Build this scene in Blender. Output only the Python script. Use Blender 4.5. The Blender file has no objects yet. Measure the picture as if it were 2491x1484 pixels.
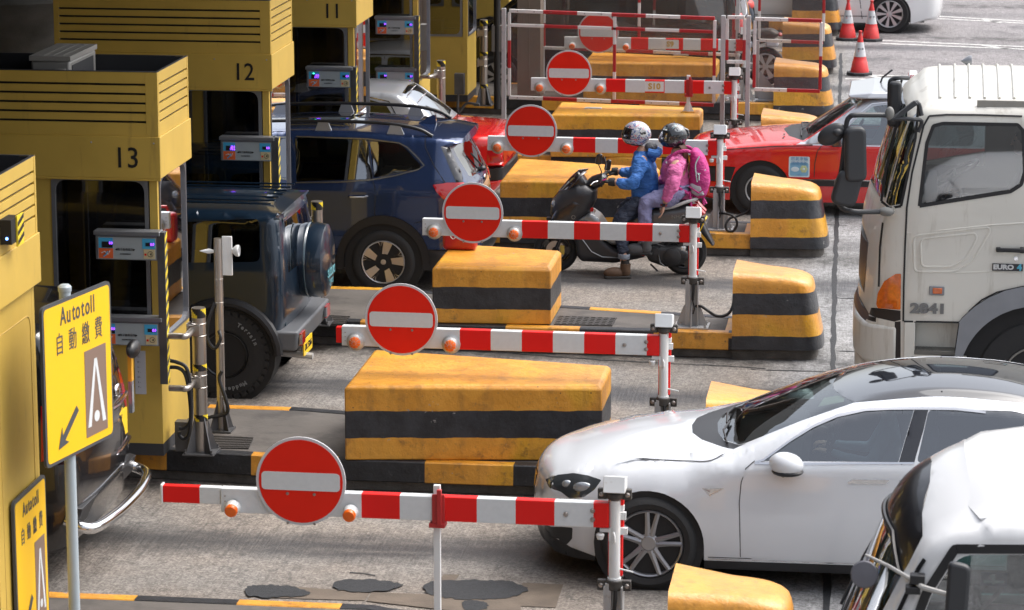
import bpy, bmesh, math, random
from math import radians as rad, sin, cos, pi, sqrt, hypot, atan2
from mathutils import Vector as V, Matrix, Euler
from mathutils.geometry import delaunay_2d_cdt
random.seed(7)
S = bpy.context.scene
COL = S.collection
# ---------------------------------------------------------------- camera
TH, YA, FL, HC = rad(11.94), rad(7.5), 7500.0, 6.65
cd = bpy.data.cameras.new('camera'); cam = bpy.data.objects.new('camera', cd); COL.objects.link(cam)
cam.location = (0, 0, HC); cam.rotation_euler = (pi / 2 - TH, 0, YA)
cd.sensor_width = 36; cd.lens = FL / 2491 * 36; cd.clip_end = 900; cd.clip_start = .5
cd.dof.use_dof = True; cd.dof.focus_distance = 28.5; cd.dof.aperture_fstop = 6.3
S.camera = cam
# ---------------------------------------------------------------- sky and sun
SUN_EL, SUN_AZ = rad(58), rad(62)            # azimuth from +Y towards +X
w = bpy.data.worlds.new('World'); S.world = w; w.use_nodes = True
nt = w.node_tree; bg = nt.nodes['Background']
sky = nt.nodes.new('ShaderNodeTexSky'); sky.sky_type = 'NISHITA'; sky.sun_disc = False
sky.sun_elevation = SUN_EL; sky.sun_rotation = SUN_AZ; sky.air_density = 1.0; sky.dust_density = 6.0; sky.ozone_density = 1.0
hs = nt.nodes.new('ShaderNodeHueSaturation'); hs.inputs['Saturation'].default_value = .42
nt.links.new(sky.outputs[0], hs.inputs['Color']); nt.links.new(hs.outputs[0], bg.inputs[0]); bg.inputs[1].default_value = .15
sl = bpy.data.lights.new('sun', 'SUN'); sl.energy = .8; sl.angle = rad(65); sl.color = (1, .985, .96)
so = bpy.data.objects.new('sun', sl); COL.objects.link(so)
sd = V((sin(SUN_AZ) * cos(SUN_EL), cos(SUN_AZ) * cos(SUN_EL), sin(SUN_EL)))
so.rotation_euler = sd.to_track_quat('Z', 'Y').to_euler()
S.view_settings.view_transform = 'Standard'; S.view_settings.look = 'None'; S.view_settings.gamma = 1
S.view_settings.exposure = 1.03
S.render.engine = 'CYCLES'
# ---------------------------------------------------------------- photo pixel (4095 wide) -> world
_W = V((-sin(YA) * cos(TH), cos(YA) * cos(TH), -sin(TH))); _R = V((cos(YA), sin(YA), 0)); _U = _R.cross(_W)
def _ray(x, y):
    k = 2491 / 4095
    return _W + _R * ((x * k - 1245.5) / FL) - _U * ((y * k - 742) / FL)
def atz(x, y, z=0.0):
    d = _ray(x, y); return V((0, 0, HC)) + d * ((z - HC) / d.z)
def aty(x, y, Y):
    d = _ray(x, y); return V((0, 0, HC)) + d * (Y / d.y)
# ---------------------------------------------------------------- materials
MATS = {}
def mat(name, col, rough=.5, metal=0.0, coat=0.0, emit=None, estr=1.0, alpha=None, trans=0.0, spec=.5, var=0.0, vscale=6.0, bump=0.0, bscale=60.0, dirt=None, dscale=3.0, damt=.5, dthr=.55):
    if name in MATS: return MATS[name]
    m = bpy.data.materials.new(name); m.use_nodes = True; MATS[name] = m
    n = m.node_tree; L = n.links; p = n.nodes['Principled BSDF']
    p.inputs['Base Color'].default_value = (*col, 1); p.inputs['Roughness'].default_value = rough
    p.inputs['Metallic'].default_value = metal; p.inputs['Coat Weight'].default_value = coat; p.inputs['Coat Roughness'].default_value = .04
    p.inputs['Specular IOR Level'].default_value = spec
    if emit: p.inputs['Emission Color'].default_value = (*emit, 1); p.inputs['Emission Strength'].default_value = estr
    if trans: p.inputs['Transmission Weight'].default_value = trans
    if alpha is not None: p.inputs['Alpha'].default_value = alpha
    if var or bump or dirt:
        tc = n.nodes.new('ShaderNodeTexCoord'); gm = n.nodes.new('ShaderNodeNewGeometry')
        src = gm.outputs['Position']
        last = None
        if var:
            no = n.nodes.new('ShaderNodeTexNoise'); no.inputs['Scale'].default_value = vscale; no.inputs['Detail'].default_value = 6
            L.new(src, no.inputs['Vector'])
            mr = n.nodes.new('ShaderNodeMapRange'); mr.inputs[1].default_value = .3; mr.inputs[2].default_value = .7
            mr.inputs[3].default_value = 1 - var; mr.inputs[4].default_value = 1 + var * .6
            L.new(no.outputs[0], mr.inputs[0])
            mx = n.nodes.new('ShaderNodeMix'); mx.data_type = 'RGBA'; mx.blend_type = 'MULTIPLY'; mx.inputs[0].default_value = 1
            mx.inputs[6].default_value = (*col, 1); L.new(mr.outputs[0], mx.inputs[7]); last = mx.outputs[2]
            L.new(last, p.inputs['Base Color'])
        if dirt:
            no = n.nodes.new('ShaderNodeTexNoise'); no.inputs['Scale'].default_value = dscale; no.inputs['Detail'].default_value = 9; no.inputs['Roughness'].default_value = .65
            if name.startswith(('booth', 'lorry_cream')):
                sm_ = n.nodes.new('ShaderNodeMapping'); sm_.inputs['Scale'].default_value = (2.4, 2.4, .35); L.new(src, sm_.inputs[0]); L.new(sm_.outputs[0], no.inputs['Vector'])
            else: L.new(src, no.inputs['Vector'])
            mr = n.nodes.new('ShaderNodeMapRange'); mr.inputs[1].default_value = dthr; mr.inputs[2].default_value = dthr + .13; mr.inputs[4].default_value = damt
            L.new(no.outputs[0], mr.inputs[0])
            mx = n.nodes.new('ShaderNodeMix'); mx.data_type = 'RGBA'; L.new(mr.outputs[0], mx.inputs[0])
            if last: L.new(last, mx.inputs[6])
            else: mx.inputs[6].default_value = (*col, 1)
            mx.inputs[7].default_value = (*dirt, 1); L.new(mx.outputs[2], p.inputs['Base Color'])
        if bump:
            no = n.nodes.new('ShaderNodeTexNoise'); no.inputs['Scale'].default_value = bscale; no.inputs['Detail'].default_value = 5
            L.new(src, no.inputs['Vector'])
            b = n.nodes.new('ShaderNodeBump'); b.inputs['Strength'].default_value = bump; b.inputs['Distance'].default_value = .01
            L.new(no.outputs[0], b.inputs['Height']); L.new(b.outputs[0], p.inputs['Normal'])
    return m
def glass(name, tint=(.5, .6, .6), op=.45, rough=.02):
    if name in MATS: return MATS[name]
    m = bpy.data.materials.new(name); m.use_nodes = True; MATS[name] = m
    n = m.node_tree; L = n.links; n.nodes.remove(n.nodes['Principled BSDF']); out = n.nodes['Material Output']
    tr = n.nodes.new('ShaderNodeBsdfTransparent'); tr.inputs[0].default_value = (*tint, 1)
    gl = n.nodes.new('ShaderNodeBsdfGlossy'); gl.inputs['Roughness'].default_value = rough; gl.inputs['Color'].default_value = (.95, .97, 1, 1)
    fr = n.nodes.new('ShaderNodeFresnel'); fr.inputs[0].default_value = 1.5
    mr = n.nodes.new('ShaderNodeMapRange'); mr.inputs[1].default_value = 0; mr.inputs[2].default_value = 1; mr.inputs[3].default_value = op * .25; mr.inputs[4].default_value = 1
    L.new(fr.outputs[0], mr.inputs[0])
    mx = n.nodes.new('ShaderNodeMixShader'); L.new(mr.outputs[0], mx.inputs[0]); L.new(tr.outputs[0], mx.inputs[1]); L.new(gl.outputs[0], mx.inputs[2])
    L.new(mx.outputs[0], out.inputs[0]); return m
# ---------------------------------------------------------------- mesh builder
LRN = ['chrome_trim', 'panel_seam', 'window_seal', 'wheel_arch', 'body_moulding', 'cover_band']; COMPN = ['bolt', 'rivet', 'roof_rib', 'silver_flash', 'bracket', 'lamp_reflector', 'grab_rail', 'trim_line']
class MB:
    def __init__(s): s.v = []; s.f = []; s.m = []; s.cur = 0
    def add(s, vs, fs, mi=None):
        o = len(s.v); s.v += [tuple(v) for v in vs]
        for f in fs: s.f.append(tuple(i + o for i in f)); s.m.append(s.cur if mi is None else mi)
    def box(s, x0, x1, y0, y1, z0, z1, mi=None, M=None):
        vs = [V((x, y, z)) for z in (z0, z1) for y in (y0, y1) for x in (x0, x1)]
        if M: vs = [M @ v for v in vs]
        s.add(vs, [(0, 2, 3, 1), (4, 5, 7, 6), (0, 1, 5, 4), (2, 6, 7, 3), (0, 4, 6, 2), (1, 3, 7, 5)], mi); return s
    def hexa(s, lo, hi, mi=None):      # lo, hi: 4 points each, counter-clockwise
        s.add(list(lo) + list(hi), [(3, 2, 1, 0), (4, 5, 6, 7)] + [(i, (i + 1) % 4, 4 + (i + 1) % 4, 4 + i) for i in range(4)], mi); return s
    def prism(s, pts, dirv, mi=None):  # pts: 3d polygon, extruded by dirv
        n = len(pts); d = V(dirv); a = [V(p) for p in pts]; b = [p + d for p in a]
        s.add(a + b, [tuple(range(n))[::-1], tuple(range(n, 2 * n))] + [(i, (i + 1) % n, n + (i + 1) % n, n + i) for i in range(n)], mi); return s
    def cyl(s, p0, p1, r0, r1=None, n=16, mi=None, caps=True):
        r1 = r0 if r1 is None else r1
        p0 = V(p0); p1 = V(p1); d = (p1 - p0).normalized(); q = d.to_track_quat('Z', 'Y')
        vs = []
        for p, r in ((p0, r0), (p1, r1)):
            for i in range(n): vs.append(p + q @ V((r * cos(2 * pi * i / n), r * sin(2 * pi * i / n), 0)))
        fs = [(i, (i + 1) % n, n + (i + 1) % n, n + i) for i in range(n)]
        if caps: fs += [tuple(range(n))[::-1], tuple(range(n, 2 * n))]
        s.add(vs, fs, mi); return s
    def lathe(s, prof, c=(0, 0, 0), axis=(0, 0, 1), n=24, mi=None):   # prof: (r, h)
        q = V(axis).to_track_quat('Z', 'Y'); c = V(c); vs = []; fs = []; m = len(prof)
        for r, h in prof:
            for i in range(n): vs.append(c + q @ V((max(r, 1e-4) * cos(2 * pi * i / n), max(r, 1e-4) * sin(2 * pi * i / n), h)))
        for j in range(m - 1):
            for i in range(n): fs.append((j * n + i, j * n + (i + 1) % n, (j + 1) * n + (i + 1) % n, (j + 1) * n + i))
        s.add(vs, fs, mi); return s
    def tube(s, pts, r, n=8, mi=None, close=False, caps=True):
        pts = [V(p) for p in pts]; vs = []; fs = []; up = None; N = len(pts)
        rs = r if isinstance(r, (list, tuple)) else [r] * N
        for i, p in enumerate(pts):
            a = pts[i - 1] if (i or close) else p; b = pts[(i + 1) % N] if (i < N - 1 or close) else p
            t = (b - a).normalized()
            if up is None: up = t.orthogonal().normalized()
            up = (up - t * up.dot(t)).normalized(); sd_ = t.cross(up)
            for k in range(n): vs.append(p + (up * cos(2 * pi * k / n) + sd_ * sin(2 * pi * k / n)) * rs[i])
        for i in range(N if close else N - 1):
            j = (i + 1) % N
            for k in range(n): fs.append((i * n + k, i * n + (k + 1) % n, j * n + (k + 1) % n, j * n + k))
        if caps and not close: fs += [tuple(range(n))[::-1], tuple(range((N - 1) * n, N * n))]
        s.add(vs, fs, mi); return s
    def ell(s, c, r, n=16, m=10, mi=None, M=None):
        vs = []; fs = []; c = V(c)
        for j in range(m + 1):
            t = pi * j / m
            for i in range(n):
                a = 2 * pi * i / n; p = V((r[0] * sin(t) * cos(a), r[1] * sin(t) * sin(a), r[2] * cos(t)))
                vs.append(c + (M @ p if M else p))
        for j in range(m):
            for i in range(n): fs.append((j * n + i, (j + 1) * n + i, (j + 1) * n + (i + 1) % n, j * n + (i + 1) % n))
        s.add(vs, fs, mi); return s
    def pieces(s, name):
        if name in LRN: key = [0 if sum(s.v[i][1] for i in f) / len(f) < 0 else 1 for f in s.f]
        elif name in COMPN:
            par = list(range(len(s.v)))
            def fd(i):
                while par[i] != i: par[i] = par[par[i]]; i = par[i]
                return i
            for f in s.f:
                for j in f[1:]: par[fd(j)] = fd(f[0])
            key = [fd(f[0]) for f in s.f]
        else: return [s]
        out = {}
        for f, m, k in zip(s.f, s.m, key):
            b, mp = out.setdefault(k, (MB(), {}))
            idx = []
            for i in f:
                if i not in mp: mp[i] = len(b.v); b.v.append(s.v[i])
                idx.append(mp[i])
            b.f.append(tuple(idx)); b.m.append(m)
        return [b for b, _ in out.values()]
    def build(s, name, mats, parent=None, bevel=0, seg=2, smooth=35, loc=None, subd=0):
        if parent and name in LRN + COMPN:
            o = None
            for q in s.pieces(name): o = q._build(name, mats, parent, bevel, seg, smooth, loc, subd)
            return o
        return s._build(name, mats, parent, bevel, seg, smooth, loc, subd)
    def _build(s, name, mats, parent=None, bevel=0, seg=2, smooth=35, loc=None, subd=0):
        me = bpy.data.meshes.new(name); me.from_pydata(s.v, [], s.f)
        if not isinstance(mats, (list, tuple)): mats = [mats]
        for m in mats: me.materials.append(m)
        me.polygons.foreach_set('material_index', s.m)
        bm = bmesh.new(); bm.from_mesh(me)
        if subd or True: bmesh.ops.remove_doubles(bm, verts=bm.verts, dist=1e-5)
        bmesh.ops.recalc_face_normals(bm, faces=bm.faces); bm.to_mesh(me); bm.free()
        o = bpy.data.objects.new(name, me); COL.objects.link(o)
        if parent: o.parent = parent
        if loc: o.location = loc
        if smooth:
            me.polygons.foreach_set('use_smooth', [True] * len(me.polygons))
            try: me.set_sharp_from_angle(angle=rad(smooth))
            except Exception: pass
        if bevel:
            b = o.modifiers.new('b', 'BEVEL'); b.width = bevel; b.segments = seg; b.limit_method = 'ANGLE'; b.angle_limit = rad(40); b.harden_normals = False
        if subd:
            b = o.modifiers.new('s', 'SUBSURF'); b.levels = subd; b.render_levels = subd
        return o
def thing(name, label, cat, loc=(0, 0, 0), rz=0, group=None):
    o = bpy.data.objects.new(name, None); COL.objects.link(o); o.location = loc; o.rotation_euler = (0, 0, rz); o.empty_display_size = .2
    o['label'] = label; o['category'] = cat
    if group: o['group'] = group
    return o
def tag(o, label, cat, group=None):
    o['label'] = label; o['category'] = cat
    if group: o['group'] = group
    return o
def struct(o): o['kind'] = 'structure'; return o
def dup(root, loc, label, rz=None):
    r = root.copy(); COL.objects.link(r); r.location = loc; r['label'] = label
    if rz is not None: r.rotation_euler = (0, 0, rz)
    def rec(a, b):
        for ch in list(a.children):
            c = ch.copy(); COL.objects.link(c); c.parent = b; rec(ch, c)
    rec(root, r); return r
def text(name, s, size, m, parent=None, loc=(0, 0, 0), rot=(pi / 2, 0, 0), depth=.002, sx=1.0, bold=0.0, align='CENTER'):
    cu = bpy.data.curves.new(name, 'FONT'); cu.body = s; cu.size = size; cu.extrude = depth; cu.align_x = align; cu.align_y = 'CENTER'; cu.resolution_u = 3; cu.offset = bold
    t = bpy.data.objects.new(name, cu); COL.objects.link(t)
    dg = bpy.context.evaluated_depsgraph_get(); me = bpy.data.meshes.new_from_object(t.evaluated_get(dg))
    bpy.data.objects.remove(t)
    me.name = name; me.materials.clear(); me.materials.append(m)
    o = bpy.data.objects.new(name, me); COL.objects.link(o); o.location = loc; o.rotation_euler = rot; o.scale = (sx, 1, 1)
    if parent: o.parent = parent
    return o
def cr(pts, n=8, closed=False):          # Catmull-Rom through 2d/3d points
    P = [V(p) for p in pts]; out = []; N = len(P)
    rng = range(N if closed else N - 1)
    for i in rng:
        a = P[i - 1] if (i or closed) else P[0] * 2 - P[1]; b = P[i]; c = P[(i + 1) % N]; d = P[(i + 2) % N] if (closed or i < N - 2) else P[-1] * 2 - P[-2]
        for k in range(n):
            t = k / n; out.append(.5 * ((2 * b) + (c - a) * t + (2 * a - 5 * b + 4 * c - d) * t * t + (3 * b - a - 3 * c + d) * t ** 3))
    if not closed: out.append(P[-1])
    return out
def interp(xs, ys, x):
    if x <= xs[0]: return ys[0]
    for i in range(len(xs) - 1):
        if x <= xs[i + 1]:
            t = (x - xs[i]) / (xs[i + 1] - xs[i]); t = t * t * (3 - 2 * t) * .35 + t * .65
            return ys[i] + (ys[i + 1] - ys[i]) * t
    return ys[-1]
def rpoly(pts, r, n=4):                  # 2d polygon with rounded corners; r number or list
    out = []; N = len(pts)
    for i in range(N):
        p = V(pts[i]); a = V(pts[i - 1]) - p; b = V(pts[(i + 1) % N]) - p
        rr = r[i] if isinstance(r, (list, tuple)) else r
        k = min(rr, a.length * .48, b.length * .48)
        if k < 1e-4: out.append(p); continue
        A = p + a.normalized() * k; B = p + b.normalized() * k
        for j in range(n + 1):
            t = j / n; out.append((1 - t) ** 2 * A + 2 * t * (1 - t) * p + t * t * B)
    return out
# ================================================================ ground
def ground_mat():
    m = bpy.data.materials.new('worn_concrete_road'); m.use_nodes = True; n = m.node_tree; L = n.links; p = n.nodes['Principled BSDF']
    N = n.nodes.new; g = N('ShaderNodeNewGeometry'); sp = N('ShaderNodeSeparateXYZ'); L.new(g.outputs['Position'], sp.inputs[0])
    def math_(op, a, b=None, c=None):
        q = N('ShaderNodeMath'); q.operation = op
        for i, v in enumerate((a, b, c)):
            if v is None: continue
            if isinstance(v, (int, float)): q.inputs[i].default_value = v
            else: L.new(v, q.inputs[i])
        return q.outputs[0]
    def noise(sc, det=5, ro=.5, vec=None, dist=0):
        q = N('ShaderNodeTexNoise'); q.inputs['Scale'].default_value = sc; q.inputs['Detail'].default_value = det; q.inputs['Roughness'].default_value = ro; q.inputs['Distortion'].default_value = dist
        L.new(vec if vec else g.outputs['Position'], q.inputs['Vector']); return q.outputs[0]
    def mapr(v, a, b, c=0., d=1.):
        q = N('ShaderNodeMapRange'); q.interpolation_type = 'SMOOTHSTEP'; L.new(v, q.inputs[0])
        for i, t in enumerate((a, b, c, d)): q.inputs[i + 1].default_value = t
        return q.outputs[0]
    def mix(f, a, b, bt='MIX'):
        q = N('ShaderNodeMix'); q.data_type = 'RGBA'; q.blend_type = bt
        if isinstance(f, (int, float)): q.inputs[0].default_value = f
        else: L.new(f, q.inputs[0])
        for i, v in ((6, a), (7, b)):
            if isinstance(v, tuple): q.inputs[i].default_value = (*v, 1)
            else: L.new(v, q.inputs[i])
        return q.outputs[2]
    X, Y = sp.outputs[0], sp.outputs[1]
    big = noise(.7, 4); fine = noise(95, 3, .7); mid = noise(9, 6, .6)
    base = mix(mapr(big, .35, .65), (.26, .225, .195), (.215, .20, .185))
    plaza = mix(mapr(noise(1.3, 6, .6), .4, .62), (.235, .235, .235), (.30, .30, .305))
    isplaza = mapr(X, -1.6, -.9)
    base = mix(isplaza, base, plaza)
    far = mapr(Y, 47.5, 48.5)
    farp = math_('MULTIPLY', far, mapr(X, -1.15, -1.0))
    base = mix(farp, base, (.25, .235, .24))
    # aggregate speckle
    vo = N('ShaderNodeTexVoronoi'); vo.inputs['Scale'].default_value = 62; L.new(g.outputs['Position'], vo.inputs['Vector'])
    hsv = N('ShaderNodeSeparateColor'); L.new(vo.outputs['Color'], hsv.inputs[0])
    sp_ = mapr(hsv.outputs[0], 0, 1, .62, 1.34); base = mix(.8, base, sp_, 'MULTIPLY')
    base = mix(1, base, mapr(mid, .3, .7, .82, 1.14), 'MULTIPLY')
    # rubber and oil bands along the lanes (streaked, with a ragged edge)
    mp = N('ShaderNodeMapping'); mp.inputs['Scale'].default_value = (.55, 7, 1); L.new(g.outputs['Position'], mp.inputs[0])
    st = noise(1, 7, .65, mp.outputs[0])
    mp2 = N('ShaderNodeMapping'); mp2.inputs['Scale'].default_value = (34, 1.5, 1); mp2.inputs['Rotation'].default_value = (0, 0, rad(-4)); L.new(g.outputs['Position'], mp2.inputs[0])
    groove = noise(1, 4, .6, mp2.outputs[0])
    wob = math_('MULTIPLY', math_('SUBTRACT', noise(1.1, 4), .5), .5)
    wob2 = math_('MULTIPLY', math_('SUBTRACT', groove, .5), .35)
    yy = math_('ADD', Y, math_('ADD', wob, wob2))
    ph = math_('MODULO', math_('SUBTRACT', yy, 18.95), 5.17)          # 0 at kerb back
    d = math_('ABSOLUTE', math_('SUBTRACT', ph, 3.27))
    band = mapr(d, .10, .55, 1, 0)
    band = math_('MULTIPLY', band, mapr(st, .25, .6, .55, 1))
    band = math_('MULTIPLY', band, mapr(X, -.9, 1.5, .9, .35))
    base = mix(math_('MULTIPLY', band, .93), base, (.034, .036, .042))
    # grime close to the kerbs
    k1_ = mapr(math_('ABSOLUTE', math_('SUBTRACT', ph, 4.75)), .05, .45, 1, 0)
    gr = math_('MULTIPLY', k1_, mapr(noise(3, 6, .7), .35, .6))
    base = mix(math_('MULTIPLY', gr, .75), base, (.045, .043, .042))
    # dark smudges on the plaza
    sm = math_('MULTIPLY', mapr(noise(.9, 8, .7, None, .4), .52, .66), mapr(X, -1.4, -.7))
    base = mix(math_('MULTIPLY', sm, .55), base, (.075, .075, .08))
    # tined grooves (fine dark lines across the lanes)
    tin = mapr(groove, .56, .68); base = mix(math_('MULTIPLY', tin, .33), base, (.09, .085, .08))
    big2 = mapr(noise(.35, 5, .6), .38, .62, .80, 1.0); base = mix(1, base, big2, 'MULTIPLY')
    cr_ = N('ShaderNodeTexVoronoi'); cr_.feature = 'DISTANCE_TO_EDGE'; cr_.inputs['Scale'].default_value = .55; cr_.inputs['Randomness'].default_value = 1; mpc = N('ShaderNodeMapping'); L.new(g.outputs['Position'], mpc.inputs[0]); nd = N('ShaderNodeTexNoise'); nd.inputs['Scale'].default_value = 3; nd.inputs['Detail'].default_value = 6; L.new(g.outputs['Position'], nd.inputs['Vector']); va = N('ShaderNodeVectorMath'); va.operation = 'ADD'; L.new(nd.outputs['Color'], va.inputs[0]); L.new(g.outputs['Position'], va.inputs[1]); L.new(va.outputs[0], cr_.inputs['Vector'])
    base = mix(math_('MULTIPLY', mapr(cr_.outputs['Distance'], .004, .010, 1, 0), .45), base, (.06, .06, .06))
    L.new(base, p.inputs['Base Color'])
    rg = mapr(band, 0, 1, .82, .5); L.new(rg, p.inputs['Roughness']); p.inputs['Specular IOR Level'].default_value = .35
    b = N('ShaderNodeBump'); b.inputs['Strength'].default_value = .6; b.inputs['Distance'].default_value = .006
    L.new(math_('ADD', hsv.outputs[0], math_('MULTIPLY', groove, 2.)), b.inputs['Height']); L.new(b.outputs[0], p.inputs['Normal'])
    return m
gm_ = ground_mat()
g = MB(); g.add([(-90, -20, 0), (120, -20, 0), (120, 260, 0), (-90, 260, 0)], [(0, 1, 2, 3)])
struct(g.build('ground', gm_, smooth=0))
tar = mat('tar', (.022, .024, .028), .75, bump=.5, bscale=160, var=.35, vscale=40)
brownpatch = mat('patch_brown', (.125, .098, .075), .8, var=.25, vscale=5, bump=.3)
white_paint_road = mat('road_paint', (.62, .62, .60), .7, dirt=(.25, .24, .24), dscale=9, damt=.9, dthr=.5)
def blob(name, pts, z, m, jag=.02, seed=1):
    r = random.Random(seed); q = cr([(a[0], a[1]) for a in pts], 7, True)
    vs = [(v.x + r.uniform(-jag, jag), v.y + r.uniform(-jag, jag) * 1.6, z) for v in q]
    b = MB(); b.add(vs, [tuple(range(len(vs)))]); return struct(b.build(name, m, smooth=0))
def NP(l): return [atz(x, y, 0) for x, y in l]     # list of photo pixels -> ground points
c2_ = lambda l: [(1000 + x * .5525, 1620 + y * .5525) for x, y in l]
flat = [(480, 1280 + 30), (860, 1270), (1090, 1290), (1060, 1350), (760, 1360), (620, 1345)]
blob('road_patch', NP(c2_([(-20, 1325), (120, 1312), (260, 1318), (400, 1350), (410, 1385), (200, 1400), (0, 1392)])), .012, tar, .012, 3)
blob('road_patch', NP(c2_([(640, 1280), (860, 1272), (1085, 1300), (1080, 1325), (980, 1352), (760, 1362), (615, 1340)])), .012, tar, .012, 4)
blob('road_patch', NP(c2_([(1300, 1290), (1560, 1275), (1780, 1280), (1930, 1300), (2010, 1345), (1900, 1400), (1700, 1420), (1420, 1405), (1270, 1365)])), .012, tar, .012, 5)
blob('road_patch', NP(c2_([(1540, 1435), (1640, 1425), (1720, 1450), (1690, 1490), (1560, 1490)])), .012, tar, .01, 6)
def quadpatch(l, m, z=.006):
    b = MB(); vs = [V((p.x, p.y, z)) for p in NP(l)]; b.add(vs, [tuple(range(len(vs)))]); struct(b.build('road_patch', m, smooth=0))
quadpatch(c2_([(260, 1315), (870, 1360), (830, 1420), (150, 1400)]), brownpatch)
quadpatch(c2_([(880, 1362), (1960, 1400), (1960, 1520), (1500, 1500), (845, 1425)]), brownpatch, .0085)
quadpatch([(2092, 2333), (2252, 2340), (2222, 2432), (2010, 2424)], brownpatch, .0055)
quadpatch(c2_([(1400, 1232), (1520, 1232), (1480, 1275), (1375, 1275)]), brownpatch, .007)
# expansion joint running between the lanes and the plaza
r_ = random.Random(2); jl = []; jr = []
for i in range(160):
    y = 19 + i * .21; x = -.50 - (y - 20) * .0235 + r_.uniform(-.006, .006); jl.append((x - r_.uniform(.018, .034), y, .004)); jr.append((x + r_.uniform(.018, .032), y, .004))
b = MB(); b.add(jl + jr, [(i, i + 160, i + 161, i + 1) for i in range(159)]); struct(b.build('road_joint', tar, smooth=0))
def crack(pts, wd, seed):
    r = random.Random(seed); P = []
    for a, c in zip(pts, pts[1:]):
        a = V(a); c = V(c); k = max(2, int((c - a).length / .09))
        for i in range(k): q = a.lerp(c, i / k); P.append(V((q.x + r.uniform(-.01, .01), q.y + r.uniform(-.018, .018))))
    vs = [(p.x, p.y - wd * r.uniform(.3, 1), .0045) for p in P] + [(p.x, p.y + wd * r.uniform(.3, 1), .0045) for p in P]; k = len(P)
    b = MB(); b.add(vs, [(i, i + 1, k + i + 1, k + i) for i in range(k - 1)]); struct(b.build('road_crack', tar, smooth=0))
for s_, l in enumerate([[(3000, 1478), (3300, 1488), (3700, 1500)], [(2050, 1415), (2400, 1440), (2900, 1465), (3100, 1478)], [(3330, 1190), (3480, 1200)], [(3345, 1405), (3470, 1408)], [(1500, 1440), (1900, 1475)], [(3330, 300), (3340, 420), (3350, 560)], [(3120, 420), (3130, 560)], [(3175, 430), (3180, 560)], [(3280, 900), (3420, 903)], [(1400, 2290), (1560, 2310)]]):
    crack([(p.x, p.y) for p in NP(l)], .018, s_)
def line(l, wd=.05):
    a, c = NP(l); d = (c - a).normalized(); nn = V((-d.y, d.x, 0)) * wd; b = MB()
    b.add([a - nn, c - nn, c + nn, a + nn], [(0, 1, 2, 3)])
    for v in range(4): b.v[v] = (b.v[v][0], b.v[v][1], .006)
    struct(b.build('road_marking', white_paint_road, smooth=0))
for l in [[(3680, 62), (4095, 86)], [(3680, 72), (4095, 94)], [(3520, 163), (4095, 188)], [(3520, 175), (4095, 198)], [(3380, 300), (3640, 305)], [(3380, 316), (3640, 322)], [(3460, 300), (3560, 320)], [(3930, 80), (4000, 92)], [(3930, 182), (4040, 198)]]: line(l)
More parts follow.
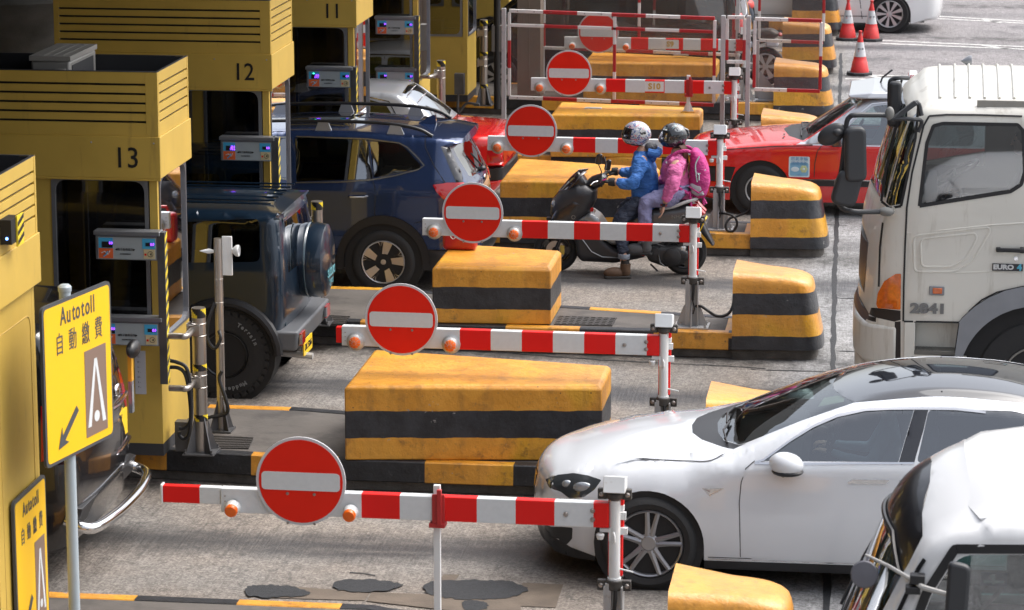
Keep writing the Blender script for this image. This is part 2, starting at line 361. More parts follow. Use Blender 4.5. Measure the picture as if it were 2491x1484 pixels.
# ================================================================ painted concrete
def stripe(name, levels, kind=0):
    """yellow / black bands by height (world z), hand painted edge, chips and grime"""
    m = bpy.data.materials.new(name); m.use_nodes = True; n = m.node_tree; L = n.links; p = n.nodes['Principled BSDF']; N = n.nodes.new
    g = N('ShaderNodeNewGeometry'); sp = N('ShaderNodeSeparateXYZ'); L.new(g.outputs['Position'], sp.inputs[0])
    def nz(sc, det=6, ro=.6):
        q = N('ShaderNodeTexNoise'); q.inputs['Scale'].default_value = sc; q.inputs['Detail'].default_value = det; q.inputs['Roughness'].default_value = ro; L.new(g.outputs['Position'], q.inputs['Vector']); return q.outputs[0]
    def mr(v, a, b, c=0., d=1.):
        q = N('ShaderNodeMapRange'); L.new(v, q.inputs[0])
        for i, t in enumerate((a, b, c, d)): q.inputs[i + 1].default_value = t
        return q.outputs[0]
    def ma(op, a, b=0.):
        q = N('ShaderNodeMath'); q.operation = op
        for i, v in enumerate((a, b)):
            if isinstance(v, (int, float)): q.inputs[i].default_value = v
            else: L.new(v, q.inputs[i])
        return q.outputs[0]
    def mix(f, a, b):
        q = N('ShaderNodeMix'); q.data_type = 'RGBA'
        if isinstance(f, (int, float)): q.inputs[0].default_value = f
        else: L.new(f, q.inputs[0])
        for i, v in ((6, a), (7, b)):
            if isinstance(v, tuple): q.inputs[i].default_value = (*v, 1)
            else: L.new(v, q.inputs[i])
        return q.outputs[2]
    z = ma('ADD', sp.outputs[2], ma('MULTIPLY', ma('SUBTRACT', nz(3.5, 3), .5), .035))
    f = None
    for i, h in enumerate(levels):     # alternating from the top: yellow above levels[0]
        s_ = ma('GREATER_THAN', z, h); f = s_ if f is None else ma('ABSOLUTE', ma('SUBTRACT', f, s_))
    if f is None: f = 1.
    elif len(levels) % 2 == 0: f = ma('SUBTRACT', 1., f)
    if isinstance(f, float): f = ma('ADD', f, 0.)
    ye = mix(mr(nz(2.2, 3), .42, .6), (.60, .26, .025), (.72, .325, .04))
    ye = mix(ma('MULTIPLY', mr(nz(1.1, 2), .55, .6), .55), ye, (.62, .34, .012))
    dark = ma('MULTIPLY', mr(nz(7, 9, .72), .54, .66), mr(sp.outputs[2], .2, .95, .85, .25 if kind == 0 else .1))
    ye = mix(dark, ye, (.20, .095, .03))
    mpp = N('ShaderNodeMapping'); mpp.inputs['Scale'].default_value = (9, 9, .9); L.new(g.outputs['Position'], mpp.inputs[0]); q_ = N('ShaderNodeTexNoise'); q_.inputs['Scale'].default_value = 1.; q_.inputs['Detail'].default_value = 5; L.new(mpp.outputs[0], q_.inputs['Vector'])
    ye = mix(ma('MULTIPLY', mr(q_.outputs[0], .52, .66), .42), ye, (.33, .155, .03)); ye = mix(ma('MULTIPLY', mr(nz(1.7, 5, .6), .56, .60), .5), ye, (.78, .37, .045))
    ye = mix(ma('MULTIPLY', mr(nz(26, 5, .8), .60, .66), .6), ye, (.26, .14, .05))
    bk = mix(mr(nz(5, 8, .7), .4, .7), (.016, .017, .021), (.04, .042, .05))
    c = mix(f, bk, ye)
    chips = mr(nz(9, 10, .7), .665, .675); c = mix(chips, c, (.30, .29, .28))
    spots = N('ShaderNodeTexVoronoi'); spots.inputs['Scale'].default_value = 9; L.new(g.outputs['Position'], spots.inputs['Vector'])
    c = mix(mr(spots.outputs['Distance'], .06, .045), c, (.05, .03, .02)) if kind == 0 else c
    L.new(c, p.inputs['Base Color']); p.inputs['Roughness'].default_value = .42 if kind == 0 else .3; p.inputs['Coat Weight'].default_value = .15 if kind == 0 else .3; p.inputs['Coat Roughness'].default_value = .25
    b = N('ShaderNodeBump'); b.inputs['Strength'].default_value = .55; b.inputs['Distance'].default_value = .02
    L.new(ma('ADD', ma('MULTIPLY', nz(14, 8, .65), 1.), ma('MULTIPLY', chips, -.3)), b.inputs['Height']); L.new(b.outputs[0], p.inputs['Normal'])
    return m
sblock = stripe('striped_block_paint', [.672, .447]); sblock2 = stripe('striped_block_paint_low', [.625, .405]); snose = stripe('striped_nose_paint', [.645, .44, .235], 1)
skY = stripe('kerb_yellow', []) ; skB = mat('kerb_black', (.02, .021, .025), .45, var=.5, vscale=9, bump=.5, bscale=40, dirt=(.10, .10, .11), dscale=14, damt=.5, dthr=.6)
slab = mat('island_slab', (.105, .094, .085), .75, var=.3, vscale=1.7, bump=.25, bscale=30, dirt=(.045, .04, .038), dscale=2.2, damt=.7, dthr=.48)
slabL = mat('island_slab_light', (.24, .235, .24), .7, var=.12, vscale=3, bump=.2, dirt=(.1, .1, .1), dscale=20, damt=.4, dthr=.6)
cbase = mat('bare_concrete', (.11, .10, .09), .85, var=.4, vscale=8, bump=.5)
RY = lambda k: 5.17 * (k - 1)
RX = lambda k: -.115 * (k - 1)
def island(k, xs, yf, yb, x0, seglen=.72, light=None):
    """xs: breakpoints; yf/yb(x): front and back edge; kerb colour flips every seglen from x0"""
    b = MB(); a, c = xs[0], xs[-1]; H, K, B0 = .26, .13, .09
    cuts = sorted(set([round(a, 3), round(c, 3)] + [round(x, 3) for x in xs] + [round(x0 + seglen * i, 3) for i in range(-30, 30) if a < x0 + seglen * i < c]))
    for u, v in zip(cuts, cuts[1:]):
        col = int(math.floor(((u + v) / 2 - x0) / seglen)) % 2
        for side in (0, 1):
            cc = (col + side) % 2
            e0, e1 = (yf(u), yf(v)) if side == 0 else (yb(u), yb(v)); s = 1 if side == 0 else -1
            lo = [(u, e0, B0), (v, e1, B0), (v, e1 + s * K, B0), (u, e0 + s * K, B0)]; hi = [(p[0], p[1], H) for p in lo]
            hi[0] = (u, e0 + s * .015, H - 0); hi[1] = (v, e1 + s * .015, H)
            if side: lo = lo[::-1]; hi = hi[::-1]
            b.hexa(lo, hi, cc)
        ms = 3 if light and u >= light - .01 else 2
        b.hexa([(u, yf(u) + K, 0), (v, yf(v) + K, 0), (v, yb(v) - K, 0), (u, yb(u) - K, 0)], [(u, yf(u) + K, H - .004), (v, yf(v) + K, H - .004), (v, yb(v) - K, H - .004), (u, yb(u) - K, H - .004)], ms)
        b.hexa([(u, yf(u) + .05, 0), (v, yf(v) + .05, 0), (v, yb(v) - .05, 0), (u, yb(u) - .05, 0)], [(u, yf(u) + .05, B0 + .002), (v, yf(v) + .05, B0 + .002), (v, yb(v) - .05, B0 + .002), (u, yb(u) - .05, B0 + .002)], 4)
    b.box(c - .1, c, yf(c) + .01, yb(c) - .01, B0, H - .002, 0)
    return struct(b.build('traffic_island', [skY, skB, slab, slabL, cbase], bevel=.008, seg=1, smooth=0))
lin = lambda *p: (lambda x: interp([a for a, _ in p], [b for _, b in p], x))
NOSE = {0: -1.46, 1: -1.58, 2: -1.68, 3: -1.79, 4: -1.95, 5: -2.03, 6: -2.14, 7: -2.2}
for k in range(0, 8):
    y = RY(k); xn = NOSE[k]
    yf = lin((-14, 23.98 + y), (-7, 23.95 + y), (-4.5, 23.76 + y), (3, 23.8 + y))
    yb = lin((-14, 25.5 + y), (-5.2, 25.5 + y), (-3.4, 24.85 + y if k != 1 else 25.15), (-1.5, 24.55 + y), (3, 24.55 + y))
    if k == 0: yb = lin((-14, 20.0), (-3.6, 20.0), (-3.3, 19.88), (-1.5, 19.6), (3, 19.5)); 
    island(k, [-14, -7, -5.2, -4.5, -3.5, -2.4, xn + .02] if k else [-14, -7, -5.2, -4.5, -3.6, -3.45, -2.4, xn + .02], yf, yb, -3.84 + RX(k) * .3, light=-3.6 if k == 0 else None)
# ================================================================ wedge blocks
def block(k, xl, xr, yf0, yf1, yb0, yb1, label, top=.83):
    b = MB(); B = .03; zb = .262
    P = [V((xl, yf0)), V((xr, yf1)), V((xr, yb1)), V((xl, yb0))]
    base = [(p.x, p.y, zb) for p in P]
    cen = sum(P, V((0, 0))) / 4
    ring = lambda o, z: [(p.x + (o if p.x < cen.x else -o), p.y + (o if p.y < cen.y else -o), z) for p in P]
    cz = [(0, zb), (0, .70), (.0, top - B), (B, top)]
    prev = None
    for o, z in cz:
        r = ring(o, z); i0 = len(b.v); b.v += r
        if prev is not None:
            for i in range(4): b.f.append((prev + i, prev + (i + 1) % 4, i0 + (i + 1) % 4, i0 + i)); b.m.append(0)
        prev = i0
    b.f.append((prev, prev + 1, prev + 2, prev + 3)); b.m.append(0)
    b.f.append((3, 2, 1, 0)); b.m.append(0)
    o = b.build('crash_block', sblock if k == 1 else sblock2, bevel=.012, seg=2, smooth=30)
    return tag(o, label, 'concrete block', 'striped crash blocks on the islands')
block(1, -4.49, -2.43, 23.76, 24.02, 25.1, 24.76, 'longest yellow and black crash block, nose of the white saloon reaching past its lower corner', .885)
block(2, -4.60, -3.45, 29.0, 29.08, 30.2, 29.98, 'short yellow and black crash block with a red jerrycan on its top')
block(3, -4.62, -2.9, 34.05, 34.2, 35.6, 35.15, 'striped crash block behind the black scooter, its near left corner chipped')
block(4, -4.66, -2.74, 39.2, 39.4, 40.3, 40.0, 'striped crash block standing under the front clear screen frame')
block(5, -4.8, -2.86, 44.4, 44.5, 45.6, 45.1, 'striped crash block seen through the front clear screen')
# ================================================================ rounded nose blocks
def nose(k, label, yc=24.17, L=.86, hw=.42):
    y = RY(k) + yc; x0 = NOSE[k]
    zs = [(.10, 0), (.105, -.012), (.23, .0), (.45, .035), (.65, .06), (.73, .07), (.775, .08), (.805, .1), (.83, .13), (.845, .17), (.85, .24)]
    b = MB(); n = 15; rings = []
    for z, o in zs:
        t = 0
        pts = []
        Lx = L - o * 1.35; w0 = hw - o * .55; w1 = hw * .82 - o * .95
        if t > 0: Lx -= .0
        for i in range(n):                                   # front edge and nose then back edge
            u = i / (n - 1) * 2 - 1
            a = u * pi / 2
            nx = Lx - .3 * (1 - abs(cos(a)) ** .55); ny = abs(sin(a)) ** .62 * (1 if u > 0 else -1) * w1
            pts.append((x0 + nx, y - .04 * (1 if u < 0 else 0) + ny, z - .075 * (nx / L) * max(0, (z - .6) / .25)))
        pts = [(x0, y - w0, z)] + pts + [(x0, y + w0 * .9, z)]
        rings.append(pts)
    m = len(rings[0])
    for r in rings: b.v += r
    for j in range(len(rings) - 1):
        for i in range(m): b.f.append((j * m + i, j * m + (i + 1) % m, (j + 1) * m + (i + 1) % m, (j + 1) * m + i)); b.m.append(0)
    b.f.append(tuple(range((len(rings) - 1) * m, len(rings) * m))); b.m.append(0)
    o = b.build('nose_block', snose, smooth=50)
    f = MB(); f.add([(x0 + (p[0] - x0) * .95, y + (p[1] - y) * .9, 0) for p in rings[0]] + [(x0 + (p[0] - x0) * .95, y + (p[1] - y) * .9, .1) for p in rings[0]], [(i, (i + 1) % m, m + (i + 1) % m, m + i) for i in range(m)])
    q = f.build('footing', cbase, o)
    return tag(o, label, 'concrete block', 'rounded striped nose blocks at the island ends')
for k, l in {0: 'rounded striped nose block before the white saloon sill, beside the white van', 1: 'rounded nose block mostly hidden behind the bonnet of the white saloon', 2: 'rounded striped nose block nearest the lorry bumper, cable hanging on its left',
             3: 'rounded striped nose block standing before the red taxi front wing', 4: 'rounded nose block with only its yellow top showing beyond the taxi bonnet', 5: 'rounded nose block behind the right clear screen, just above the taxi',
             6: 'rounded nose block left of the nearest traffic cone', 7: 'farthest rounded nose block by the passing white car'}.items(): nose(k, l)
# manhole covers / plates
tread = mat('tread_plate', (.05, .045, .042), .5, metal=.5, bump=.8, bscale=90)
def plate(px, z=.262):
    pts = [atz(x, y, z) for x, y in px]; b = MB(); b.hexa([(p.x, p.y, z - .02) for p in pts], [(p.x, p.y, z + .004) for p in pts])
    for i in range(9):
        for j in range(5):
            u, v = (i + .5) / 9, (j + .5) / 5; q = pts[0].lerp(pts[1], u).lerp(pts[3].lerp(pts[2], u), v)
            b.box(q.x - .02, q.x + .02, q.y - .007, q.y + .007, z + .004, z + .008)
    struct(b.build('access_cover', tread, smooth=0))
plate([(2215, 1297), (2448, 1303), (2466, 1272), (2233, 1263)]); plate([(833, 1791), (994, 1794), (1013, 1750), (850, 1742)]); plate([(1250, 1295), (1375, 1296), (1400, 1265), (1280, 1260)])
# ================================================================ shared metals and paints
steel = mat('stainless', (.42, .39, .36), .33, metal=.9, dirt=(.16, .10, .06), dscale=12, damt=.5, dthr=.6)
steelD = mat('dark_steel', (.13, .13, .135), .45, metal=.6, var=.3, vscale=6)
galv = mat('galvanised', (.42, .42, .42), .5, metal=.3, dirt=(.2, .12, .07), dscale=16, damt=.6, dthr=.6)
wpaint = mat('white_enamel', (.70, .71, .71), .38, dirt=(.38, .30, .22), dscale=10, damt=.5, dthr=.63)
reflw = mat('white_sheeting', (.64, .665, .68), .45, var=.04, vscale=30)
reflr = mat('red_sheeting', (.74, .010, .008), .45, spec=.3, dirt=(.8, .45, .42), dscale=7, damt=.6, dthr=.70)
signred = mat('sign_red', (.78, .018, .005), .5, spec=.25, var=.05, vscale=4)
signgrey = mat('sign_rim', (.58, .58, .60), .4)
blackm = mat('black_rubber', (.012, .012, .013), .5)
darkcast = mat('dark_casting', (.055, .05, .045), .6, var=.3, vscale=30)
bolt = mat('bolt', (.35, .32, .30), .35, metal=.8)
amber = mat('amber_lens', (.80, .13, .002), .3, coat=.4, spec=.3)
ywl = mat('yellow_tape', (.80, .60, .03), .4); blk = mat('black_tape', (.012, .012, .014), .4)
ybooth = mat('booth_yellow', (.58, .39, .075), .5, var=.09, vscale=2.5, bump=.06, bscale=25, dirt=(.22, .13, .05), dscale=4, damt=.35, dthr=.6)
yboothd = mat('booth_yellow_stained', (.56, .38, .10), .5, var=.08, vscale=2, dirt=(.20, .13, .08), dscale=5, damt=.55, dthr=.55)
dkgrey = mat('dark_grey', (.035, .036, .04), .6); black0 = mat('matt_black', (.008, .008, .009), .7)
alu = mat('grey_aluminium', (.26, .27, .29), .4, metal=.6)
# ================================================================ barriers
def barrier(k, X, Y, label, sx_=-2.11, left=-2.60, nub=False, code=None, rest=None, amberstyle=0, ext=False, z0=.26, ah=1.155, ang=0.0):
    t = thing('swing_barrier', label, 'barrier', (X, Y, z0), rad(ang), 'red and white swing barriers')
    h = ah - z0; yb = -.10; fy = yb - .035
    b = MB(); a0, a1 = h - .0825, h + .0825                       # arm: segments
    x = -.10; segs = [(-.10, 0, 1)]; col = 0
    for i in range(6): segs.append((x - .255, x, 0 if i % 2 == 0 else 1)); x -= .255
    segs.append((left + .0, x, 0))
    for u, v, c in segs: b.box(u, v, fy, yb + .035, a0, a1, c)
    if nub: b.box(left - .05, left - .003, fy + .01, yb + .03, a0 + .02, a1 - .012, 1)
    if ext:
        b.box(-2.97, -2.72, fy + .01, yb + .03, a0 + .05, a1, 1); b.box(-2.72, left - .003, fy + .01, yb + .03, a0 + .05, a1, 0); b.box(-2.985, -2.97, fy, yb + .035, a0 + .045, a1 + .008, 0)
    arm = b.build('arm', [reflw, reflr], t, bevel=.004, seg=1, smooth=0)
    s = MB()
    for u, v in ((-.28, h), (-.105, h + .03), (-.105, h - .03)): s.lathe([(0, .016), (.012, .014), (.017, .006), (.017, 0)], (u, fy, v), (0, -1, 0), 10)
    for i in range(3): s.cyl((left + .03, fy, h + .03 - i * .035), (left + .03, fy - .004, h + .03 - i * .035), .005, n=6)
    s.build('bolt', bolt, arm)
    # no entry disc
    sg = MB(); c = V((sx_, fy - .012, h + .155)); n = 48
    sg.cyl(c + V((0, .006, 0)), c - V((0, .006, 0)), .30, n=n, mi=0); sg.cyl(c - V((0, .006, 0)), c - V((0, .0085, 0)), .281, n=n, mi=1)
    R = rpoly([(-.262, -.061), (.262, -.061), (.262, .061), (-.262, .061)], .03, 5)
    sg.prism([(c.x + p.x, c.y - .0085, c.z + p.y) for p in R], (0, -.003, 0), 2)
    for u in (-.09, .09):
        for v in (-.085, -.285): sg.lathe([(0, .008), (.009, .006), (.011, 0)], c + V((u, -.008, v)), (0, -1, 0), 8, 3)
    sg.build('sign_disc', [signgrey, signred, reflw, bolt], t, smooth=30)
    for u in (-2.49, -1.70):
        l = MB(); c = V((u, fy, h - .04))
        if amberstyle == 0:
            l.lathe([(.075, .0), (.078, .01), (.062, .02), (.058, .045), (.048, .055)], c, (0, -1, 0), 20, 0)
            l.lathe([(.048, .05), (.046, .075), (.03, .09), (0, .094)], c, (0, -1, 0), 20, 1)
            for i in range(10): a = 2 * pi * i / 10; l.tube([c + V((cos(a) * .05, -.055, sin(a) * .05)), c + V((cos(a) * .047, -.08, sin(a) * .047)), c + V((cos(a) * .012, -.097, sin(a) * .012))], .0012, 4, 0)
            for i in range(8): a = 2 * pi * i / 8 + .2; l.lathe([(0, .014), (.005, .012), (.006, .008)], c + V((cos(a) * .069, 0, sin(a) * .069)), (0, -1, 0), 6, 0)
        else:
            l.lathe([(.05, .0), (.052, .01), (.046, .03), (.042, .05)], c, (0, -1, -.18), 20, 2)
            l.lathe([(.042, .05), (.043, .075), (.036, .085), (0, .088)], c, (0, -1, -.18), 20, 1)
        l.build('warning_lamp', [galv, amber, wpaint], t, smooth=40)
    # hinge post
    p = MB(); p.cyl((.035, yb, .50), (.035, yb, h + .10), .037, n=20); p.cyl((.035, yb, .47), (.035, yb, .50), .045, n=16)
    p.box(.0, .02, yb - .03, yb + .03, h - .17, h - .085); p.lathe([(.02, -.01), (.028, 0), (.02, .03)], (-.055, yb - .03, h - .13), (0, 0, -1), 10)
    p.box(-.06, .05, yb - .02, yb + .02, h - .115, h - .09); p.box(.06, .115, yb + .02, yb + .05, h - .14, h - .095); p.box(.06, .105, yb + .02, yb + .05, h - .04, h + .01)
    p.tube([(.03, yb - .036, h - .11), (.04, yb - .05, h - .13), (.04, yb - .05, h - .165), (.03, yb - .036, h - .18)], .008, 6)
    p.cyl((.07, yb, .56), (.16, yb - .03, .55), .006, n=8)
    p.build('hinge_tube', wpaint, t, smooth=40)
    q = MB(); zz = [.49, .51, .82, h + .12]
    q.box(-.012, .082, yb + .045, yb + .085, .49, .82, 1); q.box(-.012, .082, yb + .045, yb + .085, .82, h - .11, 0); q.box(-.012, .088, yb + .045, yb + .085, h - .11, h + .01, 1); q.box(-.01, .09, yb + .045, yb + .085, h + .01, h + .05, 0); q.box(-.012, .088, yb + .045, yb + .085, h + .05, h + .13, 1)
    for zc in (.49, .82): q.box(-.016, .086, yb + .04, yb + .09, zc - .008, zc + .008, 2)
    q.build('post_column', [wpaint, reflr, blackm], t, bevel=.003, seg=1, smooth=0)
    for zc in (.455, h + .145):
        cl = MB()
        cl.lathe([(.05, -.035), (.058, -.03), (.058, .03), (.05, .035)], (.035, yb, zc), (0, 0, 1), 18, 0)
        for s_ in (-1, 1):
            cl.box(.035 + s_ * .05 if s_ > 0 else -.075, .145 if s_ > 0 else .035 - .05, yb - .02, yb + .02, zc - .04, zc + .03, 0)
            cl.lathe([(0, .016), (.014, .013), (.018, 0)], (.035 + s_ * .085, yb - .02, zc - .005), (0, -1, 0), 10, 1)
        cl.build('clamp', [darkcast, bolt], t, bevel=.004, smooth=30)
    hd = MB(); hz = h + .185
    hd.prism([(-.035, yb - .07, hz + .015), (-.035, yb - .085, hz - .02), (-.035, yb + .05, hz - .02), (-.035, yb + .07, hz + .055), (-.035, yb - .045, hz + .085)], (.145, 0, 0)); hd.build('solar_head', reflw if k % 2 else wpaint, t, bevel=.006)
    hd = MB(); hd.lathe([(.045, -.03), (.062, -.02), (.062, 0), (.04, .004)], (.035, yb, hz - .02), (0, 0, 1), 18); hd.build('head_collar', blackm, t)
    f = MB(); f.box(-.02, .02, yb - .05, yb + .05, .01, .47); f.box(-.03, -.02, yb - .06, yb + .06, .01, .45); f.box(.085, .095, yb - .06, yb + .06, .01, .45); f.box(-.02, .085, yb - .006, yb + .006, .01, .46)
    f.box(.02, .085, yb + .0, yb + .05, .01, .47)
    f.box(-.13, .20, yb - .14, yb + .14, 0, .014)
    for s_, x_ in ((-1, -.03), (1, .095)):
        f.prism([(x_, yb - .004, .014), (x_ + s_ * .09, yb - .004, .014), (x_ + s_ * .02, yb - .004, .2), (x_, yb - .004, .22)], (0, .008, 0))
    f.prism([(.03, yb - .06, .014), (.03, yb - .13, .014), (.03, yb - .07, .2), (.03, yb - .06, .22)], (.008, 0, 0))
    for u in (-.1, .17):
        for v in (-.11, .11): f.lathe([(.014, 0), (.014, .012), (.008, .014), (.008, .03), (0, .03)], (u, yb + v, .014), (0, 0, 1), 8)
    f.build('base_stand', galv, t, smooth=30)
    c = MB(); c.tube(cr([(.05, yb - .06, .43), (.05, yb - .075, .36), (.045, yb - .08, .28), (.06, yb - .08, .2), (.05, yb - .075, .14)], 5), [.013] * 11 + [.007] * 10, 8); c.build('short_cable', blackm, t)
    if code:
        pl = MB(); xx = -1.375 + (.255 * 0); sx0, sx1 = code[1]
        pl.box(sx0, sx1, fy - .002, fy - .0005, h - .065, h + .065); pl.build('code_plate', wpaint, t, smooth=0)
        text('code_lettering', code[0], .105, mat('code_gold', (.55, .36, .08), .5), t, ((sx0 + sx1) / 2, fy - .004, h), bold=.004, sx=1.05)
    if rest is not None:
        xr, zb = rest; r = MB(); r.box(xr - .022, xr + .022, yb - .01, yb + .03, zb - z0, h + .15, 0)
        r.build('rest_post', wpaint, t, bevel=.003, smooth=0)
        r = MB(); r.box(xr - .025, xr + .06, fy - .012, fy - .001, h - .10, h + .10); r.box(xr + .01, xr + .04, fy - .03, fy - .001, h - .1, h + .135); r.box(xr - .045, xr + .06, fy - .02, yb + .05, h - .125, h - .095); r.build('latch', mat('latch_red', (.42, .02, .02), .45), t, bevel=.003)
        if k == 4:
            r = MB(); r.box(xr - .09, xr + .09, yb - .06, yb + .08, zb - z0, zb - z0 + .012, 1)
            for s_ in (-1, 1): r.prism([(xr + s_ * .022, yb + .01, zb - z0 + .012), (xr + s_ * .07, yb + .01, zb - z0 + .012), (xr + s_ * .022, yb + .01, zb - z0 + .13)], (0, .008, 0))
            r.build('rest_foot', [wpaint, skY], t, smooth=0)
    return t
BARS = []
lab = {0: 'nearest striped swing barrier, its arm latched to a thin white rest post', 1: 'striped swing barrier reaching across the longest crash block, post behind the white bonnet', 2: 'striped swing barrier passing in front of the scooter and both riders legs',
       3: 'striped swing barrier passing behind the two helmets on the scooter', 4: 'striped swing barrier carrying a plate lettered S10', 5: 'farthest striped swing barrier lettered S9 behind the clear screen'}
arm_r = {0: (1483, 1247), 1: (1605, 836), 2: (1690 - 12, 565), 3: (1744, 357), 4: (1780, 211), 5: (1807, 108)}
for k in range(6):
    Yv = [19.3, 24.35, 29.3, 34.5, 39.65, 44.8][k]; kk = 4095 / 2491
    P = aty(arm_r[k][0] * kk, arm_r[k][1] * kk, Yv - .1)
    barrier(k, P.x, Yv, lab[k], sx_=-2.03 if k == 0 else -2.11, nub=(k == 1), ext=(k == 0), left=-2.575 if k == 0 else -2.61, amberstyle=1 if k in (0, 5) else 0, ah=P.z - .012, ang=-.9 if k < 3 else -.5,
            code=('S10', (-1.12, -.875)) if k == 4 else (('S9', (-1.18, -.93)) if k == 5 else None), rest=(-1.135, 0) if k == 0 else ((-.56, .83) if k == 4 else None))
# cables from the posts to the nose blocks
def cable(pts, label, r=.014):
    b = MB(); P = cr(pts, 8); b.tube(P, [r * (1 + .12 * (i % 2)) for i in range(len(P))], 8); tag(b.build('cable', blackm), label, 'cable', 'black cables between posts and nose blocks')
k2 = lambda x, y, Y: aty((2600 + x * .539), (680 + y * .539), Y)
cable([k2(340, 1010, 29.2), k2(380, 1012, 29.15), k2(430, 1045, 29.1), k2(480, 1078, 29.1), k2(540, 1083, 29.1), k2(590, 1055, 29.15), k2(618, 985, 29.2), k2(625, 850, 29.2), k2(632, 760, 29.2)], 'black cable sagging from the post to the nose block nearest the lorry')
cable([k2(515, 320, 34.4), k2(570, 325, 34.3), k2(625, 350, 34.2), k2(645, 400, 34.2), k2(620, 450, 34.2), k2(575, 450, 34.2), k2(560, 410, 34.2), k2(590, 360, 34.25), k2(650, 340, 34.3), k2(720, 310, 34.3), k2(745, 260, 34.3), k2(752, 130, 34.3)], 'black cable looped once beside the nose block before the taxi', .013)
# ================================================================ toll booths
def seven(m, parent, s, loc, size=.05):
    return text('digits', s, size, m, parent, loc, depth=.001, align='RIGHT', sx=.8)
glow = mat('digit_glow', (.1, .05, .8), .5, emit=(.22, .06, 1.0), estr=3.2)
pblue = mat('panel_blue', (.07, .42, .68), .35); pgrey = mat('panel_grey', (.36, .40, .41), .35); porange = mat('panel_orange', (.75, .14, .04), .4); pcream = mat('panel_cream', (.62, .52, .30), .4); pwhite = mat('panel_white', (.6, .63, .62), .4)
led = mat('green_led', (.02, .6, .3), .4, emit=(.05, .9, .45), estr=3)
def payframe(k, X, Y, zt, zb, panels, label, bol, arms):
    """steel post carrying card reader panels that face the lane, held to a bollard by pipes"""
    t = thing('payment_frame', label, 'card reader', (X, Y, .26), 0, 'card reader frames beside the booths')
    zt -= .26; zb -= .26
    p = MB(); p.box(-.05, .012, -.06, .02, zb, zt, 0)
    n = int((zt - zb) / .09)
    for i in range(n):
        z = zb + (zt - zb) * i / n; d = (zt - zb) / n
        p.prism([(.0125, -.058, z), (.0125, .018, z + d * .5), (.0125, .018, z + d * 1.0), (.0125, -.058, z + d * .5)], (.002, 0, 0), 1)
    p.build('frame_post', [steelD, ywl], t, bevel=.003, seg=1, smooth=0)
    for (z1, w_, l1, l2, gl) in panels:                             # top z of housing, width
        z1 -= .26; h_ = .20; x1 = -.055; x0 = x1 - w_; y0 = -.055
        q = MB(); q.box(x0 - .01, x1 + .03, y0 - .02, .05, z1 - .035, z1, 0); q.box(x0, x1 + .015, y0, .05, z1 - .035 - h_, z1 - .036, 0)
        hs_ = q.build('panel_housing', alu if w_ > .3 else alu, t, bevel=.004, seg=1, smooth=0)
        f = MB(); zc = z1 - .04 - h_ / 2; yy = y0 - .004
        f.box(x0 + .02, x1 - .005, yy, y0 - .0005, zc - .088, zc + .088, 0)
        if w_ > .4:
            f.box(x0 + .028, x0 + .145, yy - .003, yy - .0005, zc - .0, zc + .083, 1); f.box(x0 + .028, x0 + .145, yy - .003, yy - .0005, zc - .083, zc - .002, 2)
            f.box(x0 + .055, x0 + .143, yy - .006, yy - .0035, zc + .004, zc + .052, 5)
            f.tube([(x0 + .05, yy - .005, zc - .04), (x0 + .075, yy - .005, zc - .028), (x0 + .105, yy - .005, zc - .05), (x0 + .12, yy - .005, zc - .02)], .004, 5, 4)
            f.tube([(x0 + .065, yy - .005, zc - .07), (x0 + .09, yy - .005, zc - .05), (x0 + .1, yy - .005, zc - .025)], .0055, 5, 6)
        f.box(x1 - .115, x1 - .01, yy - .003, yy - .0005, zc + .0, zc + .083, 1); f.box(x1 - .105, x1 - .013, yy - .003, yy - .0005, zc - .08, zc - .004, 3 if k % 2 == 0 or w_ > .4 else 4)
        f.box(x1 - .088, x1 - .018, yy - .006, yy - .0035, zc + .022, zc + .05, 5)
        f.box(x1 - .098, x1 - .082, yy - .005, yy - .0035, zc - .055, zc - .038, 7)
        f.tube([(x1 - .05 + .022 * cos(a), yy - .005, zc - .042 + .022 * sin(a)) for a in [i * pi / 8 for i in range(16)]], .0018, 4, 5, close=True)
        f.prism([(x1 - .055, yy - .005, zc - .042), (x1 - .04, yy - .005, zc - .03), (x1 - .04, yy - .005, zc - .054)], (0, -.001, 0), 5)
        if w_ > .4:
            mx = x0 + .245
            for s_ in (-1, 1):
                f.prism([(mx + s_ * .082, yy - .002, zc - .01), (mx + s_ * .066, yy - .002, zc - .0), (mx + s_ * .066, yy - .002, zc - .02)], (0, -.001, 0), 5); f.box(mx + s_ * .067 - .008, mx + s_ * .067 + .006, yy - .003, yy - .002, zc - .013, zc - .008, 5)
        f.build('display_face', [pgrey, pblue, porange, pcream, pwhite, black0, pblue, reflr], hs_, smooth=0)
        if w_ > .4:
            text('panel_lettering', '電子繳費設施', .022, dkgrey, hs_, (mx, yy - .002, zc - .01), depth=.0008); text('panel_lettering', '如有需要請按鈕', .013, dkgrey, hs_, (mx, yy - .002, zc - .047), depth=.0008)
            for i, s_ in enumerate(l1.split()): seven(glow, hs_, s_, (x0 + .143, yy - .007, zc + .041 - i * .022), .029)
        seven(glow, hs_, l2, (x1 - .018, yy - .007, zc + .037), .031)
        if gl: q = MB(); q.box(x0 + .075, x0 + .09, yy - .006, yy - .003, zc + .058, zc + .068); q.build('indicator', led, hs_, smooth=0)
    for zc in arms:                                                # pipes to the bollard
        zc -= .26; q = MB(); q.tube(cr([(.012, -.02, zc), (.1, -.02, zc), (.16, -.0, zc), (bol[0] - X - .05, bol[1] - Y, zc + .005)], 5), .026, 12); q.build('pipe', steel, t)
    return t
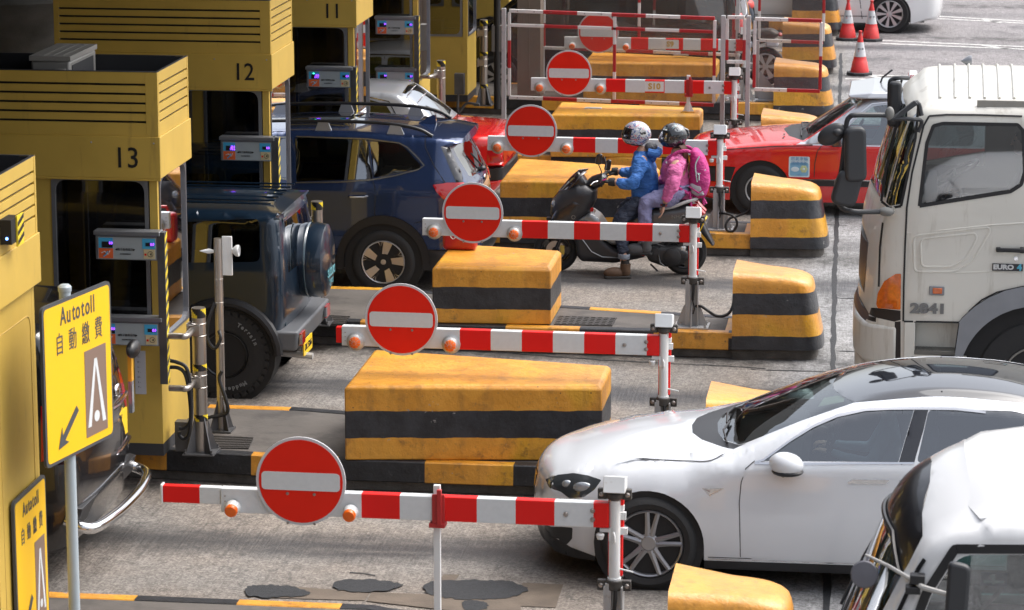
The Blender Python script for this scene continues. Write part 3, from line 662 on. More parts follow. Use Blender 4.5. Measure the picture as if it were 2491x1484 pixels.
def bollard(X, Y, h, label, r=.056, clamps=(), bands=(), gus=True):
    t = thing('steel_bollard', label, 'bollard', (X, Y, .26), 0, 'stainless steel bollards by the booths')
    b = MB(); b.cyl((0, 0, 0), (0, 0, h), r, n=24, mi=0)
    for z in bands:                                                # diagonal black / yellow tape
        n = 24; zz = [z, z + .075 if z > h - .1 else z + .055]
        for i in range(n):
            a0, a1 = 2 * pi * i / n, 2 * pi * (i + 1) / n; R = r + .0012
            for j in range(6):
                z0, z1 = zz[0] + (zz[1] - zz[0]) * j / 6, zz[0] + (zz[1] - zz[0]) * (j + 1) / 6
                c = ((i + j * .8) % 12) < 6
                b.add([(R * cos(a0), R * sin(a0), z0), (R * cos(a1), R * sin(a1), z0), (R * cos(a1), R * sin(a1), z1), (R * cos(a0), R * sin(a0), z1)], [(0, 1, 2, 3)], 1 if c else 2)
    b.build('tube', [steel, ywl, blk], t, smooth=40)
    if gus:
        f = MB(); f.box(-.13, .13, -.13, .13, 0, .012)
        for i in range(4):
            a = pi / 4 + i * pi / 2; d = V((cos(a), sin(a), 0)); s_ = V((-d.y, d.x, 0)) * .005
            f.prism([d * r + s_ + V((0, 0, .01)), d * .15 + s_ + V((0, 0, .01)), d * .145 + s_ + V((0, 0, .03)), d * r + s_ + V((0, 0, .30))], -s_ * 2)
            f.lathe([(.014, 0), (.014, .012), (.008, .014), (.008, .035), (0, .035)], d * .155 * 1 + V((0, 0, .012)), (0, 0, 1), 8)
        f.build('base_plate', steelD, t, smooth=30)
    for z in clamps:
        c = MB(); c.box(-r - .025, r * .35, -r - .012, -r * .3, z - .045, z + .045)
        for s_ in (-1, 1): c.lathe([(r, -.005), (r + .006, 0), (r, .005)], (0, 0, z + s_ * .05), (0, 0, 1), 24)
        c.box(-r - .03, -r - .015, -r - .02, .02, z - .06, z + .06); c.build('clamp', steel, t, bevel=.003, smooth=35)
    return t
def lwindow(parent, name, o, ux, uz, w_, h_, fr=.03, rr=.11, gm=None, depth=.02, nrm=(0, -1, 0), fm=None):
    """window: grey frame with rounded inner corners plus pane, in the plane o + ux*u + uz*v"""
    o = V(o); ux = V(ux); uz = V(uz); nrm = V(nrm)
    inner = rpoly([(fr, fr), (w_ - fr, fr), (w_ - fr, h_ - fr), (fr, h_ - fr)], rr, 5); n = len(inner)
    outer = []
    for p in inner:
        d = p - V((w_ / 2, h_ / 2)); s_ = min((w_ / 2) / max(abs(d.x), 1e-6), (h_ / 2) / max(abs(d.y), 1e-6)); outer.append(V((w_ / 2, h_ / 2)) + d * s_)
    P = lambda q, e: o + ux * q.x + uz * q.y + nrm * e
    f = MB()
    for e0, L0, L1 in ((.012, inner, outer),):
        vs = [P(q, e0) for q in L0] + [P(q, e0) for q in L1] + [P(q, -depth) for q in L0] + [P(q, -depth) for q in L1]
        f.add(vs, [(i, (i + 1) % n, n + (i + 1) % n, n + i) for i in range(n)] + [(i, 2 * n + i, 2 * n + (i + 1) % n, (i + 1) % n) for i in range(n)] + [(n + i, n + (i + 1) % n, 3 * n + (i + 1) % n, 3 * n + i) for i in range(n)])
    # fill the true corners
    fo = f.build('window_frame', fm or alu, parent, smooth=0)
    g = MB(); g.add([P(q, -depth * .5) for q in inner], [tuple(range(n))]); g.build('pane', gm, fo, smooth=0)
    return fo
gbooth = glass('booth_glass', (.42, .43, .45), .5); gbooth2 = glass('booth_glass_dark', (.10, .10, .11), .6)  # dark tint of the near panes stands in for the dim booth inside
def booth(k, num, X, Y, label, length=5.0, depth=1.04, full=True):
    solid = k == 0
    t = thing('toll_booth', label, 'toll booth', (X, Y, .26), 0, 'yellow toll booths')
    H0, H1, H2, ZW = 2.29, 2.625, 3.14, .95                          # fascia bottom/top, louvre top, window sill (above island)
    D = depth; Lx = -length
    w_ = MB()                                                        # lower walls and posts
    w_.box(Lx, -.03, .03, .07, .10, ZW, 0); w_.box(Lx, -.03, D - .07, D - .03, .10, ZW, 0); w_.box(-.07, -.03, .07, D - .07, .10, ZW, 0)
    w_.box(Lx, -.028, .028, .068, 0, .10, 1); w_.box(-.068, -.028, .068, D - .03, 0, .10, 1); w_.box(Lx, -.07, D - .068, D - .028, 0, .1, 1)
    for x in (-.095, -1.03, -1.98, -2.95):
        if x < Lx + .1: continue
        w_.box(x if x < -.1 else x, x + (.065 if x > -.1 else .13), .03, .09, ZW + .001, H0 - .001, 0); w_.box(x, x + (.065 if x > -.1 else .13), D - .09, D - .03, ZW + .001, H0 - .001, 0)
    w_.box(-.052, -.048, .10, .102, .1, ZW, 1)
    w_.build('wall', [ybooth, dkgrey], t, bevel=.004, seg=1, smooth=0)
    fl = MB(); fl.box(Lx, -.08, .08, D - .08, .02, .06); fl.box(Lx + .05, -.09, .09, D - .09, H0 - .0, H0 + .03); fl.build('floor_and_ceiling', dkgrey, t, smooth=0)
    xs = [(-.90, -.105), (-1.85, -1.03), (-2.82, -1.98)]
    for (a, c) in xs:
        if a < Lx: continue
        lwindow(t, 'window_frame', (a, .035, ZW), (1, 0, 0), (0, 0, 1), c - a, H0 - ZW, .03, .10, gbooth2 if k < 3 else gbooth2)
        lwindow(t, 'window_frame', (a, D - .035, ZW), (1, 0, 0), (0, 0, 1), c - a, H0 - ZW, .03, .10, gbooth, nrm=(0, 1, 0))
    if solid:
        q = MB(); q.box(-.07, -.031, .07, D - .07, ZW, H0, 0); R = rpoly([(.16, .12), (D - .14, .12), (D - .14, 2.1), (.16, 2.1)], .1, 5); q.tube([(-.03, p.x, p.y) for p in R], .004, 4, 1, close=True); q.build('end_panel', [ybooth, yboothd], t, smooth=0)
    else: lwindow(t, 'window_frame', (-.03, .075, ZW), (0, 1, 0), (0, 0, 1), D - .15, H0 - ZW, .02, .12, gbooth, nrm=(1, 0, 0), fm=mat('window_rubber', (.10, .10, .11), .5))
    it = MB(); it.box(-.9, -.12, .12, .55, .70, .74, 0); it.box(-.75, -.45, .2, .45, .74, .98, 1); it.box(-.4, -.2, .18, .34, .741, .86, 2); it.box(-1.3, -1.24, .1, D - .1, .06, 2.2, 3); it.box(-.8, -.5, .6, .9, .5, 1.1, 1)
    it.build('desk', [mat('desk_pink', (.20, .13, .12), .6), dkgrey, mat('tray_blue', (.02, .07, .16), .5), mat('partition_brown', (.10, .055, .03), .6)], t, bevel=.01, smooth=0)
    if full:
        f = MB(); f.box(Lx, .012, -.012, D + .012, H0, H1, 0); f.box(Lx, .0115, -.0125, .0, H0 - .02, H0 - .0005, 0)
        fo = f.build('fascia', [ybooth], t, bevel=.004, seg=1, smooth=0)
        r = MB()
        for x in (-.04, -.55, -1.5): r.lathe([(0, .006), (.006, .004), (.008, 0)], (x, -.0125, H1 - .05), (0, -1, 0), 8)
        r.build('rivet', galv, fo)
        if num: text('booth_number', num, .235, black0, t, (-.265, -.0145, (H0 + H1) / 2 - .01), depth=.001, bold=.0012, sx=.93)
        lv = MB(); z = H2; T = .022
        boards = [(0, .098 / .514 * (H2 - H1) - .006)]
        hh = H2 - H1; fr = [.0, .175, .21, .32, .355, .465, .50, .61, .645, .755, .79, 1.0]
        for i in range(0, 12, 2):
            za, zb_ = H2 - hh * fr[i + 1], H2 - hh * fr[i]
            lv.box(Lx, -.10, .0, T, za, zb_, 0); lv.box(Lx, -.10, D - T, D, za, zb_, 1); lv.box(-T, -.001, .025, D - .04, za, zb_, 0)
        lv.box(-.10, -.0005, -.002, T, H1 + .001, H2, 0); lv.box(-.10, -.0005, D - T, D + .001, H1 + .001, H2, 0); lv.box(-T - .0, .0015, D - .04, D - .0225, H1 + .001, H2, 0); lv.box(-T, .0012, T + .0005, T + .02, H1 + .001, H2, 0)
        for x in (-1.6, -3.1):
            if x > Lx: lv.box(x - .02, x + .02, T + .001, T + .02, H1, H2 - .01, 1)
        if k == 2: lv.box(Lx - .05, Lx, -.002, T, H1 + .001, H2, 0)
        # dark inside lining and rim
        lv.box(Lx, -T - .001, T + .0205, T + .024, H1, H2 - .002, 1); lv.box(Lx, -T - .001, D - T - .004, D - T - .001, H1, H2 - .002, 1); lv.box(-T - .004, -T - .001, .03, D - .045, H1, H2 - .002, 1)
        lv.box(Lx, -.03, .03, D - .03, H1 - .02, H1 + .01, 1); lv.box(Lx, -.0, -.001, T + .024, H2 + .0005, H2 + .004, 1); lv.box(-T - .004, 0, T + .03, D, H2 + .0005, H2 + .004, 1); lv.box(Lx, -T - .01, D - T - .004, D, H2 + .0005, H2 + .004, 1)
        lv.build('louvre_screen', [ybooth, dkgrey], t, bevel=.002, seg=1, smooth=0)
        cb = MB(); cb.tube([(Lx + .2, D * .5, H1 + .06), (-.25, D * .55, H1 + .06)], .012, 6); cb.build('conduit', ywl, t)
    return t
bx = {0: -5.755, 1: -5.95, 2: -6.13, 3: -6.25, 4: -6.36, 5: -6.42, 6: -6.5}
def by_(k): return 23.68 + RY(k) + (0 if k < 5 else -.35)
booth(0, '', bx[0], 18.52, 'nearest yellow toll booth with an autotoll plate on its end wall', 3.0)
booth(1, '13', bx[1], by_(1), 'yellow toll booth numbered 13 with a slatted rooftop screen', 3.2)
booth(2, '12', bx[2], by_(2), 'yellow toll booth numbered 12 behind the booth numbered 13', 2.08)
booth(3, '11', bx[3], by_(3), 'yellow toll booth numbered 11 behind the booth numbered 12', 5.2)
booth(4, '10', bx[4], by_(4), 'yellow toll booth behind the silver roof of the red taxi', 5.2)
booth(5, '9', bx[5], by_(5), 'yellow toll booth right of the taxi with a bare lower wall and grey junction box', 5.2, .95)
booth(6, '8', bx[6], by_(6), 'farthest yellow toll booth behind the black people carrier', 5.2)
# rooftop air conditioners
def aircon(X, Y, Z, label, rz=0, sc=1):
    t = thing('air_conditioner', label, 'air conditioner', (X, Y, Z), rz, 'air conditioners on the booth roofs')
    c = mat('aircon_casing', (.30, .29, .27), .4); b = MB(); b.box(-.16, .16, -.40, .40, 0, .56); b.build('casing', c, t, bevel=.02)
    l = MB(); l.box(-.17, .17, -.41, .41, .56, .60)
    for i in (-.06, .02, .1): l.box(i - .004, i + .004, -.38, .38, .60, .604)
    l.build('lid', c, t, bevel=.012); g = MB(); g.box(.161, .166, -.34, .30, .05, .52)
    g.build('grille', dkgrey, t); h = MB(); h.box(-.08, .04, -.416, -.401, .3, .45, 0); h.box(.04, .13, -.43, -.401, .25, .5, 1); h.build('service_hatch', [dkgrey, c], t, bevel=.006)
    return t
ac = aty(250, 290, 24.1)
aircon(ac.x - .02, 24.22, 2.90, 'grey air conditioner on the roof of the booth numbered 13')
a2 = aty(680, 20, 29.3); aircon(a2.x, 29.45, 2.92, 'grey air conditioner on the roof of the booth numbered 12')
# bollards and readers
bollard(-5.70, 23.86, 1.21, 'short steel bollard with black and yellow tape in front of booth 13', clamps=(1.03, .60), bands=(1.13, .69, .27))
bollard(-5.70, 28.85, 1.21, 'steel bollard with a yellow cap behind the dark green off roader', clamps=(.60,), bands=(1.13,))
bollard(-6.12, 39.42, 1.21, 'steel bollard with black and yellow cap right of the silver taxi roof', clamps=(1.03,), bands=(1.13, .3))
bollard(-6.17, 43.75, 1.24, 'steel bollard right of the bare yellow booth wall', clamps=(1.05, .62), bands=(1.15, .72, .25))
payframe(1, -5.90, 23.60, 2.14, .90, [(2.145, .50, '0.0', '0.0', 0), (1.445, .50, '0.0', '0.0', 0)], 'card reader frame with two blue panels in front of booth 13', (-5.70, 23.86), (1.29, .86))
payframe(2, -6.06, 28.80, 2.10, .90, [(2.10, .50, '-20.0 176.6', '0.0', 0), (1.40, .50, '0.0', '0.0', 0)], 'card reader frame showing 176.6 in front of booth 12', (-5.70, 28.85), (1.29,))
payframe(3, -6.24, 33.95, 2.10, .90, [(2.10, .50, '-20.0 114.1', '0.0', 1), (1.40, .50, '0.0', '0.0', 0)], 'card reader frame showing 114.1 with a green light in front of booth 11', (-5.85, 34.0), ())
payframe(4, -6.37, 39.15, 2.08, .90, [(2.07, .50, '0.0', '0.0', 0), (1.40, .50, '0.0', '0.0', 0)], 'card reader frame above the silver roof of the red taxi', (-6.12, 39.42), (1.29,))
# tall pole with sounder
t = thing('sensor_pole', 'tall thin steel pole with a white sounder at its top, beside the dark off roader', 'pole', (-5.70, 24.6, .26))
b = MB(); b.cyl((0, 0, 0), (0, 0, 1.64), .036, n=20)
for z in (.3, .75, 1.1, 1.3): b.lathe([(.036, -.003), (.038, 0), (.036, .003)], (0, 0, z), (0, 0, 1), 20)
b.build('tube', steel, t)
b = MB(); b.box(-.1, .1, -.1, .1, 0, .012)
for i in range(4):
    a = pi / 4 + i * pi / 2; d = V((cos(a), sin(a), 0)); s_ = V((-d.y, d.x, 0)) * .004
    b.prism([d * .036 + s_, d * .12 + s_, d * .036 + s_ + V((0, 0, .26))], -s_ * 2)
b.build('base_plate', steelD, t)
b = MB(); b.box(.035, .12, -.01, .01, 1.33, 1.66); b.build('bracket', wpaint, t, bevel=.004)
b = MB(); b.lathe([(.018, 0), (.045, .03), (.05, .05), (.045, .06)], (.12, 0, 1.54), (1, 0, 0), 18); b.lathe([(.012, 0), (.022, .05), (.01, .1), (0, .13)], (-.03, 0, 1.53), (-1, 0, 0), 14); b.build('sounder', wpaint, t)
b = MB(); b.tube(cr([(-.03, -.02, 1.1), (-.08, -.05, .95), (-.09, -.06, .8), (-.03, -.07, .72), (.02, -.06, .8), (0, -.03, .86)], 6), .015, 8); b.build('conduit', blackm, t)
b = MB(); b.tube(cr([(.02, -.04, .52), (.0, -.05, .45), (.05, -.06, .3), (.07, -.06, .18), (.0, -.06, .14), (-.1, -.08, .12), (-.16, -.1, .02)], 6), .016, 8); b.build('conduit', blackm, t)
# hoses at the first bollard
b = MB(); q = lambda x, y, Y=23.68: aty(600 + x * .5057, 1150 + y * .5057, Y)
for pts in ([(145, 575), (210, 590), (280, 625), (310, 720), (325, 900), (320, 1050), (270, 1110), (230, 1110)], [(145, 630), (220, 635), (275, 680), (305, 800), (322, 1000), (310, 1150), (270, 1195), (235, 1170), (232, 1140)]):
    b.tube(cr([q(*p) for p in pts], 6), .016, 8)
tag(b.build('hose', blackm), 'pair of black hoses running down beside the short bollard', 'hose')
b = MB(); c = q(262, 1090, 23.9); b.box(c.x - .06, c.x + .06, c.y - .05, c.y + .05, .262, c.z + .04); tag(b.build('junction_box', steelD, bevel=.004), 'small grey junction box at the foot of booth 13', 'junction box')
c = aty(1838, 310, 43.6); b = MB(); b.box(c.x - .07, c.x + .07, c.y - .06, c.y + .06, c.z - .24, c.z + .06); b.tube(cr([(c.x - .02, c.y, c.z - .2), (c.x - .02, c.y, c.z - .5), (c.x + .1, c.y, .3), (c.x + .3, c.y - .05, .29)], 6), .02, 8); tag(b.build('junction_box', steelD, bevel=.004), 'grey junction box with a cable on the bare yellow booth corner', 'junction box')
# paper notice
c = aty(556, 1490, 23.66); b = MB(); b.box(c.x - .045, c.x + .045, 23.705, 23.707, c.z - .19, c.z + .17); n_ = b.build('paper_notice', mat('paper', (.55, .56, .60), .6), smooth=0); tag(n_, 'white paper strip taped to the lower wall of booth 13', 'notice')
for i in range(7): text('notice_lettering', 'TOLL'[i % 3] + ' -', .02, dkgrey, n_, (c.x - .01, 23.703, c.z + .12 - i * .042))
# camera with blue lamp on nearest booth
c = aty(35, 920, 18.86); b = MB(); b.box(-5.757, -5.68, c.y - .14, c.y + .06, c.z - .07, c.z + .09, 0); b.box(-5.68, -5.668, c.y - .04, c.y + .1, c.z - .10, c.z + .10, 1)
for i in range(3): b.prism([(-5.667, c.y - .035, c.z - .09 + i * .06), (-5.667, c.y + .095, c.z - .05 + i * .06), (-5.667, c.y + .095, c.z - .02 + i * .06), (-5.667, c.y - .035, c.z - .06 + i * .06)], (.002, 0, 0), 2)
o = b.build('camera_box', [black0, ywl, blk], bevel=.004); tag(o, 'black camera box with a small blue lamp on the nearest booth', 'camera'); b = MB(); b.lathe([(0, .006), (.009, 0)], (-5.71, c.y - .141, c.z - .03), (0, -1, 0), 10); b.build('indicator', mat('blue_led', (.05, .1, .9), .4, emit=(.1, .25, 1), estr=6), o)
# ================================================================ canopy over the booths
can = MB(); can.box(-60, -5.15, -20, 90, 4.9, 5.3); can.box(-5.15, -5.0, -20, 90, 4.92, 5.8)
tag(can.build('canopy', mat('canopy_soffit', (.05, .05, .05), .8), smooth=0), 'dark flat canopy roof shading the whole row of toll booths', 'canopy')
cb_ = MB(); cb_.box(-19, 16, -14, -8, 0, 11); tag(cb_.build('control_building', mat('sky_block_grey', (.22, .22, .22), .7), smooth=0), 'plain grey block added behind the camera to cut sky light, outside the picture', 'building')  # unseen block added to cut sky light from the camera side
wl = MB(); wl.box(-19, -18.8, -10, 90, 0, 4.75); wl.box(-19, -5.5, 4, 4.2, 0, 4.75); tag(wl.build('boundary_wall', mat('shade_wall_dark', (.05, .05, .05), .8), smooth=0), 'dark walls added out of view to keep light off the toll booths', 'wall')  # out-of-view walls added to darken the covered booths
# ================================================================ vehicle shells
def pip(p, poly):
    x, y = p; c = False; j = len(poly) - 1
    for i in range(len(poly)):
        xi, yi = poly[i][0], poly[i][1]; xj, yj = poly[j][0], poly[j][1]
        if (yi > y) != (yj > y) and x < (xj - xi) * (y - yi) / (yj - yi) + xi: c = not c
        j = i
    return c
def cdt(loops, pts, classify, segs=()):
    vs = []; es = []
    for lp in loops:
        o = len(vs); vs += [V((p[0], p[1])) for p in lp]; es += [(o + i, o + (i + 1) % len(lp)) for i in range(len(lp))]
    vs += [V((p[0], p[1])) for p in pts]
    r = delaunay_2d_cdt(vs, es, [], 0, 1e-5)
    out = {}
    for f in r[2]:
        c = sum((r[0][i] for i in f), V((0, 0))) / len(f); k = classify(c)
        if k is not None: out.setdefault(k, []).append(tuple(f))
    return r[0], out
def smooth_path(pts, n=6):
    """pts may carry a third value: 's' marks a sharp corner"""
    runs = [[]]
    for p in pts:
        runs[-1].append((p[0], p[1]))
        if len(p) > 2: runs.append([(p[0], p[1])])
    out = []
    for r in runs:
        if len(r) < 2: continue
        q = cr(r, n) if len(r) > 2 else [V(r[0]), V(r[1])]
        out += q if not out else q[1:]
    return out
class Car:
    def __init__(s, prof, plan, zb, tum, edge, crown, bottom, arches, tuck=(.45, .25), grid=.065, tpow=1.0):
        s.prof = smooth_path(prof); s.plan = plan; s.zb = zb; s.tum = tum; s.edge = edge; s.crown = crown; s.tuck = tuck; s.arches = arches; s.grid = grid; s.tpow = tpow
        s.bottom = bottom
        s.L = [0]
        for a, b in zip(s.prof, s.prof[1:]): s.L.append(s.L[-1] + (b - a).length)
        s.rg = []; s.rr = []; P_ = s.prof; s.T = [((P_[min(i + 1, len(P_) - 1)] - P_[i]).normalized() + (P_[i] - P_[max(i - 1, 0)]).normalized()).normalized() for i in range(len(P_))]
    def d(s, x, z):
        m = 9.; p = V((x, z))
        for a, b in zip(s.prof, s.prof[1:]):
            ab = b - a; t = max(0, min(1, (p - a).dot(ab) / ab.length_squared)); q = (p - a - ab * t).length_squared
            if q < m: m = q
        return sqrt(m) if m < 9 else 9
    def hw(s, x, z, d=None):
        zb = s.zb(x) if callable(s.zb) else s.zb
        w = s.plan(x) - s.tum * max(0, z - zb) ** s.tpow - s.tuck[1] * max(0, s.tuck[0] - z) ** 2
        r = s.edge(x)
        if d is None: d = s.d(x, z)
        if d < r: w -= r * (1 - sqrt(max(0, 1 - (1 - d / r) ** 2)))
        return w
    def side(s, x, z, sg, off=0.0): return V((x, sg * (s.hw(x, z) + off), z))
    def at(s, u):
        for i in range(len(s.L) - 1):
            if u <= s.L[i + 1] or i == len(s.L) - 2:
                t = (u - s.L[i]) / max(1e-9, s.L[i + 1] - s.L[i]); a, b = s.prof[i], s.prof[i + 1]; return a.lerp(b, t), s.T[i].lerp(s.T[i + 1], t).normalized()
    def top(s, u, v, off=0.0):
        p, t = s.at(u); n = V((-t.y, t.x)); w = s.hw(p.x, p.y, 0); c = s.crown(p.x, p.y) * (1 - v * v) + off
        q = p + n * c; return V((q.x, v * w, q.y))
    def ux(s, x, lo=.35):      # arc length on the upper part of the profile for a given x
        best = None
        for i, (a, b) in enumerate(zip(s.prof, s.prof[1:])):
            if min(a.y, b.y) > lo - .01 and a.x <= x <= b.x and b.x > a.x:
                return s.L[i] + (s.L[i + 1] - s.L[i]) * (x - a.x) / (b.x - a.x)
        return s.L[-1] if x > s.prof[-1].x - .5 else 0
    def uz(s, z, front=True):
        rng = range(len(s.prof) - 1); rng = rng if front else reversed(rng)
        for i in rng:
            a, b = s.prof[i], s.prof[i + 1]
            if min(a.y, b.y) <= z <= max(a.y, b.y): return s.L[i] + (s.L[i + 1] - s.L[i]) * abs(z - a.y) / max(1e-6, abs(b.y - a.y))
    def region(s, name, poly, off=0.0, mat=None): s.rg.append((name, [V(p) for p in poly], off, mat))    # side, (x, z)
    def tregion(s, name, poly, off=0.0, mat=None): s.rr.append((name, [V(p) for p in poly], off, mat))    # ribbon, (u, v)
    def build(s, root, mats, body='body', under=None):
        outl = list(s.prof) + [V(p) for p in s.bottom]
        g = s.grid; xs = [p.x for p in outl]; zs = [p.y for p in outl]; pts = []
        x = min(xs)
        while x < max(xs):
            z = min(zs)
            while z < max(zs):
                if pip((x, z), outl): pts.append((x + random.uniform(-.001, .001), z))
                z += g
            x += g
        for fr in (.12, .3, .55, .85):
            for i in range(1, len(s.prof) - 1, 1):
                a, p, b = s.prof[i - 1], s.prof[i], s.prof[i + 1]; t = (b - a).normalized(); q = p + V((t.y, -t.x)) * s.edge(p.x) * fr
                if pip(q, outl) and s.d(q.x, q.y) > s.edge(p.x) * fr * .9: pts.append((q.x, q.y))
        def cls(c):
            if not pip(c, outl): return None
            for (cx, cz, r) in s.arches:
                if hypot(c.x - cx, c.y - cz) < r or (c.y < cz and abs(c.x - cx) < r): return None
            for i, (n, poly, off, m) in enumerate(s.rg):
                if pip(c, poly): return i
            return -1
        arcs = []
        for (cx, cz, r) in s.arches: arcs.append([V((cx + r * cos(a), cz + r * sin(a))) for a in [i * pi / 20 for i in range(21)]] + [V((cx - r, min(zs) - .05)), V((cx + r, min(zs) - .05))])
        vs, tr = cdt([outl] + arcs + [p for _, p, _, _ in s.rg], pts, cls)
        groups = {}
        def put(key, sg, fs, off):
            mb, mp = groups.setdefault(key, (MB(), {}))
            for f in fs:
                idx = []
                for i in f:
                    kk = (sg, i)
                    if kk not in mp: mp[kk] = len(mb.v); p = vs[i]; mb.v.append(tuple(s.side(p.x, p.y, sg, off)))
                    idx.append(mp[kk])
                mb.f.append(tuple(idx if sg < 0 else idx[::-1])); mb.m.append(key[2] if len(key) > 2 else 0)
        for k, fs in tr.items():
            if k == -1:
                for sg in (-1, 1): put((body, 0), sg, fs, 0)
            else:
                n, poly, off, m = s.rg[k]
                if n == body:
                    for sg in (-1, 1):
                        mb, mp = groups.setdefault((body, 0), (MB(), {}))
                        for f in fs:
                            idx = []
                            for i in f:
                                kk = (sg, i)
                                if kk not in mp: mp[kk] = len(mb.v); p = vs[i]; mb.v.append(tuple(s.side(p.x, p.y, sg, 0)))
                                idx.append(mp[kk])
                            mb.f.append(tuple(idx if sg < 0 else idx[::-1])); mb.m.append(m)
                else:
                    for sg in (-1, 1): put((n, k, 0, sg, m), sg, fs, off)
        # ribbon
        U = s.L[-1]; sc = 1.0; pts = []; nv = 14
        usamp = [s.L[i] for i in range(len(s.L))]
        for u in usamp[1:-1]:
            for j in range(1, nv): pts.append((u, (-1 + 2 * j / nv) * sc))
        left = [(u, -sc) for u in usamp]; right = [(u, sc) for u in usamp][::-1]
        def cls2(c):
            if not (0 < c.x < U and abs(c.y) < sc): return None
            for i, (n, poly, off, m) in enumerate(s.rr):
                if pip(c, poly): return i
            return -1
        vs2, tr2 = cdt([left + right] + [[(p.x, p.y * sc) for p in poly] for _, poly, _, _ in s.rr], pts, cls2)
        for k, fs in tr2.items():
            if k == -1: key = (body, 0); off = 0; mi = 0
            else:
                n, poly, off, m = s.rr[k]; mi = m if n == body else 0; key = (body, 0) if n == body else (n, 'r', k, 0, m)
            mb, mp = groups.setdefault(key, (MB(), {}))
            for f in fs:
                idx = []
                for i in f:
                    kk = ('r', i)
                    if kk not in mp: mp[kk] = len(mb.v); p = vs2[i]; mb.v.append(tuple(s.top(p.x, max(-1, min(1, p.y / sc)), off if key != (body, 0) else 0)))
                    idx.append(mp[kk])
                mb.f.append(tuple(idx[::-1])); mb.m.append(mi)
        res = {}
        for key, (mb, mp) in groups.items():
            if key == (body, 0): o = mb.build(body, mats, root, smooth=42); o.name = body
            else:
                m = key[-1]; o = mb.build(key[0], m, root, smooth=60)
            res.setdefault(key[0], []).append(o)
        s.res = res; return res
    def strip(s, paths, w, off, name=None, m=None, parent=None, sides=(-1, 1), mb=None, mi=0):
        """thin ribbon on the side surface following (x,z) paths"""
        b = mb or MB()
        for path in paths:
            P = [V(p) for p in path]
            for sg in sides:
                vs = []
                for i, p in enumerate(P):
                    a = P[max(0, i - 1)]; c = P[min(len(P) - 1, i + 1)]; t = (c - a).normalized(); n = V((-t.y, t.x)) * w / 2
                    for q in (p + n, p - n): vs.append(s.side(q.x, q.y, sg, off))
                b.add(vs, [(2 * i, 2 * i + 1, 2 * i + 3, 2 * i + 2) for i in range(len(P) - 1)], mi)
        if mb is None: return b.build(name, m, parent, smooth=60)
    def tstrip(s, paths, w, off, mb, mi=0):
        for path in paths:
            P = [V(p) for p in path]; vs = []
            for i, p in enumerate(P):
                a = P[max(0, i - 1)]; c = P[min(len(P) - 1, i + 1)]; t = (c - a).normalized(); n = V((-t.y, t.x)) * w / 2
                for q in (p + n, p - n): vs.append(s.top(q.x, max(-1, min(1, q.y)), off))
            mb.add(vs, [(2 * i, 2 * i + 1, 2 * i + 3, 2 * i + 2) for i in range(len(P) - 1)], mi)
def tracer(car, ox, Yn, wmax, fx, sgn=-1, yc=None):
    """photo crop coordinates -> car-local (x, z) on the near side surface (fixed point over the body inset)"""
    def T(x, y):
        px, py = fx(x, y); yv = Yn
        for _ in range(4):
            p = aty(px, py, yv); lx = p.x - ox; yv = (Yn + wmax) - car.hw(lx, p.z, 9)
        return (p.x - ox, p.z)
    return T
tyre_m = mat('tyre', (.018, .018, .019), .75, bump=.3, bscale=80); rimsil = mat('rim_silver', (.50, .50, .52), .3, metal=.7); rimdk = mat('rim_dark', (.035, .036, .04), .35, metal=.5)
disc_m = mat('brake_disc', (.20, .17, .15), .5, metal=.7)
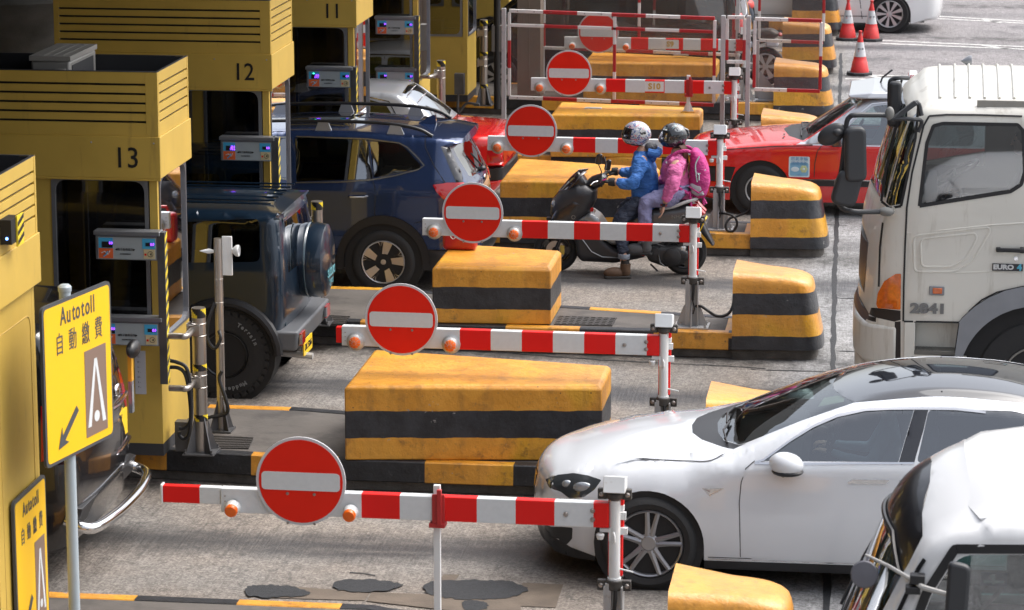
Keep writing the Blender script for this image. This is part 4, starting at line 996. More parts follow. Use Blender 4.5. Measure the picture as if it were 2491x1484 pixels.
def wheel(root, x, y, r, w_, rr, style, side=-1, spokes=5, rm=None, lug=False, letter=None):
    t = MB(); hw_ = w_ / 2
    n = 48
    prof = [(rr, -hw_ * .8), (rr + .01, -hw_ * .95), (rr + (r - rr) * .5, -hw_ * 1.04), (r - .025, -hw_ * .93), (r - .006, -hw_ * .75), (r, -hw_ * .5), (r, 0), (r, hw_ * .5), (r - .006, hw_ * .75), (r - .025, hw_ * .93), (rr, hw_ * .8)]
    t.lathe(prof, (0, 0, 0), (0, 1, 0), n)
    if lug:
        for i in range(34):
            a = 2 * pi * i / 34
            for s_ in (-1, 1):
                M = Matrix.Rotation(-a + (.06 if s_ > 0 else 0), 4, 'Y'); t.box(r - .03, r + .012, s_ * hw_ - (.05 if s_ > 0 else -.0) - .0, s_ * hw_ + (.0 if s_ > 0 else .05), -.026, .026, M=M)
            M = Matrix.Rotation(-a, 4, 'Y'); t.box(r - .02, r + .010, -.03, .03, -.02, .02, M=M)
    ty = t.build('wheel', tyre_m, root, loc=(x, y, r), smooth=35)
    m = MB(); o = side * hw_
    # rim barrel and lip
    m.lathe([(rr, o * .86), (rr - .008, o * .95), (rr - .018, o * .9), (rr - .028, o * .5), (rr - .035, -o * .6)], (0, 0, 0), (0, 1, 0), n, 0)
    m.lathe([(0, o * .05), (rr * .62, o * .05), (rr * .62, -o * .1)], (0, 0, 0), (0, 1, 0), 32, 2)
    m.lathe([(0, o * .04), (rr - .035, -o * .2)], (0, 0, 0), (0, 1, 0), 32, 1)
    f = lambda a, R, yy: (R * cos(a), yy, R * sin(a))
    if style == 'twin':
        for i in range(spokes):
            a0 = 2 * pi * i / spokes + .2
            for s_ in (-1, 1):
                da0, da1 = s_ * .26, s_ * .165; wi, wo = .017, .016
                P = []
                for R, da, yy, hw2 in ((rr * .22, da0, o * .78, .022), (rr * .6, (da0 + da1) / 2 * .82, o * .86, .017), (rr - .012, da1, o * .93, .016)):
                    a = a0 + da; tn = V((-sin(a), 0, cos(a))) * hw2; c = V(f(a, R, yy)); P.append([c - tn, c + tn, c + tn * .9 - V((0, side * .05, 0)), c - tn * .9 - V((0, side * .05, 0)), c + V((0, side * .008, 0))])
                for A, B in zip(P, P[1:]):
                    m.add([A[0], A[4], A[1], A[2], A[3], B[0], B[4], B[1], B[2], B[3]], [(0, 1, 6, 5), (1, 2, 7, 6), (2, 3, 8, 7), (4, 0, 5, 9)], 0)
        m.lathe([(0, o * .84), (.05, o * .84), (.062, o * .78), (rr * .34, o * .70), (rr * .34, o * .3)], (0, 0, 0), (0, 1, 0), 32, 0)
        for i in range(5): a = 2 * pi * i / 5 + .2; m.lathe([(0, side * .004), (.013, 0), (.014, -side * .02)], V(f(a, .075, o * .79)), (0, 1, 0), 10, 1)
    elif style == 'blade':
        for i in range(5):
            a = 2 * pi * i / 5 + 1.48; q = lambda R, da, yy: V(f(a + da, R, yy))
            m.add([q(.045, -.5, o * .75), q(rr - .015, -.38, o * .93), q(rr - .012, .06, o * .94), q(.045, .6, o * .75), q(.05, -.4, o * .3), q(rr * .9, -.33, o * .4), q(rr * .9, .03, o * .4), q(.05, .4, o * .3)], [(0, 1, 2, 3), (0, 4, 5, 1), (2, 6, 7, 3), (1, 5, 6, 2)], 0)
            m.add([q(.05, .4, o * .7), q(rr - .014, .2, o * .92), q(rr - .012, .30, o * .92), q(.06, .6, o * .7)], [(0, 1, 2, 3)], 1)
            m.add([q(rr * .72, .20, o * .86), q(rr - .014, .10, o * .935), q(rr - .014, .15, o * .935)], [(0, 1, 2)], 0); m.add([q(rr * .72, .22, o * .86), q(rr - .014, .30, o * .935), q(rr - .014, .35, o * .935)], [(0, 1, 2)], 0)
        m.lathe([(0, o * .84), (.028, o * .82), (.032, o * .75), (.075, o * .6)], (0, 0, 0), (0, 1, 0), 24, 0)
        for i in range(5): a = 2 * pi * i / 5 + 1.9; m.lathe([(0, side * .004), (.010, 0), (.011, -side * .02)], V(f(a, .057, o * .74)), (0, 1, 0), 10, 1)
    elif style == 'steel':
        m.lathe([(rr - .02, o * .8), (rr * .86, o * .45), (rr * .62, o * .42), (rr * .5, o * .62), (rr * .3, o * .62), (rr * .26, o * .7), (0, o * .74)], (0, 0, 0), (0, 1, 0), 40, 0)
        for i in range(8): a = 2 * pi * i / 8; m.lathe([(0, side * .006), (rr * .09, 0)], V(f(a, rr * .72, o * .46)), (0, 1, 0), 14, 1)
        for i in range(5): a = 2 * pi * i / 5; m.lathe([(0, side * .02), (.011, side * .015), (.012, 0)], V(f(a, rr * .36, o * .63)), (0, 1, 0), 8, 2)
    elif style == 'multi':
        for i in range(spokes):
            a = 2 * pi * i / spokes; q = lambda R, da, yy: V(f(a + da, R, yy)); h = pi / spokes
            m.add([q(.04, -h * .8, o * .8), q(rr - .015, -h * .42, o * .92), q(rr - .015, h * .42, o * .92), q(.04, h * .8, o * .8), q(.04, -h * .8, o * .4), q(rr * .9, -h * .42, o * .5), q(rr * .9, h * .42, o * .5), q(.04, h * .8, o * .4)], [(0, 1, 2, 3), (0, 4, 5, 1), (2, 6, 7, 3)], 0)
        m.lathe([(0, o * .86), (.045, o * .83), (.05, o * .7)], (0, 0, 0), (0, 1, 0), 24, 0)
    m.build('rim', [rm or rimsil, rimdk if style != 'steel' else black0, disc_m if style != 'steel' else rimsil], ty, smooth=30)
    if letter:
        for (s_, a0, R) in letter:
            for i, ch in enumerate(s_):
                a = a0 - i * .12
                text('tyre_lettering', ch, .052, mat('tyre_letter', (.20, .21, .22), .6), ty, (R * cos(a), side * (hw_ * 1.045 + .002), R * sin(a)), rot=Euler((pi / 2, -(a - pi / 2), 0)), bold=.002)
    return ty
carblack = mat('trim_black', (.014, .014, .016), .4); seam = mat('panel_gap', (.02, .02, .022), .7); chrome = mat('chrome', (.75, .75, .76), .12, metal=1)
cabin = mat('cabin_dark', (.022, .022, .025), .75); seatm = mat('seat_cloth', (.05, .052, .06), .8); skin = mat('skin', (.52, .30, .21), .5); maskm = mat('mask_white', (.6, .66, .68), .7)
gl_side = glass('window_tint', (.55, .66, .66), .75); gl_dark = glass('privacy_glass', (.16, .18, .18), .9); gl_ws = glass('windscreen', (.5, .58, .56), .45)
red_lens = mat('red_lens', (.42, .006, .01), .12, coat=1); clear_lens = mat('clear_lens', (.28, .30, .32), .08, coat=1, metal=.4); dark_lens = mat('lamp_dark', (.05, .055, .06), .08, coat=1)
platey = mat('plate_yellow', (.85, .55, .02), .4)
def innards(root, x0, x1, zf, zbelt, w_, seats=(), dash=None, wheelpos=None):
    b = MB(); b.box(x0, x1, -w_, w_, zf, zf + .05); b.box(x0, x0 + .05, -w_, w_, zf, zbelt - .05)
    b.box(x0 + .1, x1 - .1, -w_, -w_ + .02, zf, zbelt); b.box(x0 + .1, x1 - .1, w_ - .02, w_, zf, zbelt)
    b.build('interior', cabin, root, smooth=0)
    for (x, y, z, h) in seats:
        s_ = MB(); s_.box(x - .45, x + .02, y - .25, y + .25, z, z + .16); s_.hexa([(x - .02, y - .25, z + .1), (x + .12, y - .25, z + .1), (x + .12, y + .25, z + .1), (x - .02, y + .25, z + .1)], [(x + .14, y - .22, z + h), (x + .24, y - .22, z + h), (x + .24, y + .22, z + h), (x + .14, y + .22, z + h)])
        s_.box(x + .14, x + .24, y - .13, y + .13, z + h + .03, z + h + .2)
        s_.build('seat', seatm, root, bevel=.03, seg=3)
    if dash: b = MB(); b.prism([(dash[0], -w_ + .02, dash[1]), (dash[2], -w_ + .02, dash[3]), (dash[2] + .05, -w_ + .02, dash[3] - .12), (dash[2] - .05, -w_ + .02, dash[3] - .4), (dash[0], -w_ + .02, dash[3] - .4)], (0, 2 * w_ - .04, 0)); b.build('dashboard', cabin, root, bevel=.02)
    if wheelpos:
        x, y, z, tilt = wheelpos; b = MB(); M = Matrix.Rotation(tilt, 3, 'Y')
        P = [V((x, y, z)) + M @ V((0, .185 * cos(a), .185 * sin(a))) for a in [i * pi / 12 for i in range(24)]]
        b.tube(P, .014, 8, close=True); c = V((x, y, z)) + M @ V((-.03, 0, 0))
        for a in (0, pi, -pi / 2): b.tube([c, V((x, y, z)) + M @ V((0, .18 * cos(a), .18 * sin(a)))], .012, 6)
        b.ell(c, (.03, .06, .06)); b.tube([c, c + M @ V((-.35, 0, -.05))], .025, 8); b.build('steering_wheel', blackm, root)
def sitter(parent_label, X, Y, Z, cat='person', shirt=(.1, .1, .12), legs=(.1, .12, .18), mask=True, hands=(-.42, .25), hair=(.02, .015, .012), sc=1.0, label='', arms_bare=True):
    """seated figure facing -X; origin at the hip"""
    t = thing('person', label, 'person', (X, Y, Z))
    t.scale = (sc, sc, sc)
    ms = mat('shirt_%d%d%d' % tuple(int(c * 99) for c in shirt), shirt, .8); ml = mat('legs_%d' % int(legs[2] * 99), legs, .8)
    J = skinbody([((0, 0, 0), .13), ((.02, 0, .2), .125), ((.02, 0, .38), .14), ((0, 0, .50), .06), ((-.01, 0, .58), .055)], [
        (2, [((.01, .18, .42), .07), ((-.13, .24, .2), .048), ((hands[0] + .08, .17, hands[1] - .02), .034), ((hands[0], .13, hands[1]), .03)]), (2, [((.01, -.18, .42), .07), ((-.13, -.24, .2), .048), ((hands[0] + .08, -.17, hands[1] - .02), .034), ((hands[0], -.13, hands[1]), .03)]),
        (0, [((-.05, .1, 0), .10), ((-.42, .13, .06), .075), ((-.5, .13, -.3), .05)]), (0, [((-.05, -.1, 0), .10), ((-.42, -.13, .06), .075), ((-.5, -.13, -.3), .05)])], 'body', [ms], t)
    head(t, (-.03, 0, .70), 0, hair, mask)
    for s_ in (-1, 1): hand(t, V((hands[0] - .02, s_ * .13, hands[1])), V((-1, -s_ * .3, .15)), V((0, 0, 1)), s_, .9, skin)
    return t
# ================================================================ figures
def skinbody(spine, limbs, name, mats, parent, subd=2, extra=None):
    """spine: [(pos, r)], limbs: [(spine index, [(pos, r)...])] -> one continuous skinned mesh"""
    vs = [p for p, r in spine]; rs = [r for p, r in spine]; es = [(i, i + 1) for i in range(len(spine) - 1)]
    for i0, L in limbs:
        prev = i0
        for p, r in L: vs.append(p); rs.append(r); es.append((prev, len(vs) - 1)); prev = len(vs) - 1
    me = bpy.data.meshes.new(name); me.from_pydata(vs, es, []); o = bpy.data.objects.new(name, me); COL.objects.link(o); o.parent = parent
    m = o.modifiers.new('skin', 'SKIN'); m.use_smooth_shade = True
    if not me.skin_vertices: 
        pass
    lay = me.skin_vertices[0].data
    for i, r in enumerate(rs): rr = r if isinstance(r, tuple) else (r, r); lay[i].radius = rr
    lay[0].use_root = True
    s = o.modifiers.new('sub', 'SUBSURF'); s.levels = subd; s.render_levels = subd
    dg = bpy.context.evaluated_depsgraph_get(); me2 = bpy.data.meshes.new_from_object(o.evaluated_get(dg)); me2.name = name
    o.modifiers.clear(); o.data = me2
    me2.materials.clear()
    for mm in mats: me2.materials.append(mm)
    me2.polygons.foreach_set('use_smooth', [True] * len(me2.polygons)); me2.update()
    return o
def hand(parent, wrist, direc, up, side, sc, m, curl=.6, name='hand'):
    """palm, four fingers of unequal length with bends, thumb from the side of the palm"""
    d = V(direc).normalized(); u = V(up); u = (u - d * u.dot(d)).normalized(); l = d.cross(u) * side
    w0 = V(wrist); S_ = .0085 * sc
    b = MB(); palm_c = w0 + d * .045 * sc
    M = Matrix((d, l, u)).transposed(); b.ell(palm_c, (.055 * sc, .042 * sc, .018 * sc), 14, 9, M=M)
    for i, (off, ln) in enumerate(((-.030, .068), (-.010, .078), (.010, .073), (.029, .058))):
        base = w0 + d * .085 * sc + l * off * sc; q = [w0 + d * .05 * sc + l * off * .9 * sc, base]; a = 0; p = base.copy()
        for k, fr in enumerate((.45, .32, .23)):
            a += curl * (.5 + .35 * k); p = p + (d * cos(a) - u * sin(a)) * ln * fr * sc; q.append(p.copy())
        b.tube(q, [S_ * 1.1, S_ * 1.1, S_, S_ * .92, S_ * .75], 7)
        b.ell(q[-1], (S_ * .75,) * 3, 7, 5)
    th = [w0 + d * .02 * sc - l * .03 * sc, w0 + d * .05 * sc - l * .052 * sc - u * .01 * sc, w0 + d * .08 * sc - l * .056 * sc - u * .02 * sc, w0 + d * .1 * sc - l * .045 * sc - u * .028 * sc]
    b.tube(th, [S_ * 1.5, S_ * 1.25, S_ * 1.05, S_ * .8], 7); b.ell(th[-1], (S_ * .8,) * 3, 7, 5)
    return b.build(name, m, parent, smooth=80)
def head(parent, c, rz, hair, mask=False):
    c = V(c); R = Matrix.Rotation(rz, 3, 'Z'); b = MB()
    q = lambda x, y, z: c + R @ V((x, y, z))
    b.ell(c, (.098, .077, .118), 18, 14, M=R); b.ell(q(-.03, 0, -.06), (.06, .055, .06), 14, 10, M=R)
    b.hexa([q(-.09, -.014, -.025), q(-.085, .014, -.025), q(-.12, .010, -.03), q(-.12, -.010, -.03)], [q(-.09, -.006, .035), q(-.085, .006, .035), q(-.098, .005, .03), q(-.098, -.005, .03)])
    for s_ in (-1, 1): b.ell(q(.01, s_ * .078, -.01), (.018, .008, .03), 8, 6, M=R)
    h = b.build('head', skin, parent, smooth=60)
    e = MB()
    for s_ in (-1, 1): e.ell(q(-.084, s_ * .03, .015), (.01, .013, .008), 8, 6, M=R)
    e.ell(q(-.092, 0, -.06), (.006, .022, .006), 8, 6, M=R); e.build('face_features', mat('eye_dark', (.03, .02, .02), .4), h)
    hb = MB(); hb.ell(q(.018, 0, .03), (.104, .086, .108), 16, 12, M=R); hb.build('hair', mat('hair_%d' % int(hair[0] * 999), hair, .6), parent)
    if mask: mm = MB(); mm.ell(q(-.055, 0, -.04), (.06, .064, .05), 12, 8, M=R); mm.build('face_mask', maskm, parent)
# ================================================================ white saloon
def saloon():
    ox, Yn, W = -2.75, 21.36, .982; yc = Yn + W
    t = thing('saloon_car', 'white saloon with a dark glass roof waiting beside the nearest barrier', 'car', (ox, yc, 0))
    paint = mat('white_pearl_paint', (.64, .665, .70), .22, coat=1, spec=.5)
    roofg = mat('roof_glass_black', (.012, .014, .02), .05, coat=1, spec=.8)
    plan = lin((0.08, .56), (.2, .72), (.42, .86), (.7, .94), (1.0, .968), (1.6, .978), (2.6, .982), (3.9, .975), (4.5, .92), (4.85, .80), (5.0, .66))
    prof = [(.16, .17, 's'), (.11, .22), (.085, .40), (.09, .60), (.13, .72), (.26, .80), (.55, .875), (.95, .94), (1.30, .985), (1.52, 1.012, 's'), (1.80, 1.135), (2.10, 1.262), (2.35, 1.345), (2.60, 1.40), (2.9, 1.435), (3.2, 1.435), (3.55, 1.405), (3.95, 1.32), (4.35, 1.19), (4.65, 1.095), (4.90, 1.06), (4.99, 1.0), (5.0, .85), (4.97, .60), (4.98, .40), (4.85, .22, 's')]
    edge = lin((.1, .12), (.5, .26), (1.2, .30), (1.5, .16), (1.9, .09), (3.8, .09), (4.5, .18), (5, .12))
    crown = lambda x, z: interp([.08, .3, .9, 1.4, 1.6, 2.4, 3.2, 4.2, 4.8, 5], [.10, .05, .04, .035, .05, .05, .06, .05, .04, .08], x)
    bot = [(4.85, .22), (4.7, .20), (4.35, .17), (3.4, .17), (1.4, .17), (.4, .17)]
    c = Car(prof, plan, lin((0, .95), (1.4, .93), (3.9, .98), (5, 1.0)), .50, edge, crown, bot, [(.93, .345, .40), (3.89, .345, .40)], tuck=(.62, .33), grid=.04)
    fx = lambda x, y: (2095 + x * .803, 1400 + y * .803)
    T = tracer(c, ox, Yn, W, fx)
    tp = lambda l: [T(*p) for p in l]
    F = rpoly(tp([(1190, 552), (1330, 455), (1440, 390), (1560, 340), (1700, 308), (1820, 300), (1943, 298), (1865, 558)]), .01, 2)
    B = tp([(1945, 298), (2013, 298), (1990, 400), (1955, 520), (1945, 560), (1867, 558)])
    r0 = T(2016, 298); r1 = T(1957, 560)
    Rw = rpoly([r1, r0, (3.5, 1.375), (3.78, 1.32), (4.02, 1.22), (4.0, 1.12), (3.7, 1.045)], .03, 3)
    c.region('side_window', F, -.006, gl_side); c.region('door_pillar', B, .0, mat('gloss_black', (.02, .02, .025), .1, coat=1)); c.region('side_window', Rw, -.006, gl_side)
    hl = rpoly(tp([(100, 655), (160, 635), (240, 630), (310, 640), (382, 658), (350, 700), (300, 733), (225, 738), (180, 705), (125, 690)]), .012, 3)
    c.region('headlight', hl, .0, dark_lens)
    fog = rpoly(tp([(92, 875), (180, 880), (243, 885), (240, 940), (215, 968), (180, 970), (175, 940), (120, 930)]), .01, 2); c.region('air_intake', fog, -.004, carblack)
    vent = tp([(888, 690), (998, 690), (925, 727)]); c.region('side_vent', vent, .002, chrome)
    c.region('body', [(0, .0), (.2, .0), (.75, .25 * 0 + .16), (.56, .20), (.35, .25), (.2, .30), (.0, .36)], 0, 1)
    c.region('body', [(1.3, .1), (3.5, .1), (3.5, .245), (1.3, .235)], 0, 1)
    # windscreen, glass roof
    ws = [(c.ux(1.36), 0), (c.ux(1.38), .35), (c.ux(1.44), .65), (c.ux(1.56), .87), (c.ux(1.62), .9), (c.ux(2.0), .895), (c.ux(2.38), .88), (c.ux(2.30), .6), (c.ux(2.24), .3), (c.ux(2.22), 0)]
    ws = ws + [(u, -v) for u, v in ws[1:-1]][::-1]
    cowl = [(c.ux(1.17), 0), (c.ux(1.19), .35), (c.ux(1.27), .62), (c.ux(1.44), .86), (c.ux(1.52), .93), (c.ux(1.62), .91), (c.ux(1.56), .875), (c.ux(1.44), .66), (c.ux(1.38), .35), (c.ux(1.36), 0)]
    cowl = cowl + [(u, -v) for u, v in cowl[1:-1]][::-1]
    ru0 = [(c.ux(2.22), 0), (c.ux(2.24), .3), (c.ux(2.30), .6), (c.ux(2.38), .88)]; ru1 = [(c.ux(3.75), .86), (c.ux(3.78), 0)]
    rf = ru0 + ru1; rf = rf + [(u, -v) for u, v in rf[1:-1]][::-1]
    rw = [(c.ux(3.80), 0), (c.ux(3.78), .85), (c.ux(4.5), .80), (c.ux(4.55), 0)]; rw = rw + [(u, -v) for u, v in rw[1:-1]][::-1]
    c.tregion('windscreen', ws, 0, gl_ws); c.tregion('body', cowl, 0, 1); c.tregion('roof_glass', rf, .001, roofg); c.tregion('rear_window', rw, 0, gl_dark)
    c.tregion('body', [(0, -1), (0, 1), (c.uz(.30), 1), (c.uz(.26), 0), (c.uz(.30), -1)], 0, 1)
    c.tregion('air_intake', [(c.uz(.34), -.7), (c.uz(.34), .7), (c.uz(.42), .75), (c.uz(.42), -.75)], 0, carblack); c.tregion('nose_cone', [(c.uz(.50), -.45), (c.uz(.50), .45), (c.uz(.66), .62), (c.uz(.66), -.62)], .002, mat('gloss_black', (.02, .02, .025), .1, coat=1))
    c.build(t, [paint, carblack])
    s = MB()
    hood = tp([(60, 662), (110, 640), (200, 608), (300, 597), (450, 584), (650, 581), (850, 578), (930, 566), (1000, 535)])
    door = tp([(1150, 552), (1105, 590), (1082, 660), (1073, 760), (1076, 900), (1078, 1030)]); d2 = tp([(1882, 562), (1872, 660), (1868, 800), (1868, 1060)])
    c.strip([door, d2, [(1.36, .262), (3.48, .275)]], .006, .0035, mb=s); c.strip([cr(hood[4:], 3)], .004, .007, mb=s, sides=(-1,))
    c.tstrip([[(c.ux(3.0), -.86), (c.ux(3.0), .86)]], .012, .003, mb=s)
    s.build('panel_seam', seam, t, smooth=60)
    b = MB(); c.strip([[(p[0], p[1]) for p in tp([(1150, 560), (1195, 545), (1330, 448), (1440, 383), (1560, 332), (1700, 301), (1820, 293), (1943, 291), (2015, 291), (2150, 293), (2300, 310)])], tp([(1150, 563), (1400, 566), (1700, 562), (1945, 562)])], .013, .006, mb=b); c.strip([[(1.36, .248), (3.48, .258)]], .009, .006, mb=b)
    b.build('chrome_trim', chrome, t, smooth=60)
    # wipers
    b = MB()
    for v0, v1 in ((-.82, -.1), (-.15, .55)):
        P = [c.top(c.ux(1.44 if abs(v0) < .5 else 1.47), v0, .02), c.top(c.ux(1.43), (v0 + v1) / 2, .035), c.top(c.ux(1.46), v1, .02)]; b.tube(P, .009, 6)
    b.build('wiper', carblack, t)
    # handle, mirror
    hx, hz = T(1715, 655); b = MB(); w_ = -c.hw(hx, hz) - .006; R = rpoly([(hx - .15, hz - .018), (hx + .13, hz - .012), (hx + .15, hz + .018), (hx - .11, hz + .015)], .012, 3); b.prism([(p.x, w_, p.y) for p in R], (0, .01, 0)); b.build('door_handle', chrome, t, smooth=40)
    for sg in (-1, 1):
        mx, mz = T(1310, 550); y0 = sg * (c.hw(mx, mz, 9) + .10)
        b = MB(); M = Matrix.Rotation(rad(8), 3, 'Y'); b.ell((mx, y0, mz), (.125, .10, .085), 20, 14, M=M)
        m_ = b.build('mirror', paint, t); b = MB(); b.tube([(mx - .06, sg * (c.hw(mx, .98, 9) - .03), mz - .075), (mx - .02, y0, mz - .07)], .03, 8, 0); b.ell((mx + .01, y0, mz - .055), (.115, .09, .035), 16, 8); b.build('mirror_foot', carblack, m_)
    # lamps detail
    b = MB(); x_, z_ = T(290, 690); b.ell((x_, -(c.hw(x_, z_)) + .005, z_), (.07, .02, .04)); x_, z_ = T(200, 670); b.ell((x_ + .02, -(c.hw(x_ + .02, z_)) + .005, z_), (.04, .02, .03)); b.build('lamp_reflector', clear_lens, t)
    for s_ in (-1, 1):
        wheel(t, .93, s_ * .85, .352, .245, .252, 'twin', s_, rm=mat('rim_grey', (.33, .33, .345), .3, metal=.75)); wheel(t, 3.89, s_ * .85, .352, .245, .252, 'twin', s_)
    b = MB()
    for ax in (.93, 3.89):
        for s_ in (-1, 1): b.lathe([(.40, s_ * .0), (.40, s_ * .30), (.0, s_ * .30)], (ax, s_ * .64, .345), (0, 1, 0), 32)
    b.box(.3, 4.8, -.72, .72, .18, .24); b.box(1.42, 3.4, -.9, .9, .2, .3); b.build('underbody', black0, t, smooth=40)
    innards(t, 1.35, 4.6, .25, .93, .86, [(2.75, -.38, .38, .55), (2.75, .38, .38, .55), (3.6, -.38, .4, .5), (3.6, .38, .4, .5)], (1.5, .93, 2.0, .95), (2.22, .38, .88, rad(25)))
    b = MB(); b.hexa([(1.62, -.42, 1.02), (1.9, -.42, 1.09), (1.9, -.2, 1.11), (1.62, -.2, 1.04)], [(1.62, -.42, 1.024), (1.9, -.42, 1.094), (1.9, -.2, 1.114), (1.62, -.2, 1.044)]); 
    p1 = c.top(c.ux(2.12), -.62, -.012); p2 = c.top(c.ux(2.3), -.72, -.012); p3 = c.top(c.ux(2.32), -.5, -.012); p4 = c.top(c.ux(2.16), -.38, -.012); b = MB(); b.add([p1, p2, p3, p4], [(0, 1, 2, 3)]); b.build('paper_permit', mat('permit_green', (.5, .58, .42), .6), t, smooth=0)
    return c, t
SAL, SALT = saloon()
sitter('', -2.75 + 2.62, 21.36 + .98 + .38, .52, label='driver of the white saloon in a pale blue shirt, both hands at the wheel', shirt=(.35, .45, .55))
# ================================================================ more vehicles
def wells(t, axs, R, y0, y1, body):
    b = MB()
    for ax, az in axs:
        for s_ in (-1, 1): b.lathe([(R, 0), (R, s_ * (y1 - y0)), (0, s_ * (y1 - y0))][::1], (ax, s_ * y0, az), (0, 1, 0), 28)
    b.box(*body); return b.build('underbody', black0, t, smooth=40)
def sym(l): return l + [(u, -v) for u, v in l[::-1] if abs(v) > 1e-6]
def suv():
    ox, Yn, W = -9.142, 31.5, .905
    t = thing('suv', 'dark blue estate SUV with black roof rails and a roof spoiler', 'car', (ox, Yn + W, 0))
    paint = mat('metallic_blue', (.022, .045, .125), .25, metal=.55, coat=1); gb = mat('gloss_black', (.02, .02, .025), .1, coat=1)
    prof = [(.12, .25, 's'), (.03, .45), (.05, .75), (.15, .92), (.6, 1.04), (1.15, 1.11, 's'), (1.55, 1.38), (1.95, 1.60), (2.3, 1.685), (2.8, 1.715), (3.4, 1.71), (4.0, 1.675), (4.42, 1.63, 's'), (4.43, 1.60, 's'), (4.30, 1.56, 's'), (4.48, 1.20), (4.53, 1.10), (4.56, .9), (4.62, .72), (4.64, .5), (4.56, .34, 's')]
    plan = lin((0, .6), (.2, .78), (.6, .88), (1.2, .905), (3.7, .905), (4.2, .885), (4.45, .80), (4.64, .70))
    edge = lin((0, .12), (.9, .14), (1.2, .07), (3.9, .07), (4.3, .05), (4.6, .10))
    crown = lambda x, z: interp([0, .3, 1.1, 1.5, 2.4, 3.6, 4.35, 4.5, 4.64], [.12, .05, .04, .06, .03, .03, .03, .05, .07], x)
    c = Car(prof, plan, 1.10, .30, edge, crown, [(4.3, .28), (3.9, .27), (.9, .27), (.4, .25)], [(.95, .35, .42), (3.62, .35, .42)], tuck=(.7, .10), grid=.05, tpow=1.1)
    T = tracer(c, ox, Yn, W, lambda x, y: (1090 + x * .539, 400 + y * .539)); tp = lambda l: [T(*p) for p in l]
    rd = rpoly(tp([(180, 275), (700, 297), (740, 586), (175, 606)]) , .03, 3); rd[0:0] = []
    q = rpoly(tp([(722, 306), (860, 312), (945, 328), (1000, 372), (1060, 440), (1105, 485), (1085, 510), (750, 578)]), .02, 3)
    fd = [(1.62, 1.13), (1.95, 1.50), (2.2, 1.62), (2.55, 1.655), (2.6, 1.17)]
    c.region('side_window', [(2.66, 1.655)] + [p for p in rd if p[0] > 2.6][:0] + rd, -.008, gl_dark); c.region('side_window', q, -.008, gl_dark); c.region('side_window', rpoly(fd, .03), -.008, gl_dark)
    # black arch cladding
    A = [(3.62 + .50 * cos(a), .36 + .50 * sin(a)) for a in [i * pi / 16 - .05 for i in range(18)]]
    c.region('wheel_arch', A + [(3.1, .0), (4.15, .0)], .012, carblack)
    c.region('body', [(1.35, .1), (3.15, .1), (3.15, .42), (1.35, .42)], 0, 1); c.region('body', [(4.08, .1), (4.8, .1), (4.8, .45), (4.1, .50)], 0, 1)
    tl = rpoly(tp([(1188, 628), (1300, 612), (1420, 612), (1420, 700), (1300, 745), (1268, 735), (1215, 680)]), .01, 2); c.region('tail_light', tl, .008, red_lens)
    c.region('pillar_trim', [(4.22, 1.58), (4.36, 1.56), (4.42, 1.35), (4.46, 1.18), (4.40, 1.18), (4.30, 1.40)], .002, gb)
    c.tregion('windscreen', sym([(c.ux(1.2), .0), (c.ux(1.25), .9), (c.ux(1.9), .88), (c.ux(1.85), 0)]), 0, gl_ws)
    i0 = next(i for i, p in enumerate(c.prof) if (p - V((4.30, 1.56))).length < 1e-3); u0 = c.L[i0]; u1 = c.uz(1.20, False); u1 = c.L[min(range(i0, len(c.L)), key=lambda i: abs(c.prof[i].y - 1.19))]
    c.tregion('rear_window', sym([(u0 + .03, 0), (u0 + .03, .80), (u0 + .12, .84), (u1 - .03, .76), (u1 + .0, .6), (u1 + .02, 0)]), -.002, glass('rear_glass', (.30, .34, .36), 1.6, .03))
    c.tregion('body', [(u0 - .1, -1), (u0 - .1, 1), (u0, 1), (u0, -1)], 0, 1)
    c.tregion('tail_light', [(u1 + .05, .68), (u1 + .05, 1), (u1 + .2, 1), (u1 + .17, .7)], .006, red_lens)
    zz = lambda z: c.L[min(range(i0, len(c.L)), key=lambda i: abs(c.prof[i].y - z))]
    c.tregion('number_plate', [(zz(.98), -.3), (zz(.98), .3), (zz(.88), .3), (zz(.88), -.3)], .012, platey); c.tregion('body', [(zz(.62), -1), (zz(.62), 1), (c.L[-1], 1), (c.L[-1], -1)], 0, 1)
    c.tregion('roof_panel', sym([(c.ux(2.35), 0), (c.ux(2.35), .72), (c.ux(3.2), .72), (c.ux(3.2), 0)]), .002, mat('sunroof_glass', (.012, .014, .02), .05, coat=1))
    c.build(t, [paint, carblack])
    s = MB(); c.strip([tp([(745, 600), (760, 650), (762, 760), (755, 900)]), tp([(708, 292), (715, 400), (745, 588)]), tp([(1130, 262), (1135, 350), (1200, 490), (1280, 612)]), tp([(1060, 910), (1180, 885), (1270, 878)]), [(2.62, .45), (2.60, 1.1), (2.58, 1.64)]], .008, .006, mb=s); c.tstrip([[(c.ux(4.05), -1), (c.ux(4.10), 0), (c.ux(4.05), 1)]], .01, .004, s); s.build('panel_seam', seam, t)
    b = MB(); c.strip([tp([(175, 612), (500, 608), (745, 590), (900, 562), (1080, 515), (1125, 485), (1080, 430), (1000, 350), (940, 318), (700, 288), (175, 270)])], .014, .006, mb=b); b.build('chrome_trim', mat('satin_trim', (.35, .33, .28), .25, metal=.9), t)
    hx, hz = T(635, 716); w_ = -c.hw(hx, hz)
    b = MB(); b.tube([(hx - .10, w_ - .0, hz), (hx - .08, w_ - .035, hz), (hx + .08, w_ - .035, hz + .006), (hx + .10, w_, hz + .006)], .012, 8); b.build('door_handle', chrome, t)
